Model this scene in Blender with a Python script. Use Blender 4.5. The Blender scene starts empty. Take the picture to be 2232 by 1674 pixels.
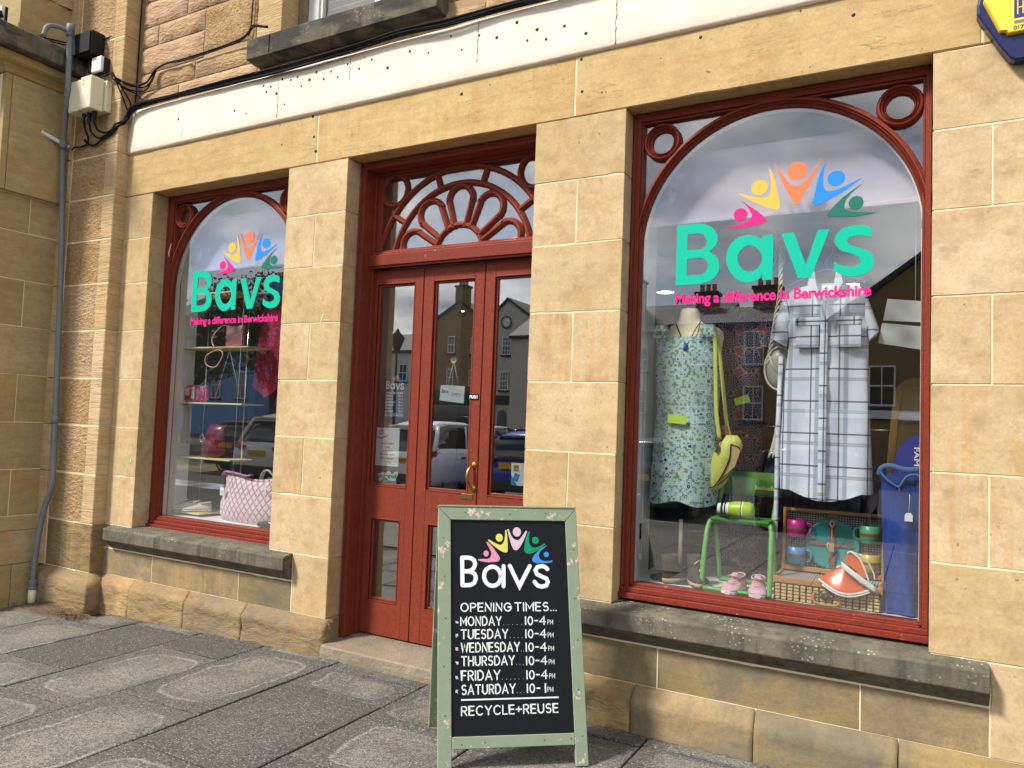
import bpy, bmesh, math, random
from mathutils import Vector, Matrix, noise
from mathutils.geometry import tessellate_polygon
random.seed(7)
sc = bpy.context.scene
COL = sc.collection
PI = math.pi
R = math.radians

# ------------------------------------------------------------------ camera
camd = bpy.data.cameras.new("camera")
cam = bpy.data.objects.new("camera", camd); COL.objects.link(cam); sc.camera = cam
camd.sensor_fit = 'HORIZONTAL'; camd.sensor_width = 36.0
camd.lens = 36.0 * 1638.046 / 2232.0
camd.clip_start = 0.05; camd.clip_end = 3000
yaw, pitch, roll = 0.50375, 0.0531892, 0.0376092
fw = Vector((-math.sin(yaw)*math.cos(pitch), math.cos(yaw)*math.cos(pitch), math.sin(pitch)))
rt = Vector((math.cos(yaw), math.sin(yaw), 0)); up = rt.cross(fw)
rt2 = rt*math.cos(roll) + up*math.sin(roll); up2 = up*math.cos(roll) - rt*math.sin(roll)
M = Matrix.Identity(4)
for i in range(3):
    M[i][0] = rt2[i]; M[i][1] = up2[i]; M[i][2] = -fw[i]
M[0][3], M[1][3], M[2][3] = 0.0, -3.6401, 1.5
cam.matrix_world = M

# ------------------------------------------------------------------ light, sky, exposure
SUN_EL, SUN_AZ = R(47), R(215)          # azimuth clockwise from +y; the sun stands in front of the facade, to the left
world = bpy.data.worlds.new("World"); sc.world = world; world.use_nodes = True
wn = world.node_tree.nodes; wl = world.node_tree.links; wn.clear()
def WN(t, **k):
    n = wn.new(t)
    for a, b in k.items(): setattr(n, a, b)
    return n
w_out = WN('ShaderNodeOutputWorld'); w_bg = WN('ShaderNodeBackground')
sky = WN('ShaderNodeTexSky', sky_type='NISHITA', sun_disc=False, sun_elevation=SUN_EL, sun_rotation=SUN_AZ, air_density=1.0, dust_density=1.2)
tc = WN('ShaderNodeTexCoord'); sep = WN('ShaderNodeSeparateXYZ'); wl.new(tc.outputs['Generated'], sep.inputs[0])
den = WN('ShaderNodeMath', operation='ADD'); wl.new(sep.outputs[2], den.inputs[0]); den.inputs[1].default_value = 0.22
dv = WN('ShaderNodeVectorMath', operation='DIVIDE'); cmb = WN('ShaderNodeCombineXYZ')
for i in range(3): wl.new(den.outputs[0], cmb.inputs[i])
wl.new(tc.outputs['Generated'], dv.inputs[0]); wl.new(cmb.outputs[0], dv.inputs[1])
n1 = WN('ShaderNodeTexNoise'); n1.inputs['Scale'].default_value = 1.5; n1.inputs['Detail'].default_value = 8; n1.inputs['Roughness'].default_value = .58
wl.new(dv.outputs[0], n1.inputs['Vector'])
n2 = WN('ShaderNodeTexNoise'); n2.inputs['Scale'].default_value = 3.1; n2.inputs['Detail'].default_value = 6
wl.new(dv.outputs[0], n2.inputs['Vector'])
mr = WN('ShaderNodeMapRange'); mr.inputs['From Min'].default_value = .40; mr.inputs['From Max'].default_value = .52
wl.new(n1.outputs[0], mr.inputs['Value'])
cr = WN('ShaderNodeValToRGB'); cr.color_ramp.elements[0].position = .33; cr.color_ramp.elements[0].color = (3.4, 3.7, 4.4, 1)
cr.color_ramp.elements[1].position = .68; cr.color_ramp.elements[1].color = (12.5, 12.5, 12.5, 1)
wl.new(n2.outputs[0], cr.inputs[0])
mx = WN('ShaderNodeMixRGB'); wl.new(mr.outputs[0], mx.inputs[0]); wl.new(sky.outputs[0], mx.inputs[1]); wl.new(cr.outputs[0], mx.inputs[2])
wl.new(mx.outputs[0], w_bg.inputs[0]); w_bg.inputs[1].default_value = 0.088
wl.new(w_bg.outputs[0], w_out.inputs[0])
sund = bpy.data.lights.new("sun", 'SUN'); sun = bpy.data.objects.new("sun", sund); COL.objects.link(sun)
sund.energy = 3.2; sund.angle = R(9); sund.color = (1.0, .95, .87)
sd = Vector((math.sin(SUN_AZ)*math.cos(SUN_EL), math.cos(SUN_AZ)*math.cos(SUN_EL), math.sin(SUN_EL)))
sun.rotation_euler = sd.to_track_quat('Z', 'Y').to_euler()
sc.view_settings.view_transform = 'Standard'; sc.view_settings.look = 'None'
sc.view_settings.exposure = 0.78; sc.view_settings.gamma = 1.0; sc.view_settings.use_curve_mapping = False
sc.cycles.max_bounces = 8; sc.cycles.transparent_max_bounces = 16; sc.cycles.use_denoising = True
sc.cycles.caustics_reflective = False; sc.cycles.caustics_refractive = False

# ------------------------------------------------------------------ materials
def srgb(r, g, b):
    f = lambda c: (c/255/12.92) if c/255 <= .04045 else ((c/255+.055)/1.055)**2.4
    return (f(r), f(g), f(b), 1)
class Mat:
    def __init__(s, name):
        s.m = bpy.data.materials.new(name); s.m.use_nodes = True
        s.t = s.m.node_tree; s.b = s.t.nodes['Principled BSDF']
        s.out = s.t.nodes['Material Output']
    def n(s, t, _in=None, **k):
        nd = s.t.nodes.new(t)
        for a, b in k.items(): setattr(nd, a, b)
        if _in:
            for a, b in _in.items(): s.set(nd, a, b)
        return nd
    def set(s, nd, a, v):
        if isinstance(v, bpy.types.NodeSocket): s.t.links.new(v, nd.inputs[a])
        else: nd.inputs[a].default_value = v
    def math(s, op, a, b=0.0, c=None, clamp=False):
        nd = s.n('ShaderNodeMath', operation=op, use_clamp=clamp); s.set(nd, 0, a); s.set(nd, 1, b)
        if c is not None: s.set(nd, 2, c)
        return nd.outputs[0]
    def mix(s, f, a, b, bt='MIX'):
        nd = s.n('ShaderNodeMixRGB', blend_type=bt); s.set(nd, 0, f); s.set(nd, 1, a); s.set(nd, 2, b); return nd.outputs[0]
    def rng(s, v, a, b, c=0.0, d=1.0):
        nd = s.n('ShaderNodeMapRange'); s.set(nd, 0, v); s.set(nd, 1, a); s.set(nd, 2, b); s.set(nd, 3, c); s.set(nd, 4, d); return nd.outputs[0]
    def noise(s, vec, scale, detail=4, rough=.55, dist=0.0):
        nd = s.n('ShaderNodeTexNoise'); s.set(nd, 'Vector', vec); s.set(nd, 'Scale', scale); s.set(nd, 'Detail', detail); s.set(nd, 'Roughness', rough); s.set(nd, 'Distortion', dist); return nd.outputs[0]
    def pos(s, rand=0.0, scale=(1, 1, 1)):
        g = s.n('ShaderNodeNewGeometry'); v = g.outputs['Position']
        if scale != (1, 1, 1):
            m = s.n('ShaderNodeVectorMath', operation='MULTIPLY'); s.set(m, 0, v); m.inputs[1].default_value = scale; v = m.outputs[0]
        if rand:
            oi = s.n('ShaderNodeObjectInfo'); k = s.math('MULTIPLY', oi.outputs['Random'], rand)
            a = s.n('ShaderNodeVectorMath', operation='ADD'); s.set(a, 0, v); c = s.n('ShaderNodeCombineXYZ')
            for i in range(3): s.set(c, i, k)
            s.set(a, 1, c.outputs[0]); v = a.outputs[0]
        return v
    def rand(s): return s.n('ShaderNodeObjectInfo').outputs['Random']
    def bump(s, h, strength=.3, dist=.01, prev=None):
        nd = s.n('ShaderNodeBump'); s.set(nd, 'Height', h); nd.inputs['Strength'].default_value = strength; nd.inputs['Distance'].default_value = dist
        if prev is not None: s.set(nd, 'Normal', prev)
        s.set(s.b, 'Normal', nd.outputs[0]); return nd.outputs[0]
    def fin(s, col=None, rough=.6, spec=None, metal=None):
        if col is not None: s.set(s.b, 'Base Color', col)
        s.set(s.b, 'Roughness', rough)
        if spec is not None: s.set(s.b, 'Specular IOR Level', spec)
        if metal is not None: s.set(s.b, 'Metallic', metal)
        return s.m
def c4(*a): return (*a, 1)
def plain(name, col, rough=.6, grain=.08, scale=40, bump=0.0, metal=None, spec=None):
    m = Mat(name); v = m.pos(9.0); n = m.noise(v, scale, 5); n2 = m.noise(v, scale*.12, 3)
    k = m.math('ADD', m.math('MULTIPLY', n, grain*1.3), m.math('MULTIPLY', n2, grain*1.3)); f = m.math('ADD', k, 1-grain*1.3)
    c = m.n('ShaderNodeVectorMath', operation='SCALE'); c.inputs[0].default_value = col[:3]; m.set(c, 'Scale', f)
    if bump: m.bump(n, bump, .004)
    return m.fin(c.outputs[0], rough, spec, metal)
def stone(name, c1, c2, c3, fine=70, bump=.35, bdist=.004, rock=0, pits=.0, band=.5, dirt=None, dirt_amt=0.0, stretch=(1, 1, 1), veins=0.0):
    m = Mat(name); v = m.pos(23.0); r = m.rand(); vs = m.pos(23.0, (.7, .7, 5.0)); vr = m.pos(23.0, stretch)
    big = m.noise(v, 2.6, 4); med = m.noise(v, 11, 5, .6); fn = m.noise(v, fine, 6, .7); bd = m.noise(vs, 3.2, 6, .62, .8)
    base = m.mix(m.rng(r, .1, .9), c1, c2); tv = m.rng(m.math('FRACT', m.math('MULTIPLY', r, 13.7)), 0, 1, .87, 1.07); base = m.mix(1.0, base, m.n('ShaderNodeCombineXYZ', {0: tv, 1: tv, 2: m.math('MULTIPLY', tv, tv)}).outputs[0], 'MULTIPLY')
    base = m.mix(m.math('MULTIPLY', m.rng(big, .40, .68), .75), base, c3)
    base = m.mix(m.math('MULTIPLY', m.rng(bd, .45, .7), band), base, m.mix(1.0, base, c4(.80, .68, .50), 'MULTIPLY'))
    vv_ = m.n('ShaderNodeMapping'); m.set(vv_, 'Vector', m.pos(31.0)); vv_.inputs['Rotation'].default_value = (0, .7, 0); vv_.inputs['Scale'].default_value = (7, 1, .6)
    vn = m.noise(vv_.outputs[0], 3.0, 5, .6, .6); base = m.mix(m.math('MULTIPLY', m.math('MULTIPLY', m.rng(vn, .50, .60), m.math('GREATER_THAN', m.math('FRACT', m.math('MULTIPLY', r, 7.3)), .68)), .34), base, srgb(196, 150, 88))
    g = m.rng(fn, .25, .75, .84, 1.13)
    g2 = m.rng(med, .3, .7, .90, 1.08)
    base = m.mix(1.0, base, m.n('ShaderNodeCombineXYZ', {0: m.math('MULTIPLY', g, g2), 1: m.math('MULTIPLY', g, g2), 2: m.math('MULTIPLY', g, g2)}).outputs[0], 'MULTIPLY')
    if pits:
        pn = m.noise(m.pos(11.0), 34, 2, .5); pm = m.rng(pn, .70, .745)
        sp = m.noise(m.pos(5.0), 5, 2); pm = m.math('MULTIPLY', pm, m.rng(sp, .45, .6))
        base = m.mix(m.math('MULTIPLY', pm, pits), base, c4(.05, .038, .025))
    if veins:
        q_ = m.n('ShaderNodeMapping'); m.set(q_, 'Vector', m.pos(13.0)); q_.inputs['Rotation'].default_value = (0, .12, 0); q_.inputs['Scale'].default_value = (1.1, 1, 6.5)
        ln = m.noise(q_.outputs[0], 2.1, 6, .55, .4); l1 = m.rng(m.math('ABSOLUTE', m.math('SUBTRACT', ln, .5)), .010, .0); mk = m.rng(m.noise(m.pos(3.0), 2.4, 3), .42, .6)
        base = m.mix(m.math('MULTIPLY', m.math('MULTIPLY', l1, mk), veins), base, c4(.17, .10, .05))
    if dirt_amt:
        dn = m.noise(m.pos(3.0, (1, 1, .8)), 3.4, 7, .66, .4); dm = m.rng(dn, .46, .66)
        base = m.mix(m.math('MULTIPLY', dm, dirt_amt), base, dirt)
    h = fn
    nm = m.bump(h, bump, bdist)
    if rock:
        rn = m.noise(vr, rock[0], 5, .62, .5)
        base = m.mix(m.rng(rn, .30, .50, .26, 0), base, c4(.16, .10, .055))  # hollows of the relief noise darkened in the colour, as painted relief shade
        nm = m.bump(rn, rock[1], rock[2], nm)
    return m.fin(base, .88, .25)
SAND = (srgb(203, 180, 143), srgb(210, 186, 146), srgb(194, 165, 122))
M_ash = stone('sandstone_ashlar', *SAND, pits=.55, band=.3, dirt=srgb(150, 112, 68), dirt_amt=.30, rock=(14, .12, .006))
M_lint = stone('sandstone_lintel', srgb(206, 178, 134), srgb(210, 182, 136), srgb(192, 158, 112), pits=.9, band=.5, veins=.6)
M_pil = stone('sandstone_tooled', srgb(204, 178, 138), srgb(210, 182, 142), srgb(194, 162, 120), rock=(45, .9, .012), stretch=(.12, .12, 1.6))
M_stip = stone('sandstone_stippled', srgb(206, 176, 136), srgb(214, 176, 124), srgb(192, 156, 114), rock=(30, 1.0, .05), stretch=(1, 1, 1.5))
M_rub = stone('sandstone_rockfaced', srgb(206, 170, 136), srgb(208, 178, 138), srgb(184, 148, 116), rock=(26, 1.0, .024), stretch=(.6, .6, 2.2), dirt=c4(.22, .17, .12), dirt_amt=.35)
M_rub2 = stone('sandstone_pecked', srgb(204, 170, 120), srgb(206, 172, 122), srgb(176, 136, 90), rock=(48, 1.0, .05))
M_wing = stone('sandstone_wing', srgb(178, 158, 118), srgb(188, 168, 124), srgb(168, 146, 102), rock=(60, .3, .004), stretch=(1, .3, 1.4))
M_plin = stone('sandstone_worn', srgb(186, 156, 108), srgb(146, 128, 98), srgb(150, 122, 84), rock=(9, 1.0, .02), stretch=(.8, .8, 2.2), dirt=c4(.14, .125, .10), dirt_amt=.6)
M_under = stone('sandstone_weathered', srgb(160, 138, 102), srgb(148, 130, 98), srgb(122, 114, 92), rock=(40, .5, .005), dirt=c4(.13, .125, .098), dirt_amt=.8)
M_mortar = plain('lime_mortar', srgb(234, 216, 180), .9, .12, 60)
M_mortar2 = plain('brown_mortar', srgb(170, 140, 106), .9, .2, 60, .5)
# grey weathered sill with pale lichen and dark streaks
def sill_mat(name, moss):
    m = Mat(name); v = m.pos(); vz = m.pos(0, (9, 9, .8))
    n = m.noise(v, 55, 6, .7); b = m.noise(v, 7, 5, .6); st = m.noise(vz, 2.0, 4, .6)
    c = m.mix(m.rng(b, .35, .65), c4(.105, .095, .07), c4(.175, .155, .115))
    c = m.mix(m.math('MULTIPLY', m.rng(st, .5, .68), .75), c, c4(.06, .055, .045))
    c = m.mix(m.rng(n, .55, .8, 0, .45), c, c4(.28, .25, .20))
    vo = m.n('ShaderNodeTexVoronoi'); m.set(vo, 'Vector', v); vo.inputs['Scale'].default_value = 45
    spots = m.math('MULTIPLY', m.rng(vo.outputs['Distance'], .26, .16), m.rng(m.noise(v, 4.5, 3), .50, .62))
    g = m.n('ShaderNodeNewGeometry'); up_ = m.n('ShaderNodeSeparateXYZ', {0: g.outputs['Normal']}).outputs[2]
    spots = m.math('MULTIPLY', spots, m.rng(up_, -.2, .6, .25, 1))
    c = m.mix(spots, c, c4(.52, .50, .44))
    if moss:
        c = m.mix(m.math('MULTIPLY', m.rng(m.noise(v, 8, 5), .50, .62), m.rng(up_, 0, .8, .12, .9)), c, c4(.20, .15, .02))
        c = m.mix(m.rng(m.noise(m.pos(0, (1, 1, 2.5)), 3.5, 5), .48, .60, 0, .8), c, c4(.035, .035, .032))
    m.bump(n, .8, .006)
    return m.fin(c, .92, .2)
M_sill = sill_mat('grey_sill_stone', False); M_sill2 = sill_mat('mossy_sill_stone', True)
# painted timber with chips and uneven sheen
def paint(name, col, chip=None, chip_amt=.0, rough=.42, dark=None):
    m = Mat(name); v = m.pos(5.0); n = m.noise(v, 9, 5, .6); f = m.noise(v, 120, 3); g = m.noise(m.pos(5.0, (1, 1, .15)), 60, 4)
    c = m.mix(m.rng(n, .3, .7), col, dark or tuple(x*.80 for x in col[:3])+(1,))
    c = m.mix(m.rng(f, .4, .9, 0, .12), c, c4(.5, .35, .3))
    if chip:
        cn = m.noise(v, 14, 6, .72); c = m.mix(m.rng(cn, chip_amt, chip_amt+.015), c, chip)
    m.bump(m.math('ADD', g, f), .18, .003)
    return m.fin(c, m.rng(n, .3, .7, rough-.02, rough+.16), .18)
M_red = paint('red_gloss_paint', srgb(130, 52, 33), chip=srgb(196, 150, 130), chip_amt=.735)
M_redchip = paint('worn_red_paint', srgb(128, 46, 32), chip=srgb(206, 170, 150), chip_amt=.66)
M_green = paint('sage_green_paint', srgb(140, 154, 132), chip=srgb(214, 188, 170), chip_amt=.600, rough=.6, dark=srgb(132, 148, 122))
M_white = paint('white_paint', srgb(226, 228, 226), rough=.4)
M_render = None
def render_mat():
    m = Mat('cream_masonry_paint'); v = m.pos(); n = m.noise(v, 30, 6, .65); b = m.noise(v, 3, 5)
    c = m.mix(m.rng(b, .35, .7), srgb(238, 224, 206), srgb(228, 210, 190))
    sc_ = m.noise(m.pos(0, (1, 1, 3.0)), 14, 7, .75, 1.4); c = m.mix(m.rng(sc_, .64, .74, 0, .5), c, srgb(180, 162, 140))
    c = m.mix(m.rng(m.noise(v, 60, 2), .745, .77), c, c4(.05, .045, .04))
    nm = m.bump(n, .5, .004); m.bump(b, .5, .02, nm); return m.fin(c, .7, .3)
M_render = render_mat()
def slab_mat():
    m = Mat('paving_slab_granite'); v = m.pos(17.0); r = m.rand()
    vo = m.n('ShaderNodeTexVoronoi'); m.set(vo, 'Vector', v); vo.inputs['Scale'].default_value = 125
    vo2 = m.n('ShaderNodeTexVoronoi'); m.set(vo2, 'Vector', v); vo2.inputs['Scale'].default_value = 85
    big = m.noise(v, 3.0, 5, .6)
    c = m.mix(m.rng(r, 0, 1), c4(.095, .09, .081), c4(.15, .14, .122))
    c = m.mix(m.rng(big, .3, .7, 0, .5), c, c4(.085, .082, .074))
    # worn, paler middle of each slab with a whitish tide line round it
    tcd = m.n('ShaderNodeTexCoord'); wob = m.noise(v, 3.5, 4); 
    s_ = m.n('ShaderNodeSeparateXYZ', {0: tcd.outputs['Generated']})
    qx = m.math('ABSOLUTE', m.math('SUBTRACT', m.math('ADD', s_.outputs[0], m.math('MULTIPLY', m.math('SUBTRACT', wob, .5), .34)), m.rng(r, 0, 1, .44, .62)))
    qy = m.math('ABSOLUTE', m.math('SUBTRACT', m.math('ADD', s_.outputs[1], m.math('MULTIPLY', m.math('SUBTRACT', wob, .5), .12)), .50))
    dx = m.math('MAXIMUM', m.math('SUBTRACT', qx, .16), 0.0); dy = m.math('MULTIPLY', m.math('MAXIMUM', m.math('SUBTRACT', qy, .26), 0.0), 1.45)
    d = m.math('SUBTRACT', m.math('SQRT', m.math('ADD', m.math('MULTIPLY', dx, dx), m.math('MULTIPLY', dy, dy))), .20)
    inside = m.rng(d, .03, -.12); ring = m.rng(m.math('ABSOLUTE', d), .026, .0)
    fade = m.rng(m.noise(v, 2.2, 3), .40, .58); has = m.rng(r, .12, .2)
    c = m.mix(m.math('MULTIPLY', m.math('MULTIPLY', m.math('MULTIPLY', inside, .72), m.rng(m.noise(v, 4.0, 5, .65), .3, .7, .25, 1.0)), has), c, c4(.27, .252, .215))
    c = m.mix(m.math('MULTIPLY', m.math('MULTIPLY', m.math('MULTIPLY', ring, fade), .40), has), c, c4(.50, .47, .42))
    gs_ = m.n('ShaderNodeSeparateXYZ', {0: vo.outputs['Color']}); k_ = m.rng(gs_.outputs[0], 0, 1, .50, 1.25); c = m.mix(1.0, c, m.n('ShaderNodeCombineXYZ', {0: k_, 1: k_, 2: k_}).outputs[0], 'MULTIPLY')
    c = m.mix(m.math('MULTIPLY', m.rng(vo2.outputs['Distance'], .38, .2), m.rng(gs_.outputs[1], .45, .6, 0, .55)), c, c4(.50, .47, .42))
    nm = m.bump(vo.outputs['Distance'], .7, .004); m.bump(big, .4, .01, nm)
    return m.fin(c, .82, .3)
M_slab = slab_mat()
M_joint = plain('dark_joint_sand', c4(.02, .018, .015), .95, .4, 60)
M_asph = plain('asphalt', c4(.055, .054, .052), .85, .4, 90, .5)
M_step = stone('granite_step', srgb(150, 138, 120), srgb(150, 138, 120), srgb(120, 112, 98), rock=(90, .9, .008))
M_dirt = plain('dirt', c4(.12, .085, .055), .95, .5, 60, 1.0)
M_leaf_litter = plain('dry_leaf', c4(.16, .09, .05), .9, .4, 60)
# glass: clear with Fresnel reflection
def glass_mat(name, f0=.08, tint=(.975, .98, .98)):
    m = Mat(name); m.t.nodes.remove(m.b)
    tr = m.n('ShaderNodeBsdfTransparent'); tr.inputs[0].default_value = c4(*tint)
    gl = m.n('ShaderNodeBsdfGlossy'); gl.inputs['Roughness'].default_value = 0.0; gl.inputs[0].default_value = c4(1, 1, 1)
    lw = m.n('ShaderNodeLayerWeight'); lw.inputs['Blend'].default_value = .5
    fv = m.math('ADD', f0, m.math('MULTIPLY', m.math('POWER', lw.outputs['Facing'], 5.0), 1-f0))
    mxs = m.n('ShaderNodeMixShader'); m.set(mxs, 0, fv); m.t.links.new(tr.outputs[0], mxs.inputs[1]); m.t.links.new(gl.outputs[0], mxs.inputs[2])
    m.t.links.new(mxs.outputs[0], m.out.inputs[0]); return m.m
M_glass = glass_mat('window_glass', .125); M_glassd = glass_mat('door_glass', .235, (.93, .94, .94))
M_black = plain('black_plastic', c4(.011, .011, .012), .6, .2, 30, spec=.25)
M_cable = plain('black_cable', c4(.008, .008, .009), .75, .2, 60, spec=.15)
M_pvc = plain('grey_pvc', srgb(112, 118, 120), .6, .3, 25)
M_cream = plain('cream_plastic', srgb(226, 218, 188), .45, .08, 20)
M_wplas = plain('white_plastic', srgb(222, 224, 222), .4, .06, 20)
M_brass = plain('brass', c4(.50, .33, .12), .28, .2, 30, metal=1.0)
M_chrome = plain('chrome', c4(.7, .7, .7), .15, .1, 30, metal=1.0)
M_board = plain('black_board', c4(.009, .010, .013), .6, .3, 12, spec=.15)
M_bwhite = plain('white_sign_paint', c4(.82, .84, .84), .6, .06, 50)
def flat(name, col, rough=.6, grain=.04): return plain(name, (col[0]*.74, col[1]*.74, col[2]*.74, 1), rough, grain, 60, spec=.2)
V_teal = flat('teal_vinyl', srgb(0, 208, 174)); V_pink = flat('pink_vinyl', srgb(244, 44, 146)); V_yel = flat('yellow_vinyl', srgb(252, 208, 92))
V_ora = flat('orange_vinyl', srgb(252, 140, 96)); V_blu = flat('blue_vinyl', srgb(48, 152, 250)); V_grn = flat('dark_green_vinyl', srgb(40, 128, 108))

# ------------------------------------------------------------------ mesh helpers
ID = Matrix.Identity(4)
WORLD = {}
def wmat(o): return WORLD.get(o.name, ID)
def put(o, parent=None, local=False, world=None):
    COL.objects.link(o)
    w = world if world is not None else Matrix.Translation(o.location)
    if parent is not None:
        o.parent = parent
        if local: w = wmat(parent) @ w
        else: o.matrix_parent_inverse = wmat(parent).inverted()
    WORLD[o.name] = w
    return o
def empty(name, label=None, cat=None, loc=(0, 0, 0), rotz=0.0, group=None, parent=None, rot=None):
    o = bpy.data.objects.new(name, None); o.empty_display_size = .1
    o.location = loc
    if rot is not None: o.rotation_euler = rot
    else: o.rotation_euler = (0, 0, rotz)
    m = Matrix.Translation(Vector(loc)) @ o.rotation_euler.to_matrix().to_4x4()
    put(o, parent, world=m); tag(o, label, cat, group); return o
def tag(o, label=None, cat=None, group=None, kind=None):
    if label: o['label'] = label
    if cat: o['category'] = cat
    if group: o['group'] = group
    if kind: o['kind'] = kind
    return o
class MB:
    def __init__(s): s.v = []; s.f = []; s.sm = []; s.mi = []; s.cur = 0
    def add(s, vs, fs, smooth=False):
        k = len(s.v); s.v += [tuple(v) for v in vs]; s.f += [tuple(i+k for i in f) for f in fs]; s.sm += [smooth]*len(fs); s.mi += [s.cur]*len(fs); return s
    def box(s, x0, x1, y0, y1, z0, z1, rot=None, org=None):
        vs = [Vector((x, y, z)) for z in (z0, z1) for y in (y0, y1) for x in (x0, x1)]
        if rot is not None:
            o = Vector(org) if org is not None else Vector(((x0+x1)/2, (y0+y1)/2, (z0+z1)/2)); vs = [o + rot @ (v-o) for v in vs]
        return s.add(vs, [(0, 2, 3, 1), (4, 5, 7, 6), (0, 1, 5, 4), (2, 6, 7, 3), (0, 4, 6, 2), (1, 3, 7, 5)])
    def tube(s, pts, r, n=8, closed=False, cap=True, flat_=1.0):
        pts = [Vector(p) for p in pts]; N = len(pts); rr = r if isinstance(r, (list, tuple)) else [r]*N
        rings = []; prev = None
        for i, p in enumerate(pts):
            if closed: t = (pts[(i+1) % N]-pts[i-1])
            else: t = (pts[min(i+1, N-1)]-pts[max(i-1, 0)])
            t.normalize()
            if prev is None:
                a = Vector((0, 0, 1)) if abs(t.z) < .9 else Vector((0, 1, 0)); u = t.cross(a).normalized()
            else:
                u = (prev - t*prev.dot(t)).normalized()
            prev = u; w = t.cross(u)
            rings.append([p + (u*math.cos(2*PI*j/n) + w*math.sin(2*PI*j/n)*flat_)*rr[i] for j in range(n)])
        vs = [q for r_ in rings for q in r_]; fs = []
        for i in range(N if closed else N-1):
            a = i*n; b = ((i+1) % N)*n
            for j in range(n): fs.append((a+j, a+(j+1) % n, b+(j+1) % n, b+j))
        s.add(vs, fs, True)
        if cap and not closed:
            k = len(s.v)-len(vs)
            s.f.append(tuple(k+j for j in reversed(range(n)))); s.f.append(tuple(k+(N-1)*n+j for j in range(n))); s.sm += [False]*2; s.mi += [s.cur]*2
        return s
    def prism(s, loop, mapf0, mapf1, holes=(), smooth=False):
        """loop: 2D points; mapf0/mapf1 map (u,v) to the front/back 3D point"""
        loops = [list(loop)] + [list(h) for h in holes]
        flat2 = [p for l in loops for p in l]
        tri = tessellate_polygon([[Vector((p[0], p[1], 0)) for p in l] for l in loops])
        n = len(flat2); vs = [mapf0(p) for p in flat2] + [mapf1(p) for p in flat2]
        fs = []
        for t in tri: fs.append(tuple(t)); fs.append(tuple(i+n for i in reversed(t)))
        k = 0
        for l in loops:
            m = len(l)
            for i in range(m):
                a, b = k+i, k+(i+1) % m; fs.append((a, b, b+n, a+n))
            k += m
        return s.add(vs, fs, smooth)
    def lathe(s, prof, c=(0, 0, 0), n=20, axis='z', sx=1.0, sy=1.0, a0=0.0, a1=2*PI):
        c = Vector(c); vs = []; fs = []; full = abs(a1-a0-2*PI) < 1e-6; cnt = n if full else n+1
        for (r, h) in prof:
            for j in range(cnt):
                a = a0+(a1-a0)*j/n; x, y = r*math.cos(a)*sx, r*math.sin(a)*sy
                vs.append(c + (Vector((x, y, h)) if axis == 'z' else Vector((x, h, y)) if axis == 'y' else Vector((h, x, y))))
        for i in range(len(prof)-1):
            for j in range(n):
                a, b = i*cnt+j, i*cnt+(j+1) % cnt; fs.append((a, b, b+cnt, a+cnt))
        return s.add(vs, fs, True)
    def loft(s, rings, closed=True, caps=True, smooth=True):
        n = len(rings[0]); vs = [p for r_ in rings for p in r_]; fs = []
        for i in range(len(rings)-1):
            for j in range(n if closed else n-1):
                a, b = i*n+j, i*n+(j+1) % n; fs.append((a, b, b+n, a+n))
        s.add(vs, fs, smooth)
        if caps and closed:
            k = len(s.v)-len(vs)
            s.f.append(tuple(k+j for j in reversed(range(n)))); s.f.append(tuple(k+(len(rings)-1)*n+j for j in range(n))); s.sm += [False]*2; s.mi += [s.cur]*2
        return s
    def grid(s, fn, nu, nv, thick=0.0, smooth=True):
        vs = [fn(i/nu, j/nv) for i in range(nu+1) for j in range(nv+1)]
        fs = [(i*(nv+1)+j, (i+1)*(nv+1)+j, (i+1)*(nv+1)+j+1, i*(nv+1)+j+1) for i in range(nu) for j in range(nv)]
        return s.add(vs, fs, smooth)
    def build(s, name, mat, parent=None, label=None, cat=None, group=None, kind=None, bevel=0.0, local=False, thick=0.0, seg=2, fix=True, angle=35):
        me = bpy.data.meshes.new(name)
        n = len(s.v); 
        if local: c = Vector((0, 0, 0))
        else:
            xs = [v[0] for v in s.v]; ys = [v[1] for v in s.v]; zs = [v[2] for v in s.v]
            c = Vector(((min(xs)+max(xs))/2, (min(ys)+max(ys))/2, min(zs) if parent is None else (min(zs)+max(zs))/2))
        me.from_pydata([(v[0]-c.x, v[1]-c.y, v[2]-c.z) for v in s.v], [], s.f)
        me.polygons.foreach_set('use_smooth', s.sm); me.polygons.foreach_set('material_index', s.mi); me.update()
        if fix:
            bm = bmesh.new(); bm.from_mesh(me); bmesh.ops.recalc_face_normals(bm, faces=bm.faces); bm.to_mesh(me); bm.free()
        for m_ in (mat if isinstance(mat, (list, tuple)) else [mat]): me.materials.append(m_)
        o = bpy.data.objects.new(name, me); o.location = c
        put(o, parent, local)
        if thick:
            md = o.modifiers.new('solid', 'SOLIDIFY'); md.thickness = thick; md.offset = 0
        if bevel:
            md = o.modifiers.new('bevel', 'BEVEL'); md.width = bevel; md.segments = seg; md.limit_method = 'ANGLE'; md.angle_limit = R(angle)
        return tag(o, label, cat, group, kind)
def box(name, x0, x1, y0, y1, z0, z1, mat, parent=None, bevel=0.0, **k):
    return MB().box(x0, x1, y0, y1, z0, z1).build(name, mat, parent, bevel=bevel, **k)
def tree_copy(src, loc, rotz=0.0, label=None):
    r_ = src.copy(); COL.objects.link(r_); r_.location = loc; r_.rotation_euler = (0, 0, rotz)
    if label: r_['label'] = label
    for ch in list(src.children):
        c = ch.copy(); COL.objects.link(c); c.parent = r_
        for g in list(ch.children):
            d = g.copy(); COL.objects.link(d); d.parent = c
    return r_
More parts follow.
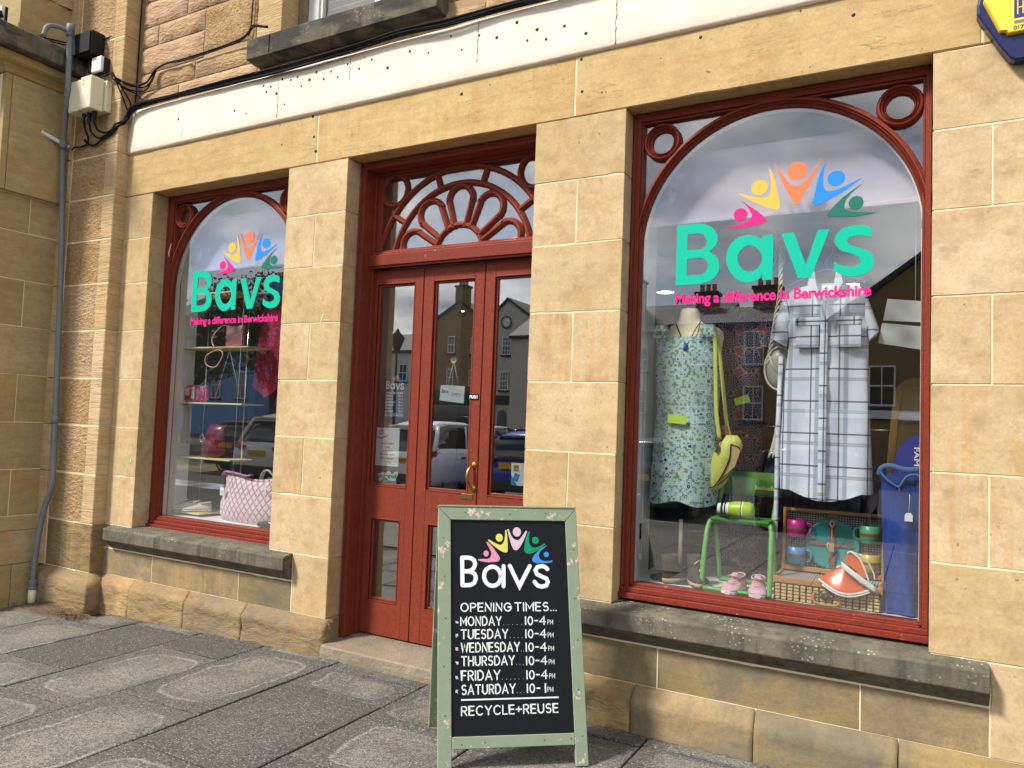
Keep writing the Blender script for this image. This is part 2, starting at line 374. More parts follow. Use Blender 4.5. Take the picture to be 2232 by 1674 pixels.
def arc(cx, cz, r, a0, a1, n, rz=None):
    rz = rz or r
    return [(cx+r*math.cos(a0+(a1-a0)*i/n), cz+rz*math.sin(a0+(a1-a0)*i/n)) for i in range(n+1)]
def smooth_loop(pts, sub=4, corner=48, closed=True):
    P_ = [Vector((p[0], p[1])) for p in pts]; n = len(P_); out = []
    def is_c(i):
        if not closed and i in (0, n-1): return True
        a = (P_[i]-P_[i-1]); b = (P_[(i+1) % n]-P_[i])
        if a.length < 1e-9 or b.length < 1e-9: return True
        return a.angle(b) > R(corner)
    C = [is_c(i) for i in range(n)]
    rngi = range(n) if closed else range(n-1)
    for i in rngi:
        p1, p2 = P_[i], P_[(i+1) % n]; p0 = P_[i-1] if not C[i] else p1*2-p2; p3 = P_[(i+2) % n] if not C[(i+1) % n] else p2*2-p1
        for k in range(sub):
            t = k/sub
            q = .5*((2*p1)+(p2-p0)*t+(2*p0-5*p1+4*p2-p3)*t*t+(3*p1-p0-3*p2+p3)*t**3); out.append((q.x, q.y))
    if not closed: out.append(tuple(P_[-1]))
    return out
def ribbon2d(path, w, closed=False, caps=True):
    """flat stroke of width w round a 2D path -> list of quads/fans as loops"""
    P_ = [Vector((p[0], p[1])) for p in path]; L = []; Rr = []; n = len(P_)
    for i in range(n):
        if closed: t = P_[(i+1) % n]-P_[i-1]
        else: t = P_[min(i+1, n-1)]-P_[max(i-1, 0)]
        t.normalize(); nn = Vector((-t.y, t.x))
        if 0 < i < n-1 or closed:
            a = (P_[i]-P_[i-1]).normalized(); k = max(.45, abs(nn.dot(Vector((-a.y, a.x)))))
        else: k = 1
        L.append(P_[i]+nn*w/2/k); Rr.append(P_[i]-nn*w/2/k)
    return L, Rr
def stroke(mb, path, w, mapf, closed=False, caps=True, seg=6):
    L, Rr = ribbon2d(path, w, closed); n = len(L); vs = [mapf((p.x, p.y)) for p in L]+[mapf((p.x, p.y)) for p in Rr]
    fs = [(i, (i+1) % n, n+(i+1) % n, n+i) for i in range(n if closed else n-1)]
    mb.add(vs, fs)
    if caps and not closed:
        for (e, d) in ((path[0], Vector(path[0])-Vector(path[1])), (path[-1], Vector(path[-1])-Vector(path[-2]))):
            a = math.atan2(d[1], d[0]); pts = [(e[0]+w/2*math.cos(a-PI/2+PI*k/seg), e[1]+w/2*math.sin(a-PI/2+PI*k/seg)) for k in range(seg+1)]
            mb.add([mapf(p) for p in pts], [tuple(range(len(pts)))])
# monoline capitals on a 1-high cell: (advance, strokes)
def _arc(cx, cy, rx, ry, a0, a1, n=8): return [(cx+rx*math.cos(R(a0+(a1-a0)*i/n)), cy+ry*math.sin(R(a0+(a1-a0)*i/n))) for i in range(n+1)]
GL = {
 'O': (.84, [_arc(.42, .5, .42, .5, 90, 450, 20)]), 'P': (.6, [[(0, 0), (0, 1), (.3, 1)]+_arc(.32, .74, .28, .26, 90, -90)+[(0, .48)]]),
 'E': (.56, [[(.56, 1), (0, 1), (0, 0), (.56, 0)], [(0, .52), (.5, .52)]]), 'N': (.68, [[(0, 0), (0, 1), (.68, 0), (.68, 1)]]),
 'I': (.0, [[(0, 0), (0, 1)]]), 'G': (.8, [_arc(.42, .5, .42, .5, 45, 360, 16)+[(.45, .5)]]),
 'T': (.68, [[(0, 1), (.68, 1)], [(.34, 1), (.34, 0)]]), 'M': (.8, [[(0, 0), (0, 1), (.4, .3), (.8, 1), (.8, 0)]]),
 'S': (.58, [_arc(.3, .74, .27, .26, 40, 250, 10)+_arc(.29, .27, .29, .27, 80, -140, 10)]), 'D': (.7, [[(0, 0), (0, 1), (.25, 1)]+_arc(.25, .5, .45, .5, 90, -90, 10)+[(0, 0)]]),
 'A': (.78, [[(0, 0), (.39, 1), (.78, 0)], [(.14, .32), (.64, .32)]]), 'Y': (.74, [[(0, 1), (.37, .45), (.74, 1)], [(.37, .45), (.37, 0)]]),
 'U': (.66, [[(0, 1), (0, .33)]+_arc(.33, .33, .33, .33, 180, 360)+[(.66, 1)]]), 'W': (.96, [[(0, 1), (.24, 0), (.48, .85), (.72, 0), (.96, 1)]]),
 'H': (.66, [[(0, 0), (0, 1)], [(.66, 0), (.66, 1)], [(0, .52), (.66, .52)]]), 'R': (.6, [[(0, 0), (0, 1), (.3, 1)]+_arc(.32, .74, .28, .26, 90, -90)+[(0, .48)], [(.28, .48), (.6, 0)]]),
 'F': (.54, [[(.54, 1), (0, 1), (0, 0)], [(0, .52), (.46, .52)]]), 'C': (.76, [_arc(.42, .5, .42, .5, 45, 315, 14)]), 'L': (.5, [[(0, 1), (0, 0), (.5, 0)]]),
 '+': (.5, [[(0, .5), (.5, .5)], [(.25, .25), (.25, .75)]]), '-': (.3, [[(0, .5), (.3, .5)]]), '.': (.0, [[(0, .0), (.01, .0)]]),
 '1': (.0, [[(0, 0), (0, 1)]]), '0': (.52, [_arc(.26, .5, .26, .5, 90, 450, 16)]), '4': (.56, [[(.42, 0), (.42, 1), (0, .34), (.56, .34)]]),
 'B': (.6, [[(0, 0), (0, 1), (.3, 1)]+_arc(.3, .76, .25, .24, 90, -90, 6)+[(0, .52)], [(.3, .52)]+_arc(.32, .26, .28, .26, 90, -90, 6)+[(0, 0)]]),
 'K': (.6, [[(0, 0), (0, 1)], [(.58, 1), (0, .42)], [(.2, .6), (.6, 0)]]), 'V': (.72, [[(0, 1), (.36, 0), (.72, 1)]]), 'X': (.6, [[(0, 0), (.6, 1)], [(0, 1), (.6, 0)]]), '7': (.55, [[(0, 1), (.55, 1), (.2, 0)]]), '5': (.55, [[(.5, 1), (.08, 1), (.04, .56)]+_arc(.26, .3, .29, .3, 110, -140, 8)]), '2': (.55, [_arc(.27, .74, .27, .26, 170, -30, 8)+[(0, 0), (.55, 0)]]), ' ': (.3, [])}
def stroke_text(mb, s, x0, x1, z0, h, w, mapf, asp=.85, gap=.26):
    """monoline text from x0 to x1 (fitted), cap height h, baseline z0"""
    tot = sum(GL[c][0]*asp for c in s) + gap*(len(s)-1); k = (x1-x0)/(tot*h) if x1 else 1.0; x = x0
    for c in s:
        adv, st = GL[c]
        for p in st:
            pts = [(x+q[0]*asp*h*k, z0+q[1]*h) for q in p]
            if len(pts) == 2 and c != '.': pass
            stroke(mb, pts, w, mapf, caps=True, closed=False)
        x += (adv*asp+gap)*h*k
def font_mesh(s, bold=0.0, spacing=1.0):
    cu = bpy.data.curves.new('t', 'FONT'); cu.body = s; cu.size = 1.0; cu.offset = bold; cu.space_character = spacing; cu.resolution_u = 4
    ob = bpy.data.objects.new('t', cu); COL.objects.link(ob)
    dg = bpy.context.evaluated_depsgraph_get(); me = bpy.data.meshes.new_from_object(ob.evaluated_get(dg))
    vs = [tuple(v.co) for v in me.vertices]; fs = [tuple(p.vertices) for p in me.polygons]
    bpy.data.objects.remove(ob); bpy.data.curves.remove(cu); bpy.data.meshes.remove(me); return vs, fs
def fit_text(mb, s, x0, x1, z0, z1, mapf, bold=.0, spacing=1.0, ref=None):
    """fit the ink box of s into x0..x1, z0..z1 (z1: cap top of ref letter)"""
    vs, fs = font_mesh(s, bold, spacing); xs = [v[0] for v in vs]
    a, b = min(xs), max(xs)
    capv, _ = font_mesh(ref or 'M', bold); top = max(v[1] for v in capv)
    mb.add([mapf((x0+(v[0]-a)/(b-a)*(x1-x0), z0+v[1]/top*(z1-z0))) for v in vs], fs)
# ================================================================== SETTING: ground
def gz(x, y):
    z = 0.028
    if x < -3.3: z += .0255*(x+3.3)
    return z
pavement = MB()
pavement.grid(lambda u, v: (-14+19*u, -8.0+8.3*v, gz(-14+19*u, 0)-.022), 40, 2, smooth=False)
pavement = pavement.build('pavement', M_joint, kind='structure')
road = MB().add([(-400, -400, -.13), (400, -400, -.13), (400, -8.0, -.12), (-400, -8.0, -.12)], [(0, 1, 2, 3)]).build('road', M_asph, kind='structure')
grd = MB().add([(-400, -7.9, -.24), (400, -7.9, -.24), (400, 400, -.24), (-400, 400, -.24)], [(0, 1, 2, 3)]).build('ground', M_asph, kind='structure')
kerb = box('kerb', -14, 5, -8.15, -8.0, -.3, .01, M_step, kind='structure')
def slab(x0, x1, y0, y1, top=0.0, parent=pavement):
    g = random.uniform(.004, .0075); x0 += g; x1 -= g; y0 += g; y1 -= g
    m = MB(); n = 4; j = [random.uniform(-.0035, .0035) for _ in range(4)]
    def z(x, y):
        u, v = (x-x0)/(x1-x0), (y-y0)/(y1-y0); return gz(x, y)+top+(j[0]*(1-u)+j[1]*u)*(1-v)+(j[2]*(1-u)+j[3]*u)*v
    e = .004
    pts = [(x0, y0), (x1, y0), (x1, y1), (x0, y1)]; ins = [(x0+e, y0+e), (x1-e, y0+e), (x1-e, y1-e), (x0+e, y1-e)]
    vs = [(x, y, z(x, y)-.02) for x, y in pts] + [(x, y, z(x, y)-.003) for x, y in pts] + [(x, y, z(x, y)) for x, y in ins]
    fs = [(8, 9, 10, 11)]
    for k in range(4):
        l = (k+1) % 4; fs += [(k, l, 4+l, 4+k), (4+k, 4+l, 8+l, 8+k)]
    m.add(vs, fs); return m.build('paving_slab', M_slab, parent)
cols = [(-6.16, -5.53, [-.30, -.71, -1.6, -2.5]), (-5.53, -4.91, [-.34, -1.25, -2.15, -3.0]), (-4.91, -4.30, [-.16, -1.00, -1.9, -2.8]),
        (-4.30, -3.71, [-.13, -.42, -1.33, -2.25, -3.1]), (-3.71, -3.09, [-.11, -1.07, -1.98, -2.9]), (-3.09, -2.43, [-.17, -.48, -1.42, -2.3, -3.2]),
        (-2.43, -1.80, [-.17, -.60, -1.14, -2.05, -2.95]), (-1.80, -1.15, [-.20, -1.0, -1.9, -2.8]), (-1.15, -.52, [-.16, -.45, -1.35, -2.25]),
        (-.52, .12, [-.16, -.9, -1.8, -2.7]), (.12, .76, [-.16, -1.2, -2.1])]
for x0, x1, ys in cols:
    xw = (x0+x1)/2
    for a, b in zip(ys[:-1], ys[1:]): slab(x0, x1, b, a)
# narrow strip of small setts against the wall
for x0, x1, y0 in [(-5.4, -4.6, -.34 if 0 else -.16), (-3.09, -2.43, -.17), (-2.43, -1.9, -.17), (-1.8, -1.15, -.20), (-1.15, -.52, -.16), (-.52, .12, -.16), (.12, .76, -.16)]:
    if x0 > -4: slab(x0, x1, y0, -.058)
slab(-4.91, -4.3, -.16, -.06); slab(-4.30, -3.71, -.13, -.058); slab(-3.71, -3.09, -.11, -.058); slab(-5.30, -4.91, -.34, -.07)
# the rest of the pavement, too far off to pick out slab by slab
far = MB()
xs = -14.0; 
while xs < 4.8:
    y = -2.2-random.random()*.9 if (xs > -6.2 and xs < .7) else -.2-random.random()*.5
    if xs < -6.2: y = -1.0
    while y > -7.9:
        l = random.uniform(.8, 1.0); x0, x1, y1, y0 = xs+.006, xs+.614, y-.006, max(y-l, -8)+.006; z = gz(xs, 0)+random.uniform(-.002, .002)
        if -6.2 < xs < .7 and y > -3.3 and y1 > -2.9: y -= .0
        far.add([(x0, y0, z), (x1, y0, z), (x1, y1, z), (x0, y1, z), (x0, y0, z-.02), (x1, y0, z-.02), (x1, y1, z-.02), (x0, y1, z-.02)], [(0, 1, 2, 3), (4, 5, 1, 0), (5, 6, 2, 1), (6, 7, 3, 2), (7, 4, 0, 3)])
        y -= l
    xs += .62
# keep it clear of the single slabs
keep = MB()
for k in range(0, len(far.v), 8):
    q = far.v[k:k+8]; cx = sum(p[0] for p in q)/8; ytop = max(p[1] for p in q)
    lim = 9
    for x0, x1, ys in cols:
        if x0-.31 < cx < x1+.31: lim = min(lim, ys[-1])
    if cx < -6.16 and cx > -6.6: lim = -.8
    if ytop <= lim+.001 or lim == 9:
        keep.add(q, [(0, 1, 2, 3), (4, 5, 1, 0), (5, 6, 2, 1), (6, 7, 3, 2), (7, 4, 0, 3)])
keep.build('paving', M_slab, pavement, kind='stuff')
# dirt and dry leaves gathered in the corner
dm = MB()
def dz(u, v):
    x = -6.2+.95*u; y = -.42+.26*v; h = .02*math.exp(-((x+6.0)/.22)**2)+.016*math.exp(-((x+5.45)/.15)**2-((y+.3)/.07)**2)
    edge = min(u*8, (1-u)*6, v*5+.0, (1-v)*9+.6, 1)
    return (x, y, gz(x, y)-.022 + max(0, h*edge+.021*min(1, edge)) + .006*noise.noise(Vector((x*25, y*25, 0))))
dm.grid(dz, 60, 20); dm.build('dirt', M_dirt, pavement, kind='stuff')
lm = MB()
for i in range(420):
    x = random.gauss(-5.5, .10) if i % 3 else random.uniform(-6.2, -5.3); y = random.gauss(-.28, .035) if i % 3 else random.uniform(-.36, -.24)
    a = random.random()*PI; l = random.uniform(.006, .018); w = random.uniform(.002, .004); t = random.uniform(-.3, .3)
    z = gz(x, y)+.012+random.random()*.012; dx, dy = math.cos(a), math.sin(a)
    lm.add([(x-dx*l, y-dy*l, z), (x+dy*w, y-dx*w, z+.003), (x+dx*l, y+dy*l, z+l*t), (x-dy*w, y+dx*w, z+.002)], [(0, 1, 2, 3)])
lm.build('dry_leaves', M_leaf_litter, pavement, kind='stuff')

# ================================================================== THE SHOP BUILDING
shop = empty('shop_building', 'sandstone shop front with red windows and door under a cream painted band', 'building', (-2.7, .1, 0))
Z = [.24, .435, .615, .99, 1.365, 1.735, 2.11, 2.48, 2.83, 3.175]
G = .0028
def blk(x0, x1, z0, z1, mat=None, y0=0.0, y1=.34, parent=shop, name='stone', bev=.0018, jit=.0012):
    yf_ = y0+random.uniform(-jit, jit)-.0022; a, b, c, d = x0+G, x1-G, z0+G, z1-G; sd_ = random.random()*60; per = []
    nx_ = max(3, min(14, int((b-a)/.055))); nz_ = max(3, min(10, int((d-c)/.055)))
    for i in range(nx_): per.append((a+(b-a)*i/nx_, c, 0, 1))
    for i in range(nz_): per.append((b, c+(d-c)*i/nz_, -1, 0))
    for i in range(nx_): per.append((b-(b-a)*i/nx_, d, 0, -1))
    for i in range(nz_): per.append((a, d-(d-c)*i/nz_, 1, 0))
    out, mid, inn = [], [], []
    for k_, (x, z, dx, dz) in enumerate(per):
        if k_ in (0, nx_, nx_+nz_, 2*nx_+nz_): dx = 1 if x == a else -1; dz = 1 if z == c else -1
        w = max(0, noise.noise(Vector((x*19+sd_, z*19, sd_))))*.0028 + (.006*random.random() if random.random() < .05 else 0)
        out.append((x, y1, z)); mid.append((x+dx*w*.35, yf_+bev+w, z+dz*w*.35)); inn.append((x+dx*(bev+w), yf_, z+dz*(bev+w)))
    n_ = len(per); fs = [tuple(range(2*n_, 3*n_))]
    for i in range(n_): j_ = (i+1) % n_; fs += [(i, j_, n_+j_, n_+i), (n_+i, n_+j_, 2*n_+j_, 2*n_+i)]
    return MB().add(out+mid+inn, fs).build(name, mat or M_ash, parent)
mort = MB(); I = .0085
for x0, x1 in ((-5.56, -5.22), (-3.795, -3.27), (-1.914, -1.38), (.017, 3.2)):
    mort.box(x0+I, x1-I, .0002, .335, -.2, 3.172)
for x0, x1 in ((-5.22-.01, -3.795+.01), (-1.39, .027)): mort.box(x0, x1, .0004, .335, -.2, .60)
mort.box(-5.56, 3.2, .0006, .333, 3.175+I, 3.60)
mort.build('mortar', M_mortar, shop)
for i in range(2, 9): blk(-5.556, -5.22, Z[i], Z[i+1])
for x0, xm, x1 in ((-3.795, -3.53, -3.27), (-1.914, -1.65, -1.38)):
    for i in range(2, 9):
        if i in (3, 5, 7): blk(x0, xm, Z[i], Z[i+1]); blk(xm, x1, Z[i], Z[i+1])
        else: blk(x0, x1, Z[i], Z[i+1])
rj = {3: [.017, .23, .95, 1.6, 2.4, 3.2], 4: [.017, .62, 1.3, 2.1, 3.2], 2: [.017, .55, 1.2, 2.0, 3.2], 5: [.017, .238, .9, 1.7, 2.5, 3.2], 6: [.017, .6, 1.35, 2.2, 3.2], 7: [.017, .238, .95, 1.6, 2.4, 3.2], 8: [.017, .65, 1.3, 2.1, 3.2]}
for i, xs_ in rj.items():
    for a, b in zip(xs_[:-1], xs_[1:]): blk(a, b, Z[i], Z[i+1])
# beside and below the sills
blk(-5.556, -5.45, Z[1], Z[2], M_under); blk(-3.574, -3.27, Z[0], Z[2]); blk(-1.914, -1.61, Z[1], Z[2], M_under); blk(.235, .95, Z[0], Z[2]); blk(.95, 1.8, Z[0], Z[2]); blk(1.8, 3.2, Z[0], Z[2])
for a, b in ((-5.556, -4.967), (-4.967, -4.059), (-4.059, -3.574)): blk(a, b, Z[0], Z[1], M_under if b < -4.5 or 1 else M_ash)
for a, b in ((-1.914, -1.138), (-1.138, -.237), (-.237, .235)): blk(a, b, Z[0], Z[1], M_under)
# lintel course
for a, b in ((-5.556, -3.55), (-3.55, -1.68), (-1.68, .2), (.2, 1.4), (1.4, 3.2)): blk(a, b, 3.175, 3.515, M_lint, bev=.004)
# battered plinth with worn arrises
def plinth(x0, x1, y_out=-.058, zt=.24, wear=.010, y_in=0.0, endl=False, endr=False, gzf=None, mat=None, parent=shop):
    m = MB(); nx = max(8, int((x1-x0)/.025)); prof = [(y_in, zt), (y_in*.6+y_out*.4, zt-.018), (y_out+.012, zt-.052), (y_out, zt-.068), (y_out, .14), (y_out, .09), (y_out-.001, .05), (y_out, -.02), (y_out, -.12)]
    rows = []; sd_ = random.random()*50
    for i in range(nx+1):
        x = x0+G+(x1-x0-2*G)*i/nx; row = []
        e = 0
        if endr: e = max(e, 1-(x1-x)/.06)
        if endl: e = max(e, 1-(x-x0)/.06)
        for k, (y, z) in enumerate(prof):
            w = wear*(.4+noise.noise(Vector((x*6+sd_, z*9, sd_)))) if 1 <= k <= 6 else 0
            w += wear*.5*noise.noise(Vector((x*28+sd_, z*40, sd_))) if 1 <= k <= 6 else 0
            yy = y + max(-.004, w) + max(0, e)*.018*(1 if 1 <= k <= 5 else 0)
            row.append((x, min(yy, y_in if k else y_in), z - (abs(w)*.4 if k == 0 else 0)))
        rows.append(row)
    P_ = len(prof); vs = [p for r_ in rows for p in r_]; fs = [(i*P_+j, (i+1)*P_+j, (i+1)*P_+j+1, i*P_+j+1) for i in range(nx) for j in range(P_-1)]
    k = len(vs); vs += [(x0+G, .1, zt), (x0+G, .1, -.12), (x1-G, .1, zt), (x1-G, .1, -.12)]
    fs.append(tuple([k+1, k]+list(range(P_)))); fs.append(tuple([k+2, k+3]+list(reversed(range(nx*P_, nx*P_+P_)))))
    fs.append(tuple([k, k+2]+[i*P_ for i in range(nx, -1, -1)]))
    m.add(vs, fs, True); o = m.build('stone', mat or M_plin, parent)
    return o
for a, b, w in ((-5.545, -5.137, .022), (-5.137, -4.529, .012), (-4.529, -3.956, .012), (-3.956, -3.25, .016)): plinth(a, b, wear=w, endr=(b == -3.25))
for a, b, w in ((-1.914, -1.251, .026), (-1.251, -.67, .006), (-.67, -.089, .006), (-.089, .55, .006), (.55, 1.3, .006), (1.3, 2.1, .006), (2.1, 3.2, .006)): plinth(a, b, wear=w, mat=M_plin if a < -1.3 else M_under)
# stone returns of the plinth into the doorway
box('stone', -3.30, -3.262, .0, .33, -.1, .236, M_plin, shop, .006); box('stone', -1.925, -1.90, .0, .33, -.1, .236, M_plin, shop, .006)
# doorstep
stp = MB(); stp.loft([[(x, -.06+.004*noise.noise(Vector((x*12, 1, 0))), -.08), (x, -.062+.006*noise.noise(Vector((x*15, 3, 0))), .05), (x, -.058+.006*noise.noise(Vector((x*18, 5, 0))), .09), (x, -.048, .099), (x, .36, .116), (x, .36, -.08)] for x in [-3.252+1.34*i/50 for i in range(51)]], smooth=False)
stp.build('doorstep', M_step, shop)
# window sills of grey stone
def sill(x0, x1, yf=-.082, zt=.60, zb=.512, zw=.437, zt2=.617, mat=None, yback=.16, seed=0, name='stone_sill', parent=shop):
    rings = []; n = int((x1-x0)/.02)
    for i in range(n+1):
        x = x0+(x1-x0)*i/n; a = .002*noise.noise(Vector((x*6, seed, 0))); b = .0025*noise.noise(Vector((x*5, seed, 4)))
        rings.append([(x, yback, zt2+.004), (x, .0, zt2-.004+b), (x, yf+.012, zt+a), (x, yf+b, zt-.010+a), (x, yf+b*.5, zb), (x, -.002, zw+.004), (x, yback, zw+.004)])
    return MB().loft(rings, smooth=False).build(name, mat or M_sill, parent, bevel=.003, seg=1)
sill(-5.45, -3.576, seed=1); sill(-1.612, .232, seed=5)
# cream painted band
bnd = MB(); ring = []
bx = []
n = 110
def bface(x, z):
    return -.022 + .004*noise.noise(Vector((x*3, z*4, 2))) + .002*noise.noise(Vector((x*11, z*14, 7)))
rows = []
for i in range(n+1):
    x = -5.548+8.7*i/n; ext = 0.0
    d = (x+5.548); top = 3.862+.004*noise.noise(Vector((x*5, 0, 9))); 
    if d < .09: top -= .05*(1-d/.09)**2
    rows.append([(x, .05, 3.512), (x, -.006, 3.512), (x, bface(x, 3.53)+.004, 3.518)] + [(x, bface(x, 3.53+(top-3.55)*k/5), 3.53+(top-3.545)*k/5) for k in range(6)] + [(x, -.01, top), (x, .05, top)])
bnd.loft(rows, smooth=True); bnd.build('painted_band', M_render, shop)
hol = MB()
hx = [(-4.06, 3.79), (-4.03, 3.74), (-3.99, 3.77), (-3.93, 3.71), (-3.88, 3.80), (-3.80, 3.78), (-3.74, 3.79), (-3.70, 3.72), (-3.63, 3.75), (-3.57, 3.79), (-3.5, 3.73), (-3.44, 3.77), (-3.38, 3.72), (-3.3, 3.79), (-3.2, 3.74), (-3.1, 3.78), (-2.97, 3.7), (-2.8, 3.77), (-2.66, 3.73), (-2.5, 3.8), (-2.42, 3.7), (-2.3, 3.76), (-2.18, 3.72), (-2.05, 3.78), (-1.98, 3.66), (-1.92, 3.71), (-1.86, 3.64), (-1.75, 3.69), (-4.34, 3.66), (-4.22, 3.62), (-3.85, 3.62), (-1.62, 3.62), (-4.95, 3.70)]
for x, z in hx:
    r = random.uniform(.006, .011); hol.lathe([(0.0005, bface(x, z)-.0015), (r, bface(x, z)-.0012), (r*1.3, bface(x, z)+.003)], (x, 0, z), 8, 'y')
for x, z in [(-3.60, 3.50), (-3.58, 3.36), (-2.42, 3.44), (-1.65, 3.49), (-1.64, 3.31), (-3.56, 3.26), (-1.0, 3.47), (-.3, 3.42)]:
    hol.lathe([(0.0005, -.0035), (.010, -.003), (.013, .002)], (x, 0, z), 10, 'y')
for x, z0_, z1_ in ((-3.915, 3.54, 3.80), (-3.28, 3.68, 3.83), (-2.31, 3.60, 3.84), (-1.45, 3.52, 3.8), (-4.9, 3.55, 3.62)):
    p_ = (x, z0_); 
    for q in range(12):
        q_ = (x+.008*noise.noise(Vector((q*.9, x*7, 2)))+.002, z0_+(z1_-z0_)*(q+1)/12); w_ = .0016 if q % 3 else .003
        hol.add([(p_[0]-w_, bface(*p_)-.0012, p_[1]), (p_[0]+w_, bface(*p_)-.0012, p_[1]), (q_[0]+w_*.7, bface(*q_)-.0012, q_[1]), (q_[0]-w_*.7, bface(*q_)-.0012, q_[1])], [(0, 1, 2, 3)]); p_ = q_
hol.build('fixing_holes', M_black, shop, kind='stuff')
# upper wall: rock faced rubble in brown mortar
mu = MB(); mu.box(-5.60, -3.962, .04, .3, 3.80, 5.4); mu.box(-3.97, -2.745, .04, .3, 3.80, 4.15); mu.box(-2.75, 3.2, .04, .3, 3.80, 5.4); mu.build('mortar', M_mortar2, shop)
def rub(x0, x1, z0, z1, mat=None, amp=.012):
    g = .006; x0 += g; x1 -= g; z0 += g*.8; z1 -= g*.8; sd_ = random.random()*99; nx = max(4, int((x1-x0)/.03)); nz = max(3, int((z1-z0)/.03)); m = MB()
    def f(u, v):
        x = x0+(x1-x0)*u; z = z0+(z1-z0)*v; e = min(u*nx, (1-u)*nx, v*nz, (1-v)*nz, 1)
        return (x+.004*noise.noise(Vector((z*9, sd_, 1))), .036 - e*(.012+amp*(.5+noise.noise(Vector((x*9, z*13, sd_))))) , z+.004*noise.noise(Vector((x*7, sd_, 2))))
    m.grid(f, nx, nz); return m.build('stone', mat or M_rub, shop)
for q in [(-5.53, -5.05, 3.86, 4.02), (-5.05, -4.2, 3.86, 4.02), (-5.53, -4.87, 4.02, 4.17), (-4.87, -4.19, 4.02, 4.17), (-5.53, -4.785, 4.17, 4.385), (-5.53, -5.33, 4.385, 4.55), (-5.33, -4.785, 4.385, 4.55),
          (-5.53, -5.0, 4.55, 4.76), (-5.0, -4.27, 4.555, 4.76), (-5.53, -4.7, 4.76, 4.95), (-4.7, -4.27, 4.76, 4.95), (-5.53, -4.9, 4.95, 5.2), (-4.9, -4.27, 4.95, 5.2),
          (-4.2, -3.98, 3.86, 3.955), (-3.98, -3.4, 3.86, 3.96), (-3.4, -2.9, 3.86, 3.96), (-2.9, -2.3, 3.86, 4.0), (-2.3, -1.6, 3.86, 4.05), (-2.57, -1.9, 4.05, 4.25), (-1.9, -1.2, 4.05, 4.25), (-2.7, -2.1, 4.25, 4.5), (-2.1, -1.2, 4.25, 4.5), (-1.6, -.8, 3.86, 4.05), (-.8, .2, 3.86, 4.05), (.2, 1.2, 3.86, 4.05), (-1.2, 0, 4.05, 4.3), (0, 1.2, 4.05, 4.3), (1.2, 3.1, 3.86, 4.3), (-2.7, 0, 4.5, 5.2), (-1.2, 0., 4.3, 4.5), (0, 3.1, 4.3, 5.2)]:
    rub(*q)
rub(-4.785, -4.275, 4.20, 4.55, M_rub2, .008)
for q in [(-4.265, -4.205, 4.17, 4.75), (-4.265, -4.205, 4.75, 5.3)]: blk(*q, M_rub2, .015, .2)
blk(-4.20, -3.955, 4.15, 4.62, M_pil, .012, .22); blk(-4.20, -3.955, 4.62, 5.2, M_pil, .012, .22); blk(-2.745, -2.57, 4.15, 4.7, M_pil, .012, .22)
sill(-4.18, -3.965, -.085, 4.12, 3.97, 3.955, 4.15, M_sill2, seed=8); sill(-3.957, -2.57, -.085, 4.12, 3.97, 3.955, 4.15, M_sill2, seed=11)
uw = MB(); uw.box(-3.895, -3.80, .20, .26, 4.16, 5.3); uw.box(-3.895, -2.75, .20, .26, 4.13, 4.185); uw.box(-3.80, -3.775, .215, .25, 4.18, 5.3); uw.box(-3.30, -3.25, .21, .25, 4.18, 5.3)
upw = uw.build('upper_window', M_white, shop, bevel=.003)
box('pane', -3.79, -2.75, .232, .236, 4.18, 5.3, M_glass, upw)
box('mastic', -3.955, -3.895, .16, .24, 4.15, 5.3, M_step, upw, .004)
bl = MB()
for k in range(14): bl.box(-3.76, -2.76, .27, .30, 4.2+k*.055, 4.203+k*.055, Matrix.Rotation(R(35), 3, 'X'))
bl.build('blind_slats', M_wplas, upw, kind='stuff')

# pilaster
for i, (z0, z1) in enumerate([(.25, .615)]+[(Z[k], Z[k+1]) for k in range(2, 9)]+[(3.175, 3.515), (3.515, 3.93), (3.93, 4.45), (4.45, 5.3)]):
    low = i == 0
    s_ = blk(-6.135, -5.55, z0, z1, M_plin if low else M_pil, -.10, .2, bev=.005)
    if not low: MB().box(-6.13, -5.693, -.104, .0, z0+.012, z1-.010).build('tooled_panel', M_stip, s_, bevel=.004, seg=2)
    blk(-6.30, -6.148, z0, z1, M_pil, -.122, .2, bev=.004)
MB().box(-6.28, -5.5600, -.0985, .2, -.1, 5.3).build('mortar', M_mortar, shop)
pp = MB()
ring_ = []
for z, y, xr in ((-.12, -.172, -5.462), (.02, -.175, -5.46), (.10, -.172, -5.462), (.165, -.170, -5.466), (.19, -.158, -5.478), (.232, -.112, -5.532), (.25, -.100, -5.55)):
    nn = 24; r_ = []
    for k in range(nn+1):
        x = -6.2+(xr+6.2)*k/nn; w = .014*(noise.noise(Vector((x*7, z*8, 3)))) + .008*noise.noise(Vector((x*22, z*26, 3)))
        r_.append((x, y+max(-.004, w), z))
    r_ += [(xr+.004*noise.noise(Vector((3, z*20, 1))), y*.5, z), (xr, .05, z), (-6.2, .05, z)]
    ring_.append(r_)
pp.loft(ring_).build('stone', M_plin, shop)

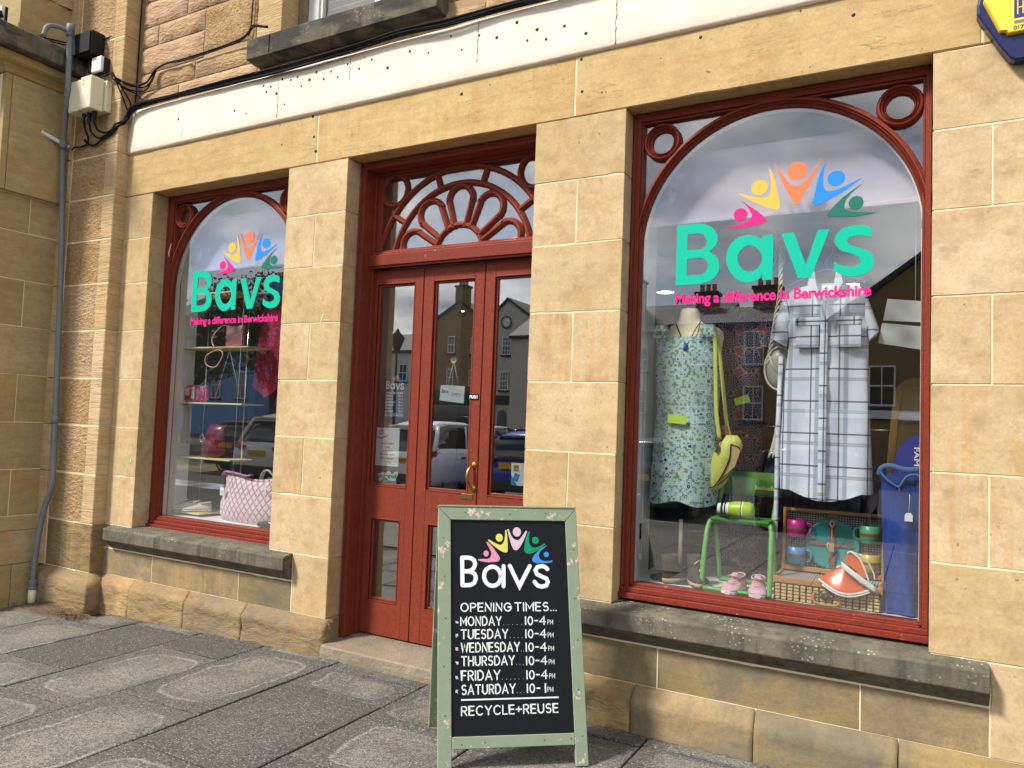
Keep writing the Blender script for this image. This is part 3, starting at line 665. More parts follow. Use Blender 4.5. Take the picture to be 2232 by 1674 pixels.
# ---------------------------------------------------------------- joinery
def sweep(mb, prof, cx, cz, r, a0=0.0, a1=PI, n=40, closed=False, rz=None):
    """prof: (dr, y) points of a closed cross-section"""
    rings = []
    for i in range(n if closed else n+1):
        a = a0+(a1-a0)*i/n
        rings.append([(cx+(r+dr)*math.cos(a), y, cz+((rz or r)+dr)*math.sin(a)) for dr, y in prof])
    if closed: rings.append(rings[0])
    mb.loft(rings, caps=not closed, smooth=False)
def bar(mb, p, q, w, y0, y1, ridge=True):
    """glazing bar between 2D points, triangular nose"""
    d = Vector((q[0]-p[0], q[1]-p[1])); d.normalize(); nx, nz = -d.y, d.x; rings = []
    for e in (p, q):
        rings.append([(e[0]+nx*w/2, y1, e[1]+nz*w/2), (e[0]+nx*w/2, (y0+y1)/2, e[1]+nz*w/2), (e[0]+nx*w*.12, y0, e[1]+nz*w*.12), (e[0]-nx*w*.12, y0, e[1]-nz*w*.12), (e[0]-nx*w/2, (y0+y1)/2, e[1]-nz*w/2), (e[0]-nx*w/2, y1, e[1]-nz*w/2)])
    mb.loft(rings, smooth=False)
def shop_window(x0, x1, yf, band, acx, gb, zb, label):
    il, ir = x0+band, x1-.037; zt = 3.12; R_ = .655; cz = 2.448; yb = yf+.10
    f = MB()
    f.box(x0+.002, il-.012, yf, yb, zb+.055, 3.173); f.box(il-.012, il, yf+.014, yb, gb-.01, zt+.012)
    f.box(x0+.004, x0+.016, yf-.006, yf, zb+.06, 3.171); f.box(il-.03, il-.022, yf-.005, yf, gb-.03, zt+.03)
    f.box(ir+.012, x1-.002, yf, yb, zb+.055, 3.173); f.box(ir, ir+.012, yf+.014, yb, gb-.01, zt+.012)
    f.box(il-.012, ir+.012, yf+.0005, yb, zt+.012, 3.1725); f.box(il, ir, yf+.0145, yb, zt, zt+.012); f.box(x0+.016, x1-.01, yf-.0055, yf, 3.158, 3.170)
    fr = f.build('window_frame', M_red, shop, label=label, bevel=.0025, seg=2)
    b = MB(); b.box(x0+.001, x1-.001, yf-.012, yb, zb+.030, zb+.055); b.box(x0-.0, x1-.0, yf-.030, yb, zb, zb+.029); b.box(il-.005, ir+.005, yf+.004, yb, zb+.055, gb-.012); b.box(il, ir, yf+.018, yb, gb-.014, gb)
    b.build('bottom_rail', M_redchip, fr, bevel=.004, seg=2)
    a = MB(); prof = [(0, yf+.075), (0, yf+.028), (.007, yf+.018), (.011, yf+.022), (.015, yf+.008), (.020, yf+.013), (.025, yf+.001), (.031, yf+.001), (.035, yf+.010), (.041, yf+.012), (.047, yf+.022), (.047, yf+.075)]
    sweep(a, prof, acx, cz, R_, 0, PI, 56)
    for s_ in (-1, 1):
        e = il if s_ < 0 else ir
        rings = [[(acx+s_*(R_+min(dr, .045)), y, z) for dr, y in prof] for z in (cz-.001, cz-.30)]
        if s_ < 0: rings = [[(min(p[0], il+.02) if 0 else p[0], p[1], p[2]) for p in r_] for r_ in rings]
    a.build('arch_moulding', M_red, fr)
    for rx, rz in ((il+.10, 3.013), (ir-.092, 3.015)):
        g_ = MB(); sweep(g_, [(0, yf+.07), (0, yf+.025), (.006, yf+.014), (.011, yf+.022), (.016, yf+.006), (.022, yf+.014), (.027, yf+.001), (.034, yf+.004), (.041, yf+.020), (.041, yf+.07)], rx, rz, .058, 0, 2*PI, 32, True)
        g_.build('ring_moulding', M_red, fr)
    wb = MB(); sweep(wb, [(0, yf+.085), (0, yf+.055), (.006, yf+.055), (.006, yf+.085)], acx, cz, R_-.005, 0, PI, 56)
    wb.box(acx-R_-.001, acx-R_+.008, yf+.055, yf+.085, gb, cz); wb.box(acx+R_-.008, acx+R_+.001, yf+.055, yf+.085, gb, cz)
    wb.build('glazing_bead', M_white, fr)
    yg = yf+.040
    pn = box('pane', il-.008, ir+.008, yg, yg+.004, gb-.008, zt+.006, M_glass, fr)
    return fr, yg
W2, yg2 = shop_window(-1.38, .0185, .105, .056, -.668, .705, .632, 'large arched red shop window nearest the camera')
W1, yg1 = shop_window(-5.22, -3.795, .135, .078, -4.487, .700, .610, 'arched red shop window beside the pilaster')
# doorway
df = MB(); y0 = .12
for sx in (1, -1):
    X = lambda v: v if sx > 0 else -5.184-v
    def bb(a, b, *r_): df.box(min(X(a), X(b)), max(X(a), X(b)), *r_)
    bb(-3.268, -3.222, y0, .30, .11, 3.17); bb(-3.262, -3.25, y0-.007, y0, .14, 3.16); bb(-3.243, -3.236, y0-.005, y0, .14, 3.14); bb(-3.222, -3.206, .215, .30, .11, 3.15); bb(-3.206, -3.165, .238, .30, 2.612, 3.15)
df.box(-3.222, -1.962, y0+.0005, .30, 3.128, 3.1715); df.box(-3.25, -1.93, y0-.0065, y0, 3.15, 3.162); df.box(-3.206, -1.978, .216, .30, 3.112, 3.128); df.box(-3.165, -2.019, .2385, .30, 3.098, 3.112)
door = df.build('door_frame', M_red, shop, label='red door frame standing between the two windows', bevel=.003)
tr = MB(); tr.box(-3.222, -1.962, .185, .30, 2.500, 2.572); tr.box(-3.215, -1.969, .205, .30, 2.572, 2.590)
tr.add([(-3.206, .212, 2.590), (-1.978, .212, 2.590), (-1.978, .240, 2.612), (-3.206, .240, 2.612), (-3.206, .30, 2.590), (-1.978, .30, 2.590), (-1.978, .30, 2.612), (-3.206, .30, 2.612)], [(0, 1, 2, 3), (3, 2, 6, 7), (0, 3, 7, 4), (1, 5, 6, 2), (4, 7, 6, 5)])
tr.box(-3.215, -1.97, .195, .21, 2.486, 2.500); tr.build('transom', M_redchip, door, bevel=.003)
fan = MB(); c0 = -2.563; W_ = .040; y0, y1 = .236, .272
pf = [(0, y1), (0, (y0+y1)/2), (.013, y0), (.024, y0), (.039, (y0+y1)/2), (.039, y1)]
def farc(mb, Rr, zc, zfloor=2.606):
    a = math.asin(max(-1, min(1, (zfloor-zc)/Rr))); sweep(mb, pf, c0, zc, Rr-.039, a, PI-a, 44)
farc(fan, .661, 2.465); farc(fan, .533, 2.487); farc(fan, .195, 2.560)
def on(Rr, zc, ang): return (c0+Rr*math.sin(ang), zc+Rr*math.cos(ang))
for a in (-17.5, 17.5, -55, 55): bar(fan, on(.52, 2.487, R(a)), on(.632, 2.48, R(a)), W_, y0, y1)
for a in (-73, -37, 0, 37, 73):
    A = R(a); ux, uz = math.sin(A), math.cos(A); vx, vz = uz, -ux; zc = 2.530; rr = .088
    dist = .365
    cc = (c0+ux*dist, zc+uz*dist)
    a0 = math.atan2(vz, vx)
    sweep(fan, [(-.021, y1), (-.021, (y0+y1)/2), (-.005, y0), (.005, y0), (.021, (y0+y1)/2), (.021, y1)], cc[0], cc[1], rr, a0-R(12), a0+PI+R(12), 26)
    for s_ in (-1, 1):
        bar(fan, (cc[0]+vx*rr*s_*.99, cc[1]+vz*rr*s_*.99), (c0+ux*.185+vx*s_*.038, zc+uz*.185+vz*s_*.038), .040, y0, y1)
fan.build('fanlight_tracery', M_red, door)
for rx in (-3.083, -2.043):
    g_ = MB(); sweep(g_, pf, rx, 3.010, .082, 0, 2*PI, 32, True); g_.build('ring_moulding', M_red, door)
box('pane', -3.17, -2.014, .262, .266, 2.60, 3.105, M_glassd, door)
leaves = []
for k, (a, b, pa, pb, la, lb) in enumerate([(-3.206, -2.814, -3.168, -2.898, -3.136, -2.94), (-2.810, -2.358, -2.718, -2.443, -2.685, -2.485), (-2.354, -1.978, -2.270, -2.02, -2.235, -2.035)]):
    lf = MB(); y0, y1 = .25, .295; zb_, zt_ = .122, 2.485; e = .014
    lf.box(a, pa-e, y0, y1, zb_, zt_); lf.box(pb+e, b, y0, y1, zb_, zt_)
    lf.box(pa-e, pb+e, y0+.0006, y1, 2.372+e, zt_-.0006); lf.box(pa-e, pb+e, y0+.0006, y1, .842+e, 1.085-e); lf.box(pa-e, pb+e, y0+.0006, y1, zb_+.0006, .352-e)
    lf.box(pa-e, la-e, y0+.0008, y1, .352-e, .842+e); lf.box(lb+e, pb+e, y0+.0008, y1, .352-e, .842+e)
    for (p, q, u, v) in ((pa, pb, 1.085, 2.372), (la, lb, .352, .842)):
        lf.box(p-e, p, y0+.012, y1, u-e, v+e); lf.box(q, q+e, y0+.012, y1, u-e, v+e); lf.box(p, q, y0+.0125, y1, v, v+e); lf.box(p, q, y0+.0125, y1, u-e, u)
        lf.box(p-e-.006, p-e, y0-.003, y0+.01, u-e-.006, v+e+.006); lf.box(q+e, q+e+.006, y0-.003, y0+.01, u-e-.006, v+e+.006); lf.box(p-e, q+e, y0-.0028, y0+.01, v+e, v+e+.006); lf.box(p-e, q+e, y0-.0028, y0+.01, u-e-.006, u-e)
    lf.box(b-.006, b-.001, y0-.003, y0+.002, zb_, zt_) if k < 2 else None
    L_ = lf.build('door_leaf', M_red, shop, bevel=.0025, label=['left leaf of the red door, with notices in its glass', 'middle leaf of the red door, with a brass handle', 'right leaf of the red door'][k]); leaves.append(L_)
    box('pane', pa-.004, pb+.004, .272, .276, 1.081, 2.376, M_glassd, L_); box('pane', la-.004, lb+.004, .2725, .2765, .348, .846, M_glassd, L_)
h = MB(); h.tube([(-2.385, .246, 1.243), (-2.395, .225, 1.232), (-2.402, .208, 1.205), (-2.404, .203, 1.175), (-2.402, .208, 1.145), (-2.395, .225, 1.118), (-2.385, .246, 1.108)], [.006, .008, .010, .011, .010, .008, .006], 10)
for z in (1.246, 1.105): h.lathe([(.0005, .238), (.010, .239), (.017, .244), (.020, .250)], (-2.384, 0, z), 16, 'y')
h.build('handle', M_brass, leaves[1])
box('finger_plate', -2.465, -2.385, .2465, .2497, 1.035, 1.068, M_brass, leaves[1], .001)
ps = MB(); ps.box(-2.437, -2.372, .2455, .2496, 1.640, 1.672); ps = ps.build('push_plate', M_black, leaves[1])
t = MB(); stroke_text(t, 'PUSH', -2.431, -2.379, 1.648, .016, .0042, lambda p: (p[0], .2452, p[1])); t.build('lettering', M_bwhite, ps)

# vinyl on the windows: five little figures, the name, the tagline
TRC = {"E_orange":[[[-0.662,2.835],[-0.645,2.789],[-0.619,2.725],[-0.586,2.656],[-0.564,2.618],[-0.555,2.61],[-0.545,2.616],[-0.526,2.645],[-0.496,2.702],[-0.466,2.769],[-0.441,2.831],[-0.473,2.779],[-0.506,2.733],[-0.534,2.708],[-0.557,2.704],[-0.58,2.714],[-0.609,2.75],[-0.638,2.796]],[-0.552,2.776,0.047,0.045]],"E_yellow":[[[-0.842,2.706],[-0.782,2.663],[-0.715,2.623],[-0.656,2.598],[-0.636,2.596],[-0.629,2.612],[-0.636,2.654],[-0.651,2.725],[-0.667,2.78],[-0.687,2.816],[-0.676,2.759],[-0.673,2.712],[-0.675,2.682],[-0.69,2.664],[-0.715,2.661],[-0.76,2.672],[-0.797,2.687]],[-0.727,2.716,0.04,0.038]],"E_blue":[[[-0.422,2.804],[-0.44,2.773],[-0.458,2.72],[-0.471,2.658],[-0.479,2.614],[-0.475,2.599],[-0.463,2.597],[-0.426,2.61],[-0.366,2.638],[-0.316,2.669],[-0.263,2.708],[-0.307,2.69],[-0.353,2.67],[-0.393,2.66],[-0.416,2.662],[-0.432,2.683],[-0.434,2.72],[-0.43,2.764]],[-0.377,2.718,0.039,0.037]],"E_pink":[[[-0.844,2.677],[-0.796,2.645],[-0.736,2.598],[-0.699,2.564],[-0.692,2.549],[-0.698,2.539],[-0.727,2.53],[-0.786,2.525],[-0.854,2.527],[-0.904,2.533],[-0.847,2.536],[-0.794,2.548],[-0.769,2.565],[-0.761,2.58],[-0.777,2.612],[-0.811,2.653]],[-0.817,2.589,0.034,0.032]],"E_green":[[[-0.261,2.68],[-0.306,2.653],[-0.352,2.618],[-0.392,2.578],[-0.415,2.548],[-0.411,2.539],[-0.378,2.534],[-0.318,2.528],[-0.25,2.529],[-0.202,2.537],[-0.247,2.542],[-0.299,2.55],[-0.332,2.561],[-0.339,2.576],[-0.335,2.605],[-0.306,2.642]],[-0.29,2.591,0.032,0.032]],"L_B":[[[-1.139,2.563],[-1.029,2.564],[-0.983,2.553],[-0.947,2.527],[-0.928,2.487],[-0.935,2.446],[-0.969,2.413],[-0.933,2.385],[-0.917,2.348],[-0.921,2.303],[-0.951,2.269],[-1.001,2.252],[-1.062,2.248],[-1.139,2.249]],[[-1.082,2.513],[-1.017,2.511],[-0.994,2.495],[-0.982,2.468],[-0.99,2.441],[-1.02,2.429],[-1.082,2.43]],[[-1.082,2.383],[-1.009,2.385],[-0.983,2.368],[-0.975,2.342],[-0.984,2.312],[-1.012,2.298],[-1.083,2.297]]],"L_a":[[[-0.764,2.48],[-0.735,2.471],[-0.711,2.453],[-0.707,2.474],[-0.657,2.475],[-0.657,2.251],[-0.705,2.25],[-0.708,2.279],[-0.726,2.255],[-0.759,2.244],[-0.798,2.247],[-0.842,2.278],[-0.875,2.33],[-0.883,2.386],[-0.865,2.441],[-0.827,2.473],[-0.793,2.481]],[[-0.763,2.428],[-0.734,2.412],[-0.712,2.378],[-0.711,2.348],[-0.727,2.315],[-0.76,2.297],[-0.789,2.302],[-0.816,2.331],[-0.827,2.367],[-0.82,2.397],[-0.796,2.422]]],"L_v":[[[-0.62,2.474],[-0.563,2.476],[-0.506,2.314],[-0.455,2.477],[-0.403,2.477],[-0.481,2.25],[-0.539,2.25]]],"L_s":[[[-0.224,2.466],[-0.223,2.422],[-0.253,2.432],[-0.286,2.436],[-0.316,2.43],[-0.328,2.415],[-0.316,2.397],[-0.273,2.377],[-0.231,2.355],[-0.212,2.321],[-0.214,2.289],[-0.234,2.263],[-0.267,2.247],[-0.309,2.245],[-0.348,2.256],[-0.38,2.275],[-0.38,2.32],[-0.353,2.301],[-0.314,2.291],[-0.285,2.295],[-0.266,2.311],[-0.273,2.333],[-0.306,2.352],[-0.349,2.369],[-0.376,2.4],[-0.38,2.429],[-0.363,2.46],[-0.334,2.479],[-0.291,2.484],[-0.253,2.478]]],"A_white":[[[0.317,1.011],[0.324,1.013],[0.331,0.992],[0.341,0.974],[0.356,0.964],[0.372,0.965],[0.388,0.983],[0.404,1.006],[0.411,1.003],[0.4,0.976],[0.381,0.94],[0.365,0.92],[0.356,0.917],[0.345,0.92],[0.334,0.942],[0.325,0.974]],[0.362,1.0,0.0195,0.0215]],"A_yellow":[[[0.225,0.96],[0.23,0.964],[0.25,0.953],[0.278,0.941],[0.292,0.945],[0.301,0.959],[0.306,0.986],[0.307,1.008],[0.313,1.009],[0.316,0.974],[0.317,0.931],[0.315,0.91],[0.305,0.906],[0.289,0.911],[0.259,0.93],[0.236,0.949]],[0.278,0.973,0.0165,0.018]],"A_pink":[[[0.217,0.953],[0.222,0.953],[0.245,0.932],[0.27,0.898],[0.279,0.882],[0.275,0.869],[0.259,0.864],[0.224,0.862],[0.194,0.866],[0.178,0.871],[0.179,0.876],[0.203,0.877],[0.226,0.878],[0.239,0.892],[0.238,0.91],[0.226,0.934]],[0.216,0.901,0.012,0.0135]],"A_green":[[[0.417,1.0],[0.424,1.001],[0.419,0.974],[0.419,0.949],[0.43,0.933],[0.445,0.929],[0.468,0.935],[0.491,0.948],[0.495,0.944],[0.471,0.923],[0.439,0.907],[0.416,0.901],[0.399,0.907],[0.395,0.922],[0.4,0.953],[0.407,0.978]],[0.449,0.962,0.0165,0.0165]],"A_blue":[[[0.503,0.938],[0.498,0.938],[0.475,0.925],[0.446,0.899],[0.432,0.878],[0.436,0.865],[0.455,0.859],[0.493,0.859],[0.522,0.862],[0.528,0.869],[0.525,0.871],[0.512,0.869],[0.488,0.869],[0.47,0.876],[0.464,0.892],[0.47,0.91],[0.485,0.923]],[0.499,0.898,0.0125,0.012]],"S_B":[[[0.105,0.882],[0.106,0.761]],[[0.105,0.882],[0.141,0.881],[0.16,0.87],[0.164,0.853],[0.155,0.833],[0.137,0.823],[0.108,0.822]],[[0.108,0.822],[0.144,0.82],[0.162,0.809],[0.167,0.791],[0.16,0.772],[0.142,0.762],[0.106,0.761]]],"S_a":[[[0.282,0.799],[0.28,0.786],[0.275,0.775],[0.266,0.765],[0.255,0.76],[0.244,0.758],[0.232,0.76],[0.221,0.766],[0.212,0.776],[0.207,0.787],[0.205,0.8],[0.207,0.813],[0.212,0.825],[0.221,0.834],[0.232,0.84],[0.244,0.842],[0.256,0.84],[0.266,0.834],[0.275,0.824],[0.28,0.812],[0.282,0.799]],[[0.296,0.845],[0.294,0.756]]],"S_v":[[[0.325,0.846],[0.368,0.756],[0.419,0.845]]],"S_s":[[[0.502,0.832],[0.49,0.842],[0.474,0.845],[0.455,0.841],[0.445,0.827],[0.452,0.809],[0.475,0.798],[0.496,0.789],[0.502,0.775],[0.495,0.759],[0.474,0.754],[0.453,0.759],[0.439,0.775]]]}
def extr(y): return (lambda p: (p[0], y, p[1])), (lambda p: (p[0], y+.0006, p[1]))
def ell(c): return [(c[0]+c[2]*math.cos(2*PI*k/36), c[1]+c[3]*math.sin(2*PI*k/36)) for k in range(36)]
def vinyl(win, y, mx, lab):
    f0, f1 = extr(y)
    T = lambda l: [mx(p) for p in l]
    for k, mt in (('orange', V_ora), ('yellow', V_yel), ('blue', V_blu), ('pink', V_pink), ('green', V_grn)):
        body, head = TRC['E_'+k]; m = MB(); m.prism(T(smooth_loop(body, 4, 52)), f0, f1); m.prism(T(ell(head)), f0, f1); m.build('emblem_figure', mt, win, label=k+' figure with raised arms above the lettering')
    for k in 'Bavs':
        loops = [T(smooth_loop(l, 4, 40)) for l in TRC['L_'+k]]; m = MB(); m.prism(loops[0], f0, f1, loops[1:]); m.build('letter_'+k.lower(), V_teal, win)
    m = MB(); a = mx((-1.139, 2.152)); b = mx((-.221, 2.204)); fit_text(m, 'Making a difference in Berwickshire', a[0], b[0], a[1], b[1], f0, .036, .97); m.build('tagline', V_pink, win)
vinyl(W2, yg2-.0014, lambda p: p, '')
kx = (-4.0+4.929)/(-.214+1.139)
vinyl(W1, yg1-.0014, lambda p: (-4.929+(p[0]+1.139)*kx, 2.262+(p[1]-2.249)*1.0), '')

# scrapes and a brown stain where people have knocked the stone and paint
def scrape(parent, pts, y, w, mt, name='scrape'):
    m = MB(); L_, R__ = ribbon2d(pts, w); n_ = len(pts); vs = []
    for i in range(n_): k_ = .35+.65*math.sin(PI*(i+.5)/n_); c__ = (L_[i]+R__[i])/2; vs.append((c__.x+(L_[i].x-c__.x)*k_, y, c__.y+(L_[i].y-c__.y)*k_))
    for i in range(n_): k_ = .35+.65*math.sin(PI*(i+.5)/n_); c__ = (L_[i]+R__[i])/2; vs.append((c__.x+(R__[i].x-c__.x)*k_, y, c__.y+(R__[i].y-c__.y)*k_))
    m.add(vs, [(i, i+1, n_+i+1, n_+i) for i in range(n_-1)]); return m.build(name, mt, parent)
scrape(W1, [(-5.168, 2.70), (-5.172, 2.73), (-5.160, 2.77), (-5.150, 2.80)], .1285, .012, M_mortar)
scrape(shop, [(-3.44, 2.10), (-3.43, 2.14), (-3.415, 2.165)], -.0042, .006, M_mortar); scrape(shop, [(-3.42, 2.125), (-3.39, 2.128), (-3.36, 2.122)], -.0042, .004, M_mortar)
scrape(shop, [(-5.29, 1.10), (-5.285, 1.13)], -.0042, .012, M_mortar); 
# ---------------------------------------------------------------- inside
M_in = plain('interior_wall', srgb(150, 148, 142), .9, .1, 5); M_ceil = plain('interior_ceiling', srgb(176, 176, 176), .9, .05, 5); M_carpet = plain('carpet', c4(.05, .05, .055), .95, .3, 80)
M_inw = plain('white_display_board', srgb(226, 228, 228), .6, .05, 8)
rm = MB(); rm.box(-6.1, 3.2, 6.0, 6.2, .05, 3.2); rm.box(-6.2, -6.05, .34, 6.1, .05, 3.2); rm.box(3.1, 3.25, .34, 6.1, .05, 3.2)
for a, b in ((-6.0, -5.22), (-3.795, -3.29), (-1.89, -1.38), (.02, 3.2)): rm.box(a, b, .341, .40, .05, 3.3)
rm.box(-5.22, -3.795, .36, .40, .05, .66); rm.box(-1.38, .02, .36, .40, .05, .66)
rm.box(-6.1, 3.2, .46, .52, 2.86, 3.3)
rm.build('inner_walls', M_in, shop)
ce = MB(); ce.box(-6.1, 3.2, .52, 6.1, 2.86, 2.95); ce.box(-6.1, 3.2, .30, .52, 3.3, 3.36); ce.build('ceiling', M_ceil, shop)
box('inner_floor', -6.1, 3.2, .32, 6.1, .0, .10, M_carpet, shop)
cr_ = MB(); cr_.box(-6.3, 3.2, .36, 8.0, 3.38, 6.5); cr_.box(-6.3, 3.2, 6.2, 8, -.2, 3.38); cr_.box(-6.3, -6.2, .3, 8, -.2, 3.38); cr_.box(3.25, 3.4, .36, 8, -.2, 3.38); cr_.build('building_core', M_wing, shop)
# display shelves behind the windows
box('display_board', -1.374, .016, .2065, .98, .680, .702, M_inw, shop); box('side_panel', -1.376, -1.352, .2065, .47, .702, 2.86, M_inw, shop)
box('display_board', -5.215, -3.80, .2365, .85, .675, .697, M_inw, shop); box('side_panel', -5.195, -5.165, .2365, .42, .697, 2.9, M_inw, shop)
M_door_in = plain('grey_inner_door', srgb(168, 162, 146), .8, .1, 10)
box('inner_lobby_wall', -3.24, -3.20, .32, 1.3, .10, 2.86, M_door_in, shop)
M_lamp = Mat('downlight_glow'); M_lamp.b.inputs['Emission Color'].default_value = (1, .98, .93, 1); M_lamp.b.inputs['Emission Strength'].default_value = 9.0; M_lamp = M_lamp.m
for i, (x, y) in enumerate([(-.245, 1.07), (-2.25, 3.5), (-4.4, 1.6), (-2.6, 1.3), (1.2, 2.6), (-5.0, 4.0), (-.6, 3.6)]):
    m = MB(); m.lathe([(.0005, 2.853), (.082, 2.853)], (x, y, 0), 24); o = m.build('downlight', M_lamp, shop); m = MB(); m.lathe([(.082, 2.858), (.084, 2.848), (.100, 2.850), (.104, 2.859)], (x, y, 0), 24); m.build('rim', M_white, o)

# ================================================================== LEFT WING (neighbouring building)
wing = empty('neighbouring_wing', 'shaded sandstone wing with a heavy weathered cornice at the left edge', 'building', (-6.6, -.3, 0))
def wblk(y0, y1, z0, z1, xf=-6.25, mat=None, bev=.003, name='stone'):
    j = random.uniform(-.001, .001); return MB().box(-9.5, xf+j, y0+.002, y1-.002, z0+.002, z1-.002).build(name, mat or M_wing, wing, bevel=bev, seg=1)
ws = [(.635, 1.0, [-.345]), (1.0, 1.37, []), (1.37, 1.744, [-.347]), (1.744, 2.122, []), (2.122, 2.487, [-.345]), (2.487, 2.862, []), (2.862, 3.15, [-.342])]
for z0, z1, js in ws:
    e = [-.115]+js+[-.62]
    for a, b in zip(e[:-1], e[1:]): wblk(b, a, z0, z1)
for a, b in ((-.115, -.322), (-.322, -.66)): wblk(b, a, -.15, .27, -6.19, M_wing)
wblk(-.66, -.115, .27, .53, -6.19)
MB().add([(-9.49, -.66, .53), (-9.49, -.115, .53), (-6.19, -.115, .532), (-6.19, -.66, .532), (-9.49, -.66, .633), (-9.49, -.115, .633), (-6.251, -.115, .633), (-6.251, -.66, .633)], [(0, 1, 2, 3), (3, 2, 6, 7), (4, 7, 6, 5), (0, 3, 7, 4), (1, 5, 6, 2), (0, 4, 5, 1)]).build('stone', M_wing, wing)
for a, b in ((-.562, -.10), (-.612, -.562)): wblk(a, b, 3.153, 4.06, -6.205)
MB().box(-9.48, -6.2525, -.615, -.12, -.1, 4.05).build('mortar', M_mortar, wing)
mo = MB(); prf = [(-6.205, 4.062), (-6.198, 4.070), (-6.190, 4.09), (-6.165, 4.115), (-6.130, 4.128), (-6.128, 4.132), (-6.118, 4.136), (-6.118, 4.196), (-9.48, 4.196), (-9.48, 4.062)]
def ret(x): return -.62-(x+6.205)
mo.loft([[(x, -.10, z) for x, z in prf], [(x, ret(x) if x > -6.3 else -.62, z) for x, z in prf]], smooth=False)
mo.build('cornice_moulding', M_wing, wing)
sl = MB(); prs = [(-6.03, 4.205), (-6.027, 4.215), (-6.027, 4.35), (-6.04, 4.362), (-6.30, 4.405), (-9.6, 4.42), (-9.6, 4.205)]
rr_ = []
for i in range(41):
    y = -.10-.86*i/40; rr_.append([(x+.006*noise.noise(Vector((y*9, z*7, 1))), y, z+.004*noise.noise(Vector((y*11, x*5, 2)))) for x, z in prs])
sl.loft(rr_, smooth=False); 
M_corn = sill_mat('weathered_cornice_stone', True); sl.build('cornice_slab', M_corn, wing)
MB().box(-9.4, -6.262, -.517, -.10, 4.41, 4.80).build('stone', M_wing, wing, bevel=.004); 
rb = MB(); rb.grid(lambda u, v: (-6.262+.02*noise.noise(Vector((u*4, v*9, 0)))+.012, -.10-.417*u, 4.80+.5*v), 20, 26, smooth=True); rb.build('stone', M_rub, wing)
MB().box(-9.4, -6.27, -.51, -.12, 4.8, 5.4).build('stone', M_wing, wing)
# front corner of the wing (sunlit strip) is part of the same blocks
br = empty('sign_bracket', 'dark metal bracket above the cornice at the top left corner', 'bracket', (-6.32, -.62, 4.4))
m = MB(); m.box(-6.35, -6.29, -1.0, -.60, 4.50, 4.55, Matrix.Rotation(R(24), 3, 'X'), (-6.32, -.62, 4.47)); m.build('arm', M_black, br, bevel=.004)
m = MB(); m.box(-6.33, -6.30, -.605, -.585, 4.42, 4.60); m.build('back_plate', M_black, br, bevel=.002); m = MB(); m.box(-6.325, -6.305, -.63, -.607, 4.46, 4.60); m.build('light_strip', M_wplas, br)
# ================================================================== THINGS ON THE WALL
def catm(pts, sub=6):
    P_ = [Vector(p) for p in pts]; out = []
    for i in range(len(P_)-1):
        p1, p2 = P_[i], P_[i+1]; p0 = P_[i-1] if i else p1*2-p2; p3 = P_[i+2] if i+2 < len(P_) else p2*2-p1
        for k in range(sub):
            t = k/sub; out.append(.5*((2*p1)+(p2-p0)*t+(2*p0-5*p1+4*p2-p3)*t*t+(3*p1-p0-3*p2+p3)*t**3))
    out.append(P_[-1]); return out
pipe = empty('conduit_pipe', 'long grey plastic pipe running down the pilaster into the ground', 'pipe', (-6.107, -.2, -.03))
pth = [(-6.00, -.27, 4.53), (-5.99, -.27, 4.21), (-5.985, -.268, 3.98), (-6.16, -.172, 3.55), (-6.098, -.165, 2.78), (-6.045, -.165, 1.875), (-6.026, -.165, 1.45), (-6.003, -.165, 1.09), (-5.995, -.167, .93), (-6.01, -.17, .84), (-6.062, -.18, .69), (-6.095, -.19, .48), (-6.105, -.20, .24), (-6.107, -.20, .12)]
MB().tube(catm(pth), .0215, 14).build('pipe', M_pvc, pipe)
for z, x, y in ((4.48, -5.999, -.27), (3.62, -6.135, -.187), (1.40, -6.024, -.165)):
    MB().lathe([(.024, -.03), (.030, -.028), (.030, .028), (.024, .03)], (x, y, z), 16).build('coupler', M_pvc, pipe)
m = MB(); m.tube(catm([(-6.0, -.27, 4.485), (-6.02, -.31, 4.50), (-6.04, -.37, 4.50), (-6.055, -.42, 4.47), (-6.06, -.44, 4.39)]), .018, 12); m.build('elbow', M_pvc, pipe)
MB().lathe([(.0005, .032), (.029, .03), (.031, .0), (.031, -.05), (.026, -.055)], (-6.0, -.27, 4.52), 16).build('cap', M_pvc, pipe)
m = MB(); m.lathe([(.031, .15), (.033, .14), (.033, .10), (.030, .095), (.033, .09), (.033, .075), (.029, .07)], (-6.107, -.20, 0), 18); m.build('collar', M_pvc, pipe)
m = MB(); m.tube([(-6.107, -.20, .085), (-6.107, -.20, -.08)], .028, 16); m.build('ground_socket', M_cream, pipe)
stub = empty('overflow_stub', 'short white plastic tube sticking out behind the grey pipe', 'pipe', (-6.18, -.22, 3.62))
m = MB(); d0 = Vector((-6.135, -.14, 3.615)); d1 = Vector((-6.215, -.31, 3.69)); m.tube([d0, d1], .016, 12, cap=False); m.tube([d0, d1], .012, 12, cap=False); m.build('tube', M_wplas, stub)
m = MB(); m.tube([d1, d1+Vector((-.004, -.01, .004))], .021, 14); m.tube([d1+Vector((0, 0, -.012)), d1+Vector((-.006, -.006, -.055))], [.012, .003], 8); m.build('flared_lip', M_wplas, stub)
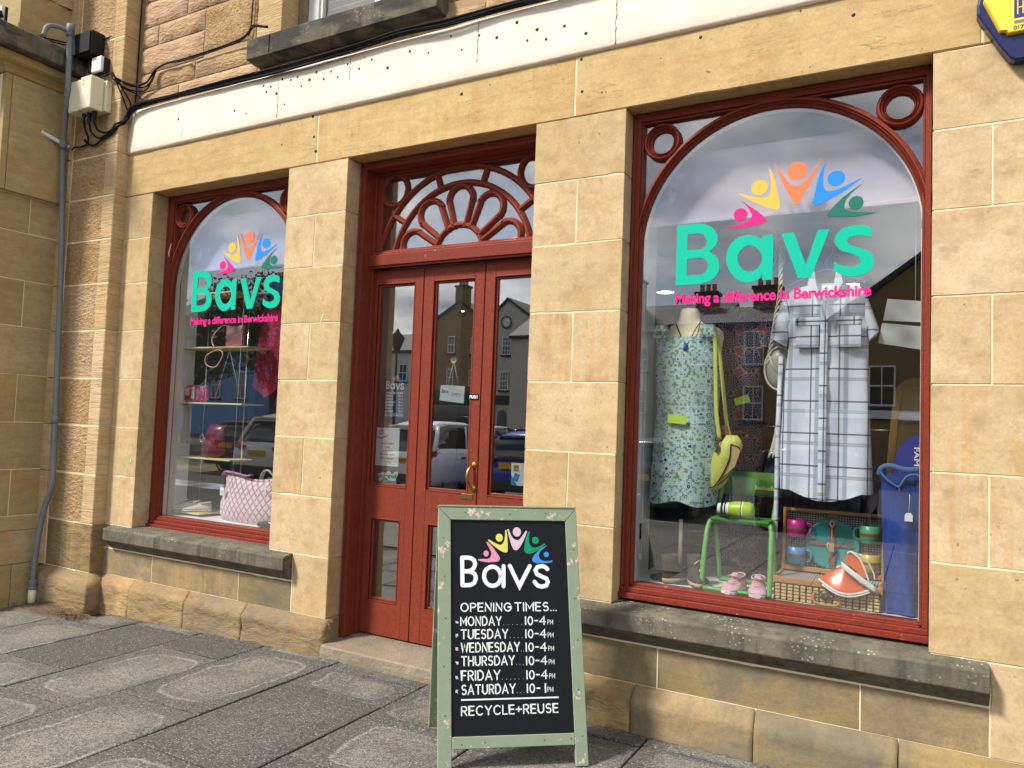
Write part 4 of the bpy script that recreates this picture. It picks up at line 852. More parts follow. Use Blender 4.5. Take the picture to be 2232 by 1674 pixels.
# junction boxes
jb = empty('junction_box', 'square black junction box with cables, highest on the pilaster', 'junction box', (-5.93, -.10, 4.33))
MB().box(-6.04, -5.80, -.215, -.102, 4.31, 4.50).build('housing', M_black, jb, bevel=.012, seg=3); MB().box(-6.03, -5.81, -.228, -.217, 4.32, 4.49).build('lid', M_black, jb, bevel=.010, seg=3)
wbx = empty('terminal_box', 'small white terminal box between the black box and the cream cabinet', 'junction box', (-5.76, -.10, 4.16))
MB().box(-5.845, -5.715, -.15, -.102, 4.155, 4.285).build('housing', M_black, wbx, bevel=.006); MB().box(-5.842, -5.718, -.178, -.152, 4.165, 4.285).build('cover', M_wplas, wbx, bevel=.006, seg=3)
cab = empty('meter_cabinet', 'pair of cream plastic cabinets numbered 2 on the pilaster', 'cabinet', (-5.85, -.10, 3.82))
MB().box(-5.99, -5.665, -.150, -.102, 3.835, 4.085).build('back_box', M_cream, cab, bevel=.006, seg=2)
MB().box(-5.985, -5.84, -.255, -.152, 3.83, 4.08).build('cover', M_cream, cab, bevel=.010, seg=3); MB().box(-5.832, -5.69, -.262, -.152, 3.828, 4.09).build('cover', M_cream, cab, bevel=.010, seg=3)
m = MB(); stroke_text(m, '2', -5.80, -5.775, 4.02, .042, .0035, lambda p: (p[0], -.2626, p[1])); m.build('number', flat('faded_ink', srgb(150, 140, 150)), cab)
box('sticker', -5.735, -5.705, -.2635, -.2622, 3.93, 3.985, M_wplas, cab)
m = MB(); 
for x in (-5.835,): m.lathe([(.0005, 3.815), (.008, 3.817), (.008, 3.83)], (x, -.25, 0), 10)
m.build('latch', M_brass, cab)
for x in (-5.80, -5.735): MB().lathe([(.008, 3.74), (.011, 3.76), (.018, 3.80), (.019, 3.832)], (x, -.19, 0), 12).build('cable_gland', M_black, cab)
MB().lathe([(.010, 3.80), (.017, 3.81), (.017, 3.832)], (-5.87, -.19, 0), 12).build('cable_gland', M_black, cab)
# cables
def cable(label, runs, cat='cable', r=.006, name='cable', jit=True):
    e = empty(name, label, cat, runs[0][0])
    for q in runs:
        MB().tube(catm(q, 7), r if not callable(r) else r(), 6).build('strand', M_cable, e)
    return e
rnd = random.Random(3)
def bundle(base, n, spread, sag=0.0):
    out = []
    for k in range(n):
        oy, oz = rnd.uniform(-spread, 0), rnd.uniform(-spread, spread); q = []
        for i, p in enumerate(base):
            f = .35 if i in (0, len(base)-1) else 1; q.append((p[0], p[1]+oy*f+rnd.uniform(-.004, .004), p[2]+oz*f+rnd.uniform(-.004, .004)))
        out.append(q)
    return out
cable('thick bundle of black cables sagging along the top of the cream band', bundle([(-5.60, -.06, 3.70), (-5.52, -.05, 3.80), (-5.42, -.05, 3.865), (-5.0, -.04, 3.872), (-4.4, -.04, 3.868), (-3.8, -.045, 3.858), (-3.2, -.05, 3.868), (-2.85, -.055, 3.878), (-2.5, -.055, 3.862), (-2.13, -.05, 3.868), (-1.7, -.05, 3.862), (-1.2, -.05, 3.86), (0, -.05, 3.865), (3, -.05, 3.87)], 8, .018), r=.0078)
cable('second run of thin black cables climbing across the rubble to the window sill', bundle([(-5.60, -.12, 4.10), (-5.50, -.05, 4.05), (-5.36, -.02, 4.06), (-5.28, -.01, 4.14), (-5.15, -.005, 4.175), (-4.98, 0, 4.165), (-4.7, 0, 4.168), (-4.4, 0, 4.178), (-4.25, -.02, 4.195), (-4.1, -.10, 4.18), (-3.97, -.095, 4.155)], 4, .010), r=.005)
cable('thin black cable dropping beside the upper window', [[(-4.235, -.005, 5.3), (-4.235, -.005, 4.7), (-4.24, -.006, 4.28), (-4.26, -.01, 4.2)], [(-5.53, .012, 5.3), (-5.535, .012, 4.6), (-5.54, .015, 4.0), (-5.5, -.03, 3.88)]], r=.005)
cable('tangle of black cables leaving the boxes on the pilaster', [
    [(-5.93, -.15, 4.32), (-5.90, -.14, 4.24), (-5.85, -.14, 4.17), (-5.80, -.14, 4.14), (-5.72, -.14, 4.13), (-5.62, -.14, 4.14), (-5.575, -.15, 4.10), (-5.54, -.12, 4.03), (-5.50, -.06, 3.92), (-5.50, -.05, 3.86)],
    [(-5.96, -.15, 4.32), (-5.93, -.15, 4.22), (-5.88, -.15, 4.15), (-5.80, -.15, 4.12), (-5.66, -.15, 4.13), (-5.59, -.15, 4.11), (-5.53, -.10, 4.02), (-5.46, -.04, 3.98), (-5.40, -.02, 3.93), (-5.30, -.03, 3.885)],
    [(-5.90, -.16, 4.32), (-5.86, -.15, 4.2), (-5.84, -.15, 4.13), (-5.70, -.15, 4.125), (-5.60, -.15, 4.13), (-5.56, -.14, 4.05), (-5.53, -.10, 3.94), (-5.52, -.06, 3.85)],
    [(-5.62, -.15, 4.14), (-5.58, -.16, 4.10), (-5.52, -.11, 4.06), (-5.42, -.03, 4.03), (-5.34, -.015, 4.05), (-5.28, -.01, 4.13)],
    [(-5.62, -.15, 4.14), (-5.57, -.16, 4.07), (-5.50, -.09, 4.01), (-5.40, -.02, 4.0), (-5.33, -.015, 4.04), (-5.27, -.01, 4.14)],
    [(-5.90, -.14, 4.31), (-5.92, -.13, 4.2), (-5.93, -.14, 4.10), (-5.93, -.16, 4.07)], [(-5.87, -.14, 4.31), (-5.90, -.13, 4.2), (-5.87, -.14, 4.10), (-5.84, -.15, 4.09)],
    [(-5.80, -.18, 4.15), (-5.76, -.16, 4.12), (-5.74, -.15, 4.13), (-5.70, -.14, 4.145)],
    [(-5.90, -.13, 4.33), (-5.98, -.14, 4.40), (-6.10, -.16, 4.46), (-6.20, -.25, 4.47), (-6.24, -.5, 4.44), (-6.24, -.9, 4.42)], [(-5.95, -.13, 4.31), (-6.03, -.14, 4.36), (-6.12, -.16, 4.44), (-6.21, -.28, 4.45), (-6.24, -.55, 4.43), (-6.24, -.9, 4.41)],
    [(-6.04, -.15, 4.47), (-6.10, -.16, 4.50), (-6.17, -.16, 4.49), (-6.20, -.16, 4.47)], [(-5.81, -.13, 4.45), (-5.76, -.105, 4.47), (-5.72, -.10, 4.475)]], r=.0062)
cable('black cables looping out from under the cream cabinets', [
    [(-5.87, -.19, 3.80), (-5.868, -.18, 3.72), (-5.88, -.14, 3.655), (-5.93, -.12, 3.62), (-6.00, -.125, 3.605), (-6.06, -.14, 3.605), (-6.09, -.14, 3.59)],
    [(-5.80, -.19, 3.75), (-5.795, -.17, 3.68), (-5.76, -.13, 3.64), (-5.70, -.115, 3.655), (-5.62, -.115, 3.67), (-5.57, -.12, 3.70), (-5.53, -.07, 3.75), (-5.50, -.05, 3.83)],
    [(-5.735, -.19, 3.75), (-5.728, -.16, 3.69), (-5.69, -.12, 3.675), (-5.62, -.115, 3.69), (-5.57, -.12, 3.725), (-5.54, -.07, 3.77), (-5.50, -.05, 3.84)],
    [(-5.96, -.12, 3.66), (-5.92, -.12, 3.625), (-5.86, -.12, 3.60), (-5.80, -.12, 3.60), (-5.74, -.12, 3.625), (-5.68, -.115, 3.64), (-5.60, -.115, 3.665), (-5.55, -.10, 3.72), (-5.51, -.05, 3.80)]], r=.0078)
# alarm box at the top right corner
alm = empty('alarm_box', 'yellow and navy alarm box cut off by the top right corner', 'alarm box', (.36, 0, 3.06))
M_nav = plain('navy_plastic', srgb(14, 22, 78), .3, .1, 20); M_ylw = plain('yellow_plastic', srgb(250, 208, 66), .4, .05, 20)
o_ = [(.205, 3.46), (.178, 3.32), (.178, 3.28), (.262, 3.12), (.295, 3.068), (.31, 3.058), (.62, 3.058), (.635, 3.068), (.668, 3.12), (.752, 3.28), (.752, 3.32), (.725, 3.46), (.60, 3.56), (.33, 3.56)]
m = MB(); m.prism(o_, lambda p: (p[0], -.062, p[1]), lambda p: (p[0], -.001, p[1])); m.build('navy_base', M_nav, alm, bevel=.008, seg=3)
o2 = [(.228, 3.45), (.196, 3.32), (.254, 3.178), (.274, 3.178), (.283, 3.162), (.63, 3.162), (.655, 3.178), (.676, 3.178), (.734, 3.32), (.702, 3.45), (.59, 3.54), (.34, 3.54)]
m = MB(); m.prism(o2, lambda p: (.465+(p[0]-.465)*.97, -.084, 3.34+(p[1]-3.34)*.98), lambda p: (p[0], -.058, p[1])); m.build('yellow_cover', M_ylw, alm, bevel=.006, seg=3)
m = MB(); m.box(.305, .40, -.0852, -.0843, 3.222, 3.40); m.build('blue_panel', flat('blue_ink', srgb(60, 76, 140)), alm)
m = MB()
for x in (.315, .333): m.box(x, x+.004, -.0860, -.0854, 3.236, 3.39)
for z in (3.262, 3.295, 3.33, 3.36): m.box(.315, .38, -.0864, -.0862, z, z+.004)
m.box(.322, .39, -.0860, -.0854, 3.30, 3.316); m.build('castle_mark', M_ylw, alm)
m = MB(); m.box(.305, .42, -.0852, -.0843, 3.200, 3.212); m.build('grey_line', M_pvc, alm)
m = MB(); stroke_text(m, '0175', .304, .352, 3.176, .013, .0028, lambda p: (p[0], -.0853, p[1])); m.build('lettering', M_nav, alm)

# ================================================================== PAVEMENT SIGN (A-board)
wv = Vector((.77, .635, 0)).normalized(); TLp = Vector((-1.955, -.74, 1.105)); FLp = Vector((-1.774, -.933, .03)); vv = (TLp-FLp).normalized(); nn = vv.cross(wv).normalized()   # nn points away from the viewer
if nn.y < 0: nn = -nn
ab = empty('pavement_sign', 'green framed A-board chalkboard listing the opening times in white', 'pavement sign', FLp + wv*.325 + Vector((.1, .1, 0)))
def AP(u, v, d): return tuple(FLp + wv*u + vv*v + nn*d)
def abox(m, u0, u1, v0, v1, d0, d1): 
    vs = [AP(u, v, d) for d in (d0, d1) for v in (v0, v1) for u in (u0, u1)]; return m.add(vs, [(0, 2, 3, 1), (4, 5, 7, 6), (0, 1, 5, 4), (2, 6, 7, 3), (0, 4, 6, 2), (1, 3, 7, 5)])
LN = 1.107
def apoly(m, pts, d0, d1): m.prism(pts, lambda p: AP(p[0], p[1], d0), lambda p: AP(p[0], p[1], d1))
for nm, pts in (('stile', [(-.004, 0), (.056, 0), (.052, LN-.056), (-.004, LN)]), ('stile', [(.598, 0), (.654, 0), (.650, LN), (.596, LN-.056)]), ('top_rail', [(-.003, LN+.001), (.053, LN-.055), (.595, LN-.055), (.649, LN+.001)]), ('bottom_rail', [(.057, .088), (.597, .086), (.597, .133), (.057, .136)])):
    m = MB(); apoly(m, pts, 0, .022); m.build(nm, M_green, ab, bevel=.002, seg=1)
m = MB(); apoly(m, [(-.004, LN+.004), (.65, LN+.004), (.65, LN+.012), (-.004, LN+.012)], -.002, .05); m.build('top_cap', M_green, ab, bevel=.001)
m = MB(); abox(m, .05, .600, .13, 1.056, .008, .016); panel = m.build('chalkboard', M_board, ab)
m = MB()
for u, v in ((.02, .97), (.025, .80), (.03, .62), (.022, .42), (.028, .22), (.63, .92), (.625, .7), (.63, .52), (.622, .31), (.632, .12), (.12, 1.085), (.33, 1.08), (.5, 1.085), (.2, .11), (.46, .11), (.58, .112), (.1, .105)):
    m.add([AP(u+.0035*math.cos(k*PI/4), v+.0035*math.sin(k*PI/4), -.0006) for k in range(8)], [tuple(range(8))])
m.build('screws', plain('rusty_screw', c4(.10, .07, .05), .6, .4, 90), ab, kind='stuff')
# back leaf, hinged at the top
bdir = Vector((-2.094, -.548, .03)) - TLp - nn*.03; 
BO = TLp + nn*.045 + Vector((0, 0, -.005)); bl_ = (Vector((-2.094, -.548, .028))-BO); bl_len = bl_.length; bd = bl_.normalized(); bn = wv.cross(bd).normalized()
def BP(u, v, d): return tuple(BO + wv*u + bd*v + bn*d)
def bbx(m, u0, u1, v0, v1, d0, d1): 
    vs = [BP(u, v, d) for d in (d0, d1) for v in (v0, v1) for u in (u0, u1)]; return m.add(vs, [(0, 2, 3, 1), (4, 5, 7, 6), (0, 1, 5, 4), (2, 6, 7, 3), (0, 4, 6, 2), (1, 3, 7, 5)])
for nm, q in (('back_stile', (0, .05, 0, bl_len)), ('back_stile', (.60, .65, 0, bl_len)), ('back_rail', (.05, .60, 0, .05)), ('back_rail', (.05, .60, .97, 1.02))):
    m = MB(); bbx(m, *q, -.011, .011); m.build(nm, M_green, ab, bevel=.002, seg=1)
m = MB(); bbx(m, .045, .605, .045, .975, -.004, .004); m.build('back_panel', M_board, ab)
# painted lettering
def sp(d): return lambda p: AP(p[0], p[1], d)
for k, mt in (('white', flat('pale_pink_paint', srgb(240, 216, 230))), ('yellow', flat('yellow_paint', srgb(252, 244, 110))), ('pink', flat('pink_paint', srgb(248, 168, 204))), ('green', flat('green_paint', srgb(10, 168, 116))), ('blue', flat('blue_paint', srgb(72, 160, 240)))):
    body, head = TRC['A_'+k]; m = MB(); m.prism(smooth_loop(body, 4, 75), sp(.0072), sp(.0079)); m.prism(ell(head), sp(.0072), sp(.0079)); m.build('emblem_figure', mt, panel, label=k+' painted figure above the name')
for k in 'Bavs':
    m = MB()
    for i, p in enumerate(TRC['S_'+k]): stroke(m, smooth_loop(p, 4, 40, False) if len(p) > 3 else p, .0185, sp(.0073-.00005*i), seg=6)
    m.build('letter_'+k.lower(), M_bwhite, panel)
rows = [('OPENING', .099, .326, .648, .034), ('TIMES...', .345, .536, .648, .035), ('MONDAY', .098, .280, .588, .036), ('TUESDAY', .100, .309, .532, .037), ('WEDNESDAY', .100, .361, .476, .037), ('THURSDAY', .101, .336, .420, .037), ('FRIDAY', .101, .270, .360, .038), ('SATURDAY', .102, .337, .303, .037), ('RECYCLE', .100, .330, .219, .035), ('+', .340, .362, .219, .035), ('REUSE', .373, .527, .219, .035)]
for s_, a, b, v, h_ in rows:
    m = MB(); stroke_text(m, s_, a, b, v, h_, .0056, sp(.0073)); m.build('lettering', M_bwhite, panel)
for i, (v, t1, e) in enumerate(((.588, .283, '10-4'), (.532, .313, '10-4'), (.475, .365, '10-4'), (.418, .340, '10-4'), (.359, .273, '10-4'), (.303, .340, '10-1'))):
    m = MB(); stroke_text(m, '10', .392, .424, v, .034, .0056, sp(.0073)); stroke_text(m, '-', .435, .448, v, .034, .0056, sp(.0073))
    if e[-1] == '4': stroke_text(m, '4', .458, .484, v, .034, .0056, sp(.0073))
    else: stroke(m, [(.474, v), (.474, v+.034)], .0066, sp(.0073))
    stroke_text(m, 'PM', .494 if e[-1] == '4' else .484, .518 if e[-1] == '4' else .508, v+.001, .019, .0022, sp(.0073)); m.build('lettering', M_bwhite, panel)
    m = MB(); n_ = [5, 4, 2, 3, 6, 3][i]
    for k in range(n_):
        u = t1+(.385-t1)*(k+.4)/n_; m.add([sp(.0073)((u+.0013*math.cos(q*PI/3), v+.001+.0013*math.sin(q*PI/3))) for q in range(6)], [tuple(range(6))])
    u, w_ = .080, v+.014
    for k in range(3): stroke(m, [(u-.007+.014*rnd.random(), w_-.008+.016*rnd.random()) for _ in range(5)], .0018, sp(.0073))
    m.build('dots_and_scribble', M_bwhite, panel, kind='stuff')
m = MB(); stroke(m, [(.100, .281), (.53, .280)], .0062, sp(.0073)); m.build('underline', M_bwhite, panel)

# ================================================================== NOTICES IN THE DOOR
M_paper = plain('white_paper', srgb(224, 230, 234), .7, .03, 8); M_ink = flat('black_ink', c4(.02, .02, .022)); M_navy = flat('navy_card', srgb(38, 52, 84))
def emblem_small(par, x0, x1, z0, z1, y, cols_):
    f0, f1 = extr(y)
    sx = (x1-x0)/(.702); sz = (z1-z0)/(.31)
    T = lambda l: [(x0+(p[0]+.904)*sx, z0+(p[1]-2.525)*sz) for p in l]
    for k, mt in zip(('pink', 'yellow', 'orange', 'blue', 'green'), cols_):
        b_, h_ = TRC['E_'+k]; m = MB(); m.prism(T(smooth_loop(b_, 2, 52)), f0, f1); m.prism(T(ell(h_)), f0, f1); m.build('emblem_figure', mt, par)
def bavs_small(m, x0, x1, z0, h, w, f):
    k = h/.124; kx_ = (x1-x0)/(.502-.105)
    for c in 'Bavs':
        for p in TRC['S_'+c]: stroke(m, [(x0+(q[0]-.105)*kx_, z0+(q[1]-.757)*k) for q in p], w, f, seg=4)
po = empty('opening_times_poster', 'navy poster of opening times stuck inside the left door glass', 'poster', (-3.02, .279, 1.51))
box('card', -3.112, -2.935, .2785, .2792, 1.512, 1.80, M_navy, po)
f_ = lambda p: (p[0], .2780, p[1])
m = MB(); bavs_small(m, -3.098, -2.960, 1.700, .050, .006, f_)
for s_, a, b, z in (('OPENING TIMES', -3.10, -2.965, 1.668), ('MONDAY', -3.10, -3.045, 1.648), ('TUESDAY', -3.10, -3.04, 1.628), ('WEDNESDAY', -3.10, -3.025, 1.608), ('THURSDAY', -3.10, -3.035, 1.588), ('FRIDAY', -3.10, -3.05, 1.568), ('SATURDAY', -3.10, -3.035, 1.549), ('RECYCLE+REUSE', -3.10, -2.955, 1.523)): stroke_text(m, s_, a, b, z, .011, .0022, f_)
for z in (1.648, 1.628, 1.608, 1.588, 1.568, 1.549): stroke_text(m, '10-4' if z > 1.55 else '10-1', -2.995, -2.962, z, .011, .0022, f_)
m.box(-3.10, -2.96, .2779, .278, 1.541, 1.543); m.build('lettering', M_bwhite, po); emblem_small(po, -3.066, -2.966, 1.742, 1.79, .2779, (V_pink, V_yel, V_ora, V_grn, V_blu))
no = empty('donations_notice', 'white paper notice about donations low in the left door glass', 'notice', (-3.07, .279, 1.2))
box('paper', -3.162, -2.975, .2785, .2790, 1.197, 1.445, M_paper, no)
m = MB()
for s_, a, b, z in (('Please do not', -3.12, -3.02, 1.338), ('leave', -3.09, -3.05, 1.314), ('donations', -3.105, -3.03, 1.290), ('on the doorstep', -3.13, -3.01, 1.266), ('when the shop', -3.125, -3.015, 1.242), ('is closed', -3.10, -3.035, 1.218)): fit_text(m, s_.upper(), a, b, z, z+.010, f_, .02)
m.build('lettering', M_ink, no)
m = MB(); bavs_small(m, -3.14, -3.10, 1.402, .014, .0022, f_); m.build('letter_mark', M_pvc, no); emblem_small(no, -3.135, -3.10, 1.418, 1.434, .2779, (M_pvc,)*5)
m = MB(); stroke(m, [(-3.15, 1.385), (-3.12, 1.375), (-3.085, 1.392)], .006, f_); stroke(m, [(-3.11, 1.378), (-3.07, 1.396)], .004, f_); m.build('red_swoosh', flat('red_ink', srgb(200, 60, 50)), no)
st = empty('stockist_sticker', 'small green and white cut-out stockist sticker at the foot of the left door glass', 'sticker', (-3.05, .279, 1.09))
m = MB(); m.prism(smooth_loop([(-3.148, 1.142), (-3.13, 1.120), (-3.127, 1.092), (-3.105, 1.100), (-3.095, 1.115), (-3.06, 1.118), (-3.055, 1.100), (-3.0, 1.098), (-2.985, 1.125), (-2.972, 1.155), (-2.99, 1.165), (-3.02, 1.150), (-3.05, 1.165), (-3.075, 1.150), (-3.10, 1.155)], 4, 70), *[(lambda p, d=d: (p[0], d, p[1])) for d in (.2785, .279)]); m.box(-3.09, -2.985, .2786, .2791, 1.088, 1.106); m.build('backing', M_paper, st)
m = MB(); fit_text(m, 'yulero!', -3.14, -2.985, 1.122, 1.148, f_, .05); m.build('green_letters', flat('lime_ink', srgb(90, 170, 70)), st)
m = MB(); m.box(-3.086, -2.989, .2778, .2782, 1.091, 1.104); m.build('green_bar', V_grn, st); m = MB(); fit_text(m, 'STOCKIST', -3.082, -2.993, 1.094, 1.101, lambda p: (p[0], .2777, p[1]), .02); m.build('lettering', M_bwhite, st)
op = empty('open_sign', 'white OPEN sign hanging on a string from a suction cup', 'sign', (-2.58, .285, 1.62))
m = MB(); A_ = [(-2.672, 1.728), (-2.492, 1.722), (-2.496, 1.615), (-2.676, 1.632)]; m.prism(A_, lambda p: (p[0], .2795, p[1]), lambda p: (p[0], .2815, p[1])); m.build('card', M_paper, op)
f2 = lambda p: (p[0], .2790, p[1]-.05*(p[0]+2.58))
m = MB(); bavs_small(m, -2.660, -2.614, 1.676, .022, .0035, f2); m.build('letters', flat('teal_ink', srgb(60, 150, 150)), op)
m = MB(); stroke_text(m, 'OPEN', -2.590, -2.525, 1.660, .020, .0022, f2); m.build('lettering', M_ink, op)
m = MB(); stroke(m, [(-2.598, 1.70), (-2.57, 1.703), (-2.54, 1.698), (-2.518, 1.702)], .002, f2); m.build('pink_script', V_pink, op)
m = MB(); m.tube([(-2.620, .281, 1.725), (-2.585, .284, 1.872), (-2.582, .284, 1.874), (-2.538, .281, 1.722)], .0022, 6); m.build('string', M_wplas, op)
m = MB(); m.lathe([(.0005, .296), (.006, .295), (.008, .288), (.020, .280), (.022, .2785)], (-2.583, 0, 1.885), 20, 'y'); m.build('suction_cup', plain('cloudy_plastic', srgb(190, 196, 196), .25, .05, 9), op)
uk = empty('conformity_card', 'white and blue card with UKCA mark in the right door glass', 'notice', (-2.09, .279, 1.14))
box('card', -2.143, -2.045, .2785, .2790, 1.14, 1.272, M_paper, uk); m = MB(); m.box(-2.128, -2.090, .2780, .2784, 1.222, 1.262); m.build('buff_square', flat('buff', srgb(232, 200, 150)), uk)
m = MB(); stroke_text(m, 'UK', -2.124, -2.098, 1.244, .012, .0035, lambda p: (p[0], .2777, p[1])); stroke_text(m, 'CA', -2.124, -2.096, 1.227, .012, .0035, lambda p: (p[0], .2777, p[1])); m.build('lettering', M_ink, uk)
m = MB(); m.add([(-2.143, .2782, 1.14), (-2.10, .2782, 1.14), (-2.143, .2782, 1.20)], [(0, 1, 2)]); m.box(-2.125, -2.09, .2778, .2783, 1.165, 1.21, Matrix.Rotation(R(20), 3, 'Y')); m.build('blue_print', flat('sky_ink', srgb(80, 160, 214)), uk)
# ================================================================== WINDOW DISPLAY MATERIALS
def mosaic_mat():
    m = Mat('mosaic_print_cotton'); v = m.pos(0, (1, .4, 1)); vo = m.n('ShaderNodeTexVoronoi'); m.set(vo, 'Vector', v); vo.inputs['Scale'].default_value = 24; vo.inputs['Randomness'].default_value = .35
    v2 = m.n('ShaderNodeTexVoronoi'); m.set(v2, 'Vector', v); v2.inputs['Scale'].default_value = 88; v2.inputs['Randomness'].default_value = .5
    cc_ = m.n('ShaderNodeSeparateXYZ', {0: vo.outputs['Color']}); cream, teal, blue, lime, dk = srgb(172, 198, 200), srgb(26, 96, 118), srgb(36, 66, 132), srgb(116, 148, 104), srgb(16, 40, 78)
    ring = m.math('SINE', m.math('MULTIPLY', vo.outputs['Distance'], 30)); ink = m.mix(m.math('GREATER_THAN', cc_.outputs[0], .5), teal, blue); ink = m.mix(m.math('GREATER_THAN', cc_.outputs[1], .72), ink, dk)
    c = m.mix(m.rng(ring, -.15, .25), cream, ink)
    c2_ = m.n('ShaderNodeSeparateXYZ', {0: v2.outputs['Color']}); small = m.rng(v2.outputs['Distance'], .26, .18); edge = m.rng(vo.outputs['Distance'], .36, .44)
    c = m.mix(edge, c, m.mix(small, m.mix(m.math('GREATER_THAN', c2_.outputs[2], .30), lime, cream), m.mix(m.math('GREATER_THAN', c2_.outputs[0], .5), teal, blue)))
    c = m.mix(m.math('MULTIPLY', m.math('SUBTRACT', 1.0, edge), m.math('MULTIPLY', small, .6)), c, cream)
    c = m.mix(m.rng(vo.outputs['Distance'], .07, .04), c, lime)
    return m.fin(c, .85, .2)
def paisley_mat():
    m = Mat('navy_tile_print'); v = m.pos(0, (1, .3, 1)); g = m.n('ShaderNodeNewGeometry'); s_ = m.n('ShaderNodeSeparateXYZ', {0: g.outputs['Position']})
    def cell(px, pz, ox, oz):
        u = m.math('SUBTRACT', m.math('MODULO', m.math('ADD', s_.outputs[0], 20+ox), px), px/2); w = m.math('SUBTRACT', m.math('MODULO', m.math('ADD', s_.outputs[2], 20+oz), pz), pz/2)
        return m.math('SQRT', m.math('ADD', m.math('MULTIPLY', u, u), m.math('MULTIPLY', w, w))), m.math('ARCTAN2', w, u)
    vo = m.n('ShaderNodeTexVoronoi', feature='DISTANCE_TO_EDGE'); m.set(vo, 'Vector', v); vo.inputs['Scale'].default_value = 42
    navy, cream, rust = srgb(42, 44, 66), srgb(150, 142, 150), srgb(134, 66, 66)
    c = m.mix(m.rng(vo.outputs['Distance'], .10, .04), navy, cream)
    r1, a1 = cell(.12, .12, 0, 0); rr = m.math('ADD', r1, m.math('MULTIPLY', m.math('SINE', m.math('MULTIPLY', a1, 4)), .009)); w_ = m.math('SINE', m.math('MULTIPLY', rr, 420))
    c1 = m.mix(m.rng(w_, .55, .85), navy, cream); c = m.mix(m.rng(r1, .050, .045), c, c1)
    r2, a2 = cell(.12, .12, .06, .06); rr2 = m.math('ADD', r2, m.math('MULTIPLY', m.math('SINE', m.math('MULTIPLY', a2, 4)), .005)); c = m.mix(m.rng(rr2, .024, .021), c, rust); c = m.mix(m.rng(m.math('ABSOLUTE', m.math('SUBTRACT', rr2, .026)), .003, .001), c, cream)
    return m.fin(c, .9, .15)
def plaid_mat(x_off=0.0, z_off=0.0, nm='plaid_cotton'):
    m = Mat(nm); g = m.n('ShaderNodeNewGeometry'); s_ = m.n('ShaderNodeSeparateXYZ', {0: g.outputs['Position']})
    def line(axis, period, off, w): 
        u = m.math('SUBTRACT', m.math('MODULO', m.math('ADD', s_.outputs[axis], 20+period/2-off), period), period/2); return m.rng(m.math('ABSOLUTE', u), w*1.15, w*.85)
    base = m.mix(m.rng(m.noise(m.pos(), 7, 4), .3, .7), srgb(222, 230, 242), srgb(204, 214, 230))
    c = m.mix(m.math('MULTIPLY', line(0, .13, -.49+x_off, .010), .6), base, srgb(130, 142, 160)); c = m.mix(m.math('MULTIPLY', line(2, .16, 1.62+z_off, .0085), .6), c, srgb(130, 138, 146))
    c = m.mix(m.math('MULTIPLY', line(2, .16, 1.62+z_off, .0025), .5), c, srgb(210, 214, 220))
    c = m.mix(m.math('MULTIPLY', line(0, .13, -.52+x_off, .0035), .8), c, srgb(58, 62, 70)); c = m.mix(m.math('MULTIPLY', line(2, .16, 1.67+z_off, .0038), .85), c, srgb(52, 56, 64))
    m.bump(m.noise(m.pos(), 300, 2), .15, .001); return m.fin(c, .85, .2)
def dots_mat():
    m = Mat('polka_dot_oilcloth'); v = m.n('ShaderNodeTexVoronoi'); m.set(v, 'Vector', m.pos()); v.inputs['Scale'].default_value = 75; v.inputs['Randomness'].default_value = .25
    return m.fin(m.mix(m.rng(v.outputs['Distance'], .34, .28), srgb(190, 30, 58), srgb(240, 220, 224)), .4, .5)
def gingham_mat():
    m = Mat('gingham_lining'); g = m.n('ShaderNodeNewGeometry'); s_ = m.n('ShaderNodeSeparateXYZ', {0: g.outputs['Position']})
    k = lambda a: m.math('GREATER_THAN', m.math('MODULO', m.math('ADD', a, 20), .0125), .00625)
    b = m.math('MULTIPLY', m.math('ADD', k(s_.outputs[0]), k(m.math('ADD', s_.outputs[2], s_.outputs[1]))), .5); return m.fin(m.mix(b, srgb(208, 206, 200), srgb(30, 32, 44)), .9, .1)
def denim_mat():
    m = Mat('blue_chino_cotton'); c = m.mix(m.rng(m.noise(m.pos(0, (1, 1, .3)), 22, 6, .65), .3, .7), srgb(12, 44, 118), srgb(34, 76, 156)); m.bump(m.noise(m.pos(), 260, 2), .3, .001); return m.fin(c, .85, .2)
M_mos, M_pais, M_plaid, M_dots, M_ging, M_denim = mosaic_mat(), paisley_mat(), plaid_mat(), dots_mat(), gingham_mat(), denim_mat()
M_plaid2 = plaid_mat(.043, .03, 'plaid_cotton_sleeve'); M_plaidp = plaid_mat(.065, .075, 'plaid_cotton_placket')
M_mann = plain('cream_jersey', srgb(222, 212, 184), .85, .06, 30); M_dkshoe = plain('dark_suede', c4(.05, .038, .03), .8, .4, 40); M_lime = plain('lime_leather', srgb(188, 194, 96), .5, .08, 20)
M_gch = plain('green_enamel', srgb(98, 170, 84), .35, .06, 20); M_gcan = plain('green_canvas', srgb(62, 128, 52), .85, .12, 60); M_pshoe = plain('pink_canvas', srgb(212, 168, 176), .85, .08, 90, .3); M_rub_w = plain('white_rubber', srgb(228, 226, 222), .6, .05, 20)
M_wick = plain('wicker', srgb(176, 128, 72), .7, .3, 70, .6); M_cane = plain('cane_chips', srgb(206, 178, 118), .6, .15, 50); M_dkw = plain('dark_weave', c4(.055, .028, .014), .7, .3, 60); M_lea = plain('brown_leather', srgb(122, 78, 52), .6, .15, 40)
M_rope = plain('macrame_cord', srgb(204, 196, 176), .9, .12, 60); M_neon = flat('neon_card', srgb(206, 250, 90)); M_hang = plain('blue_hanger_plastic', srgb(36, 66, 170), .4, .08, 20); M_mir = plain('mirror_glass', c4(.6, .62, .64), .02, .02, 5, metal=1.0); M_wood = plain('pale_bent_wood', srgb(206, 168, 98), .5, .15, 30)
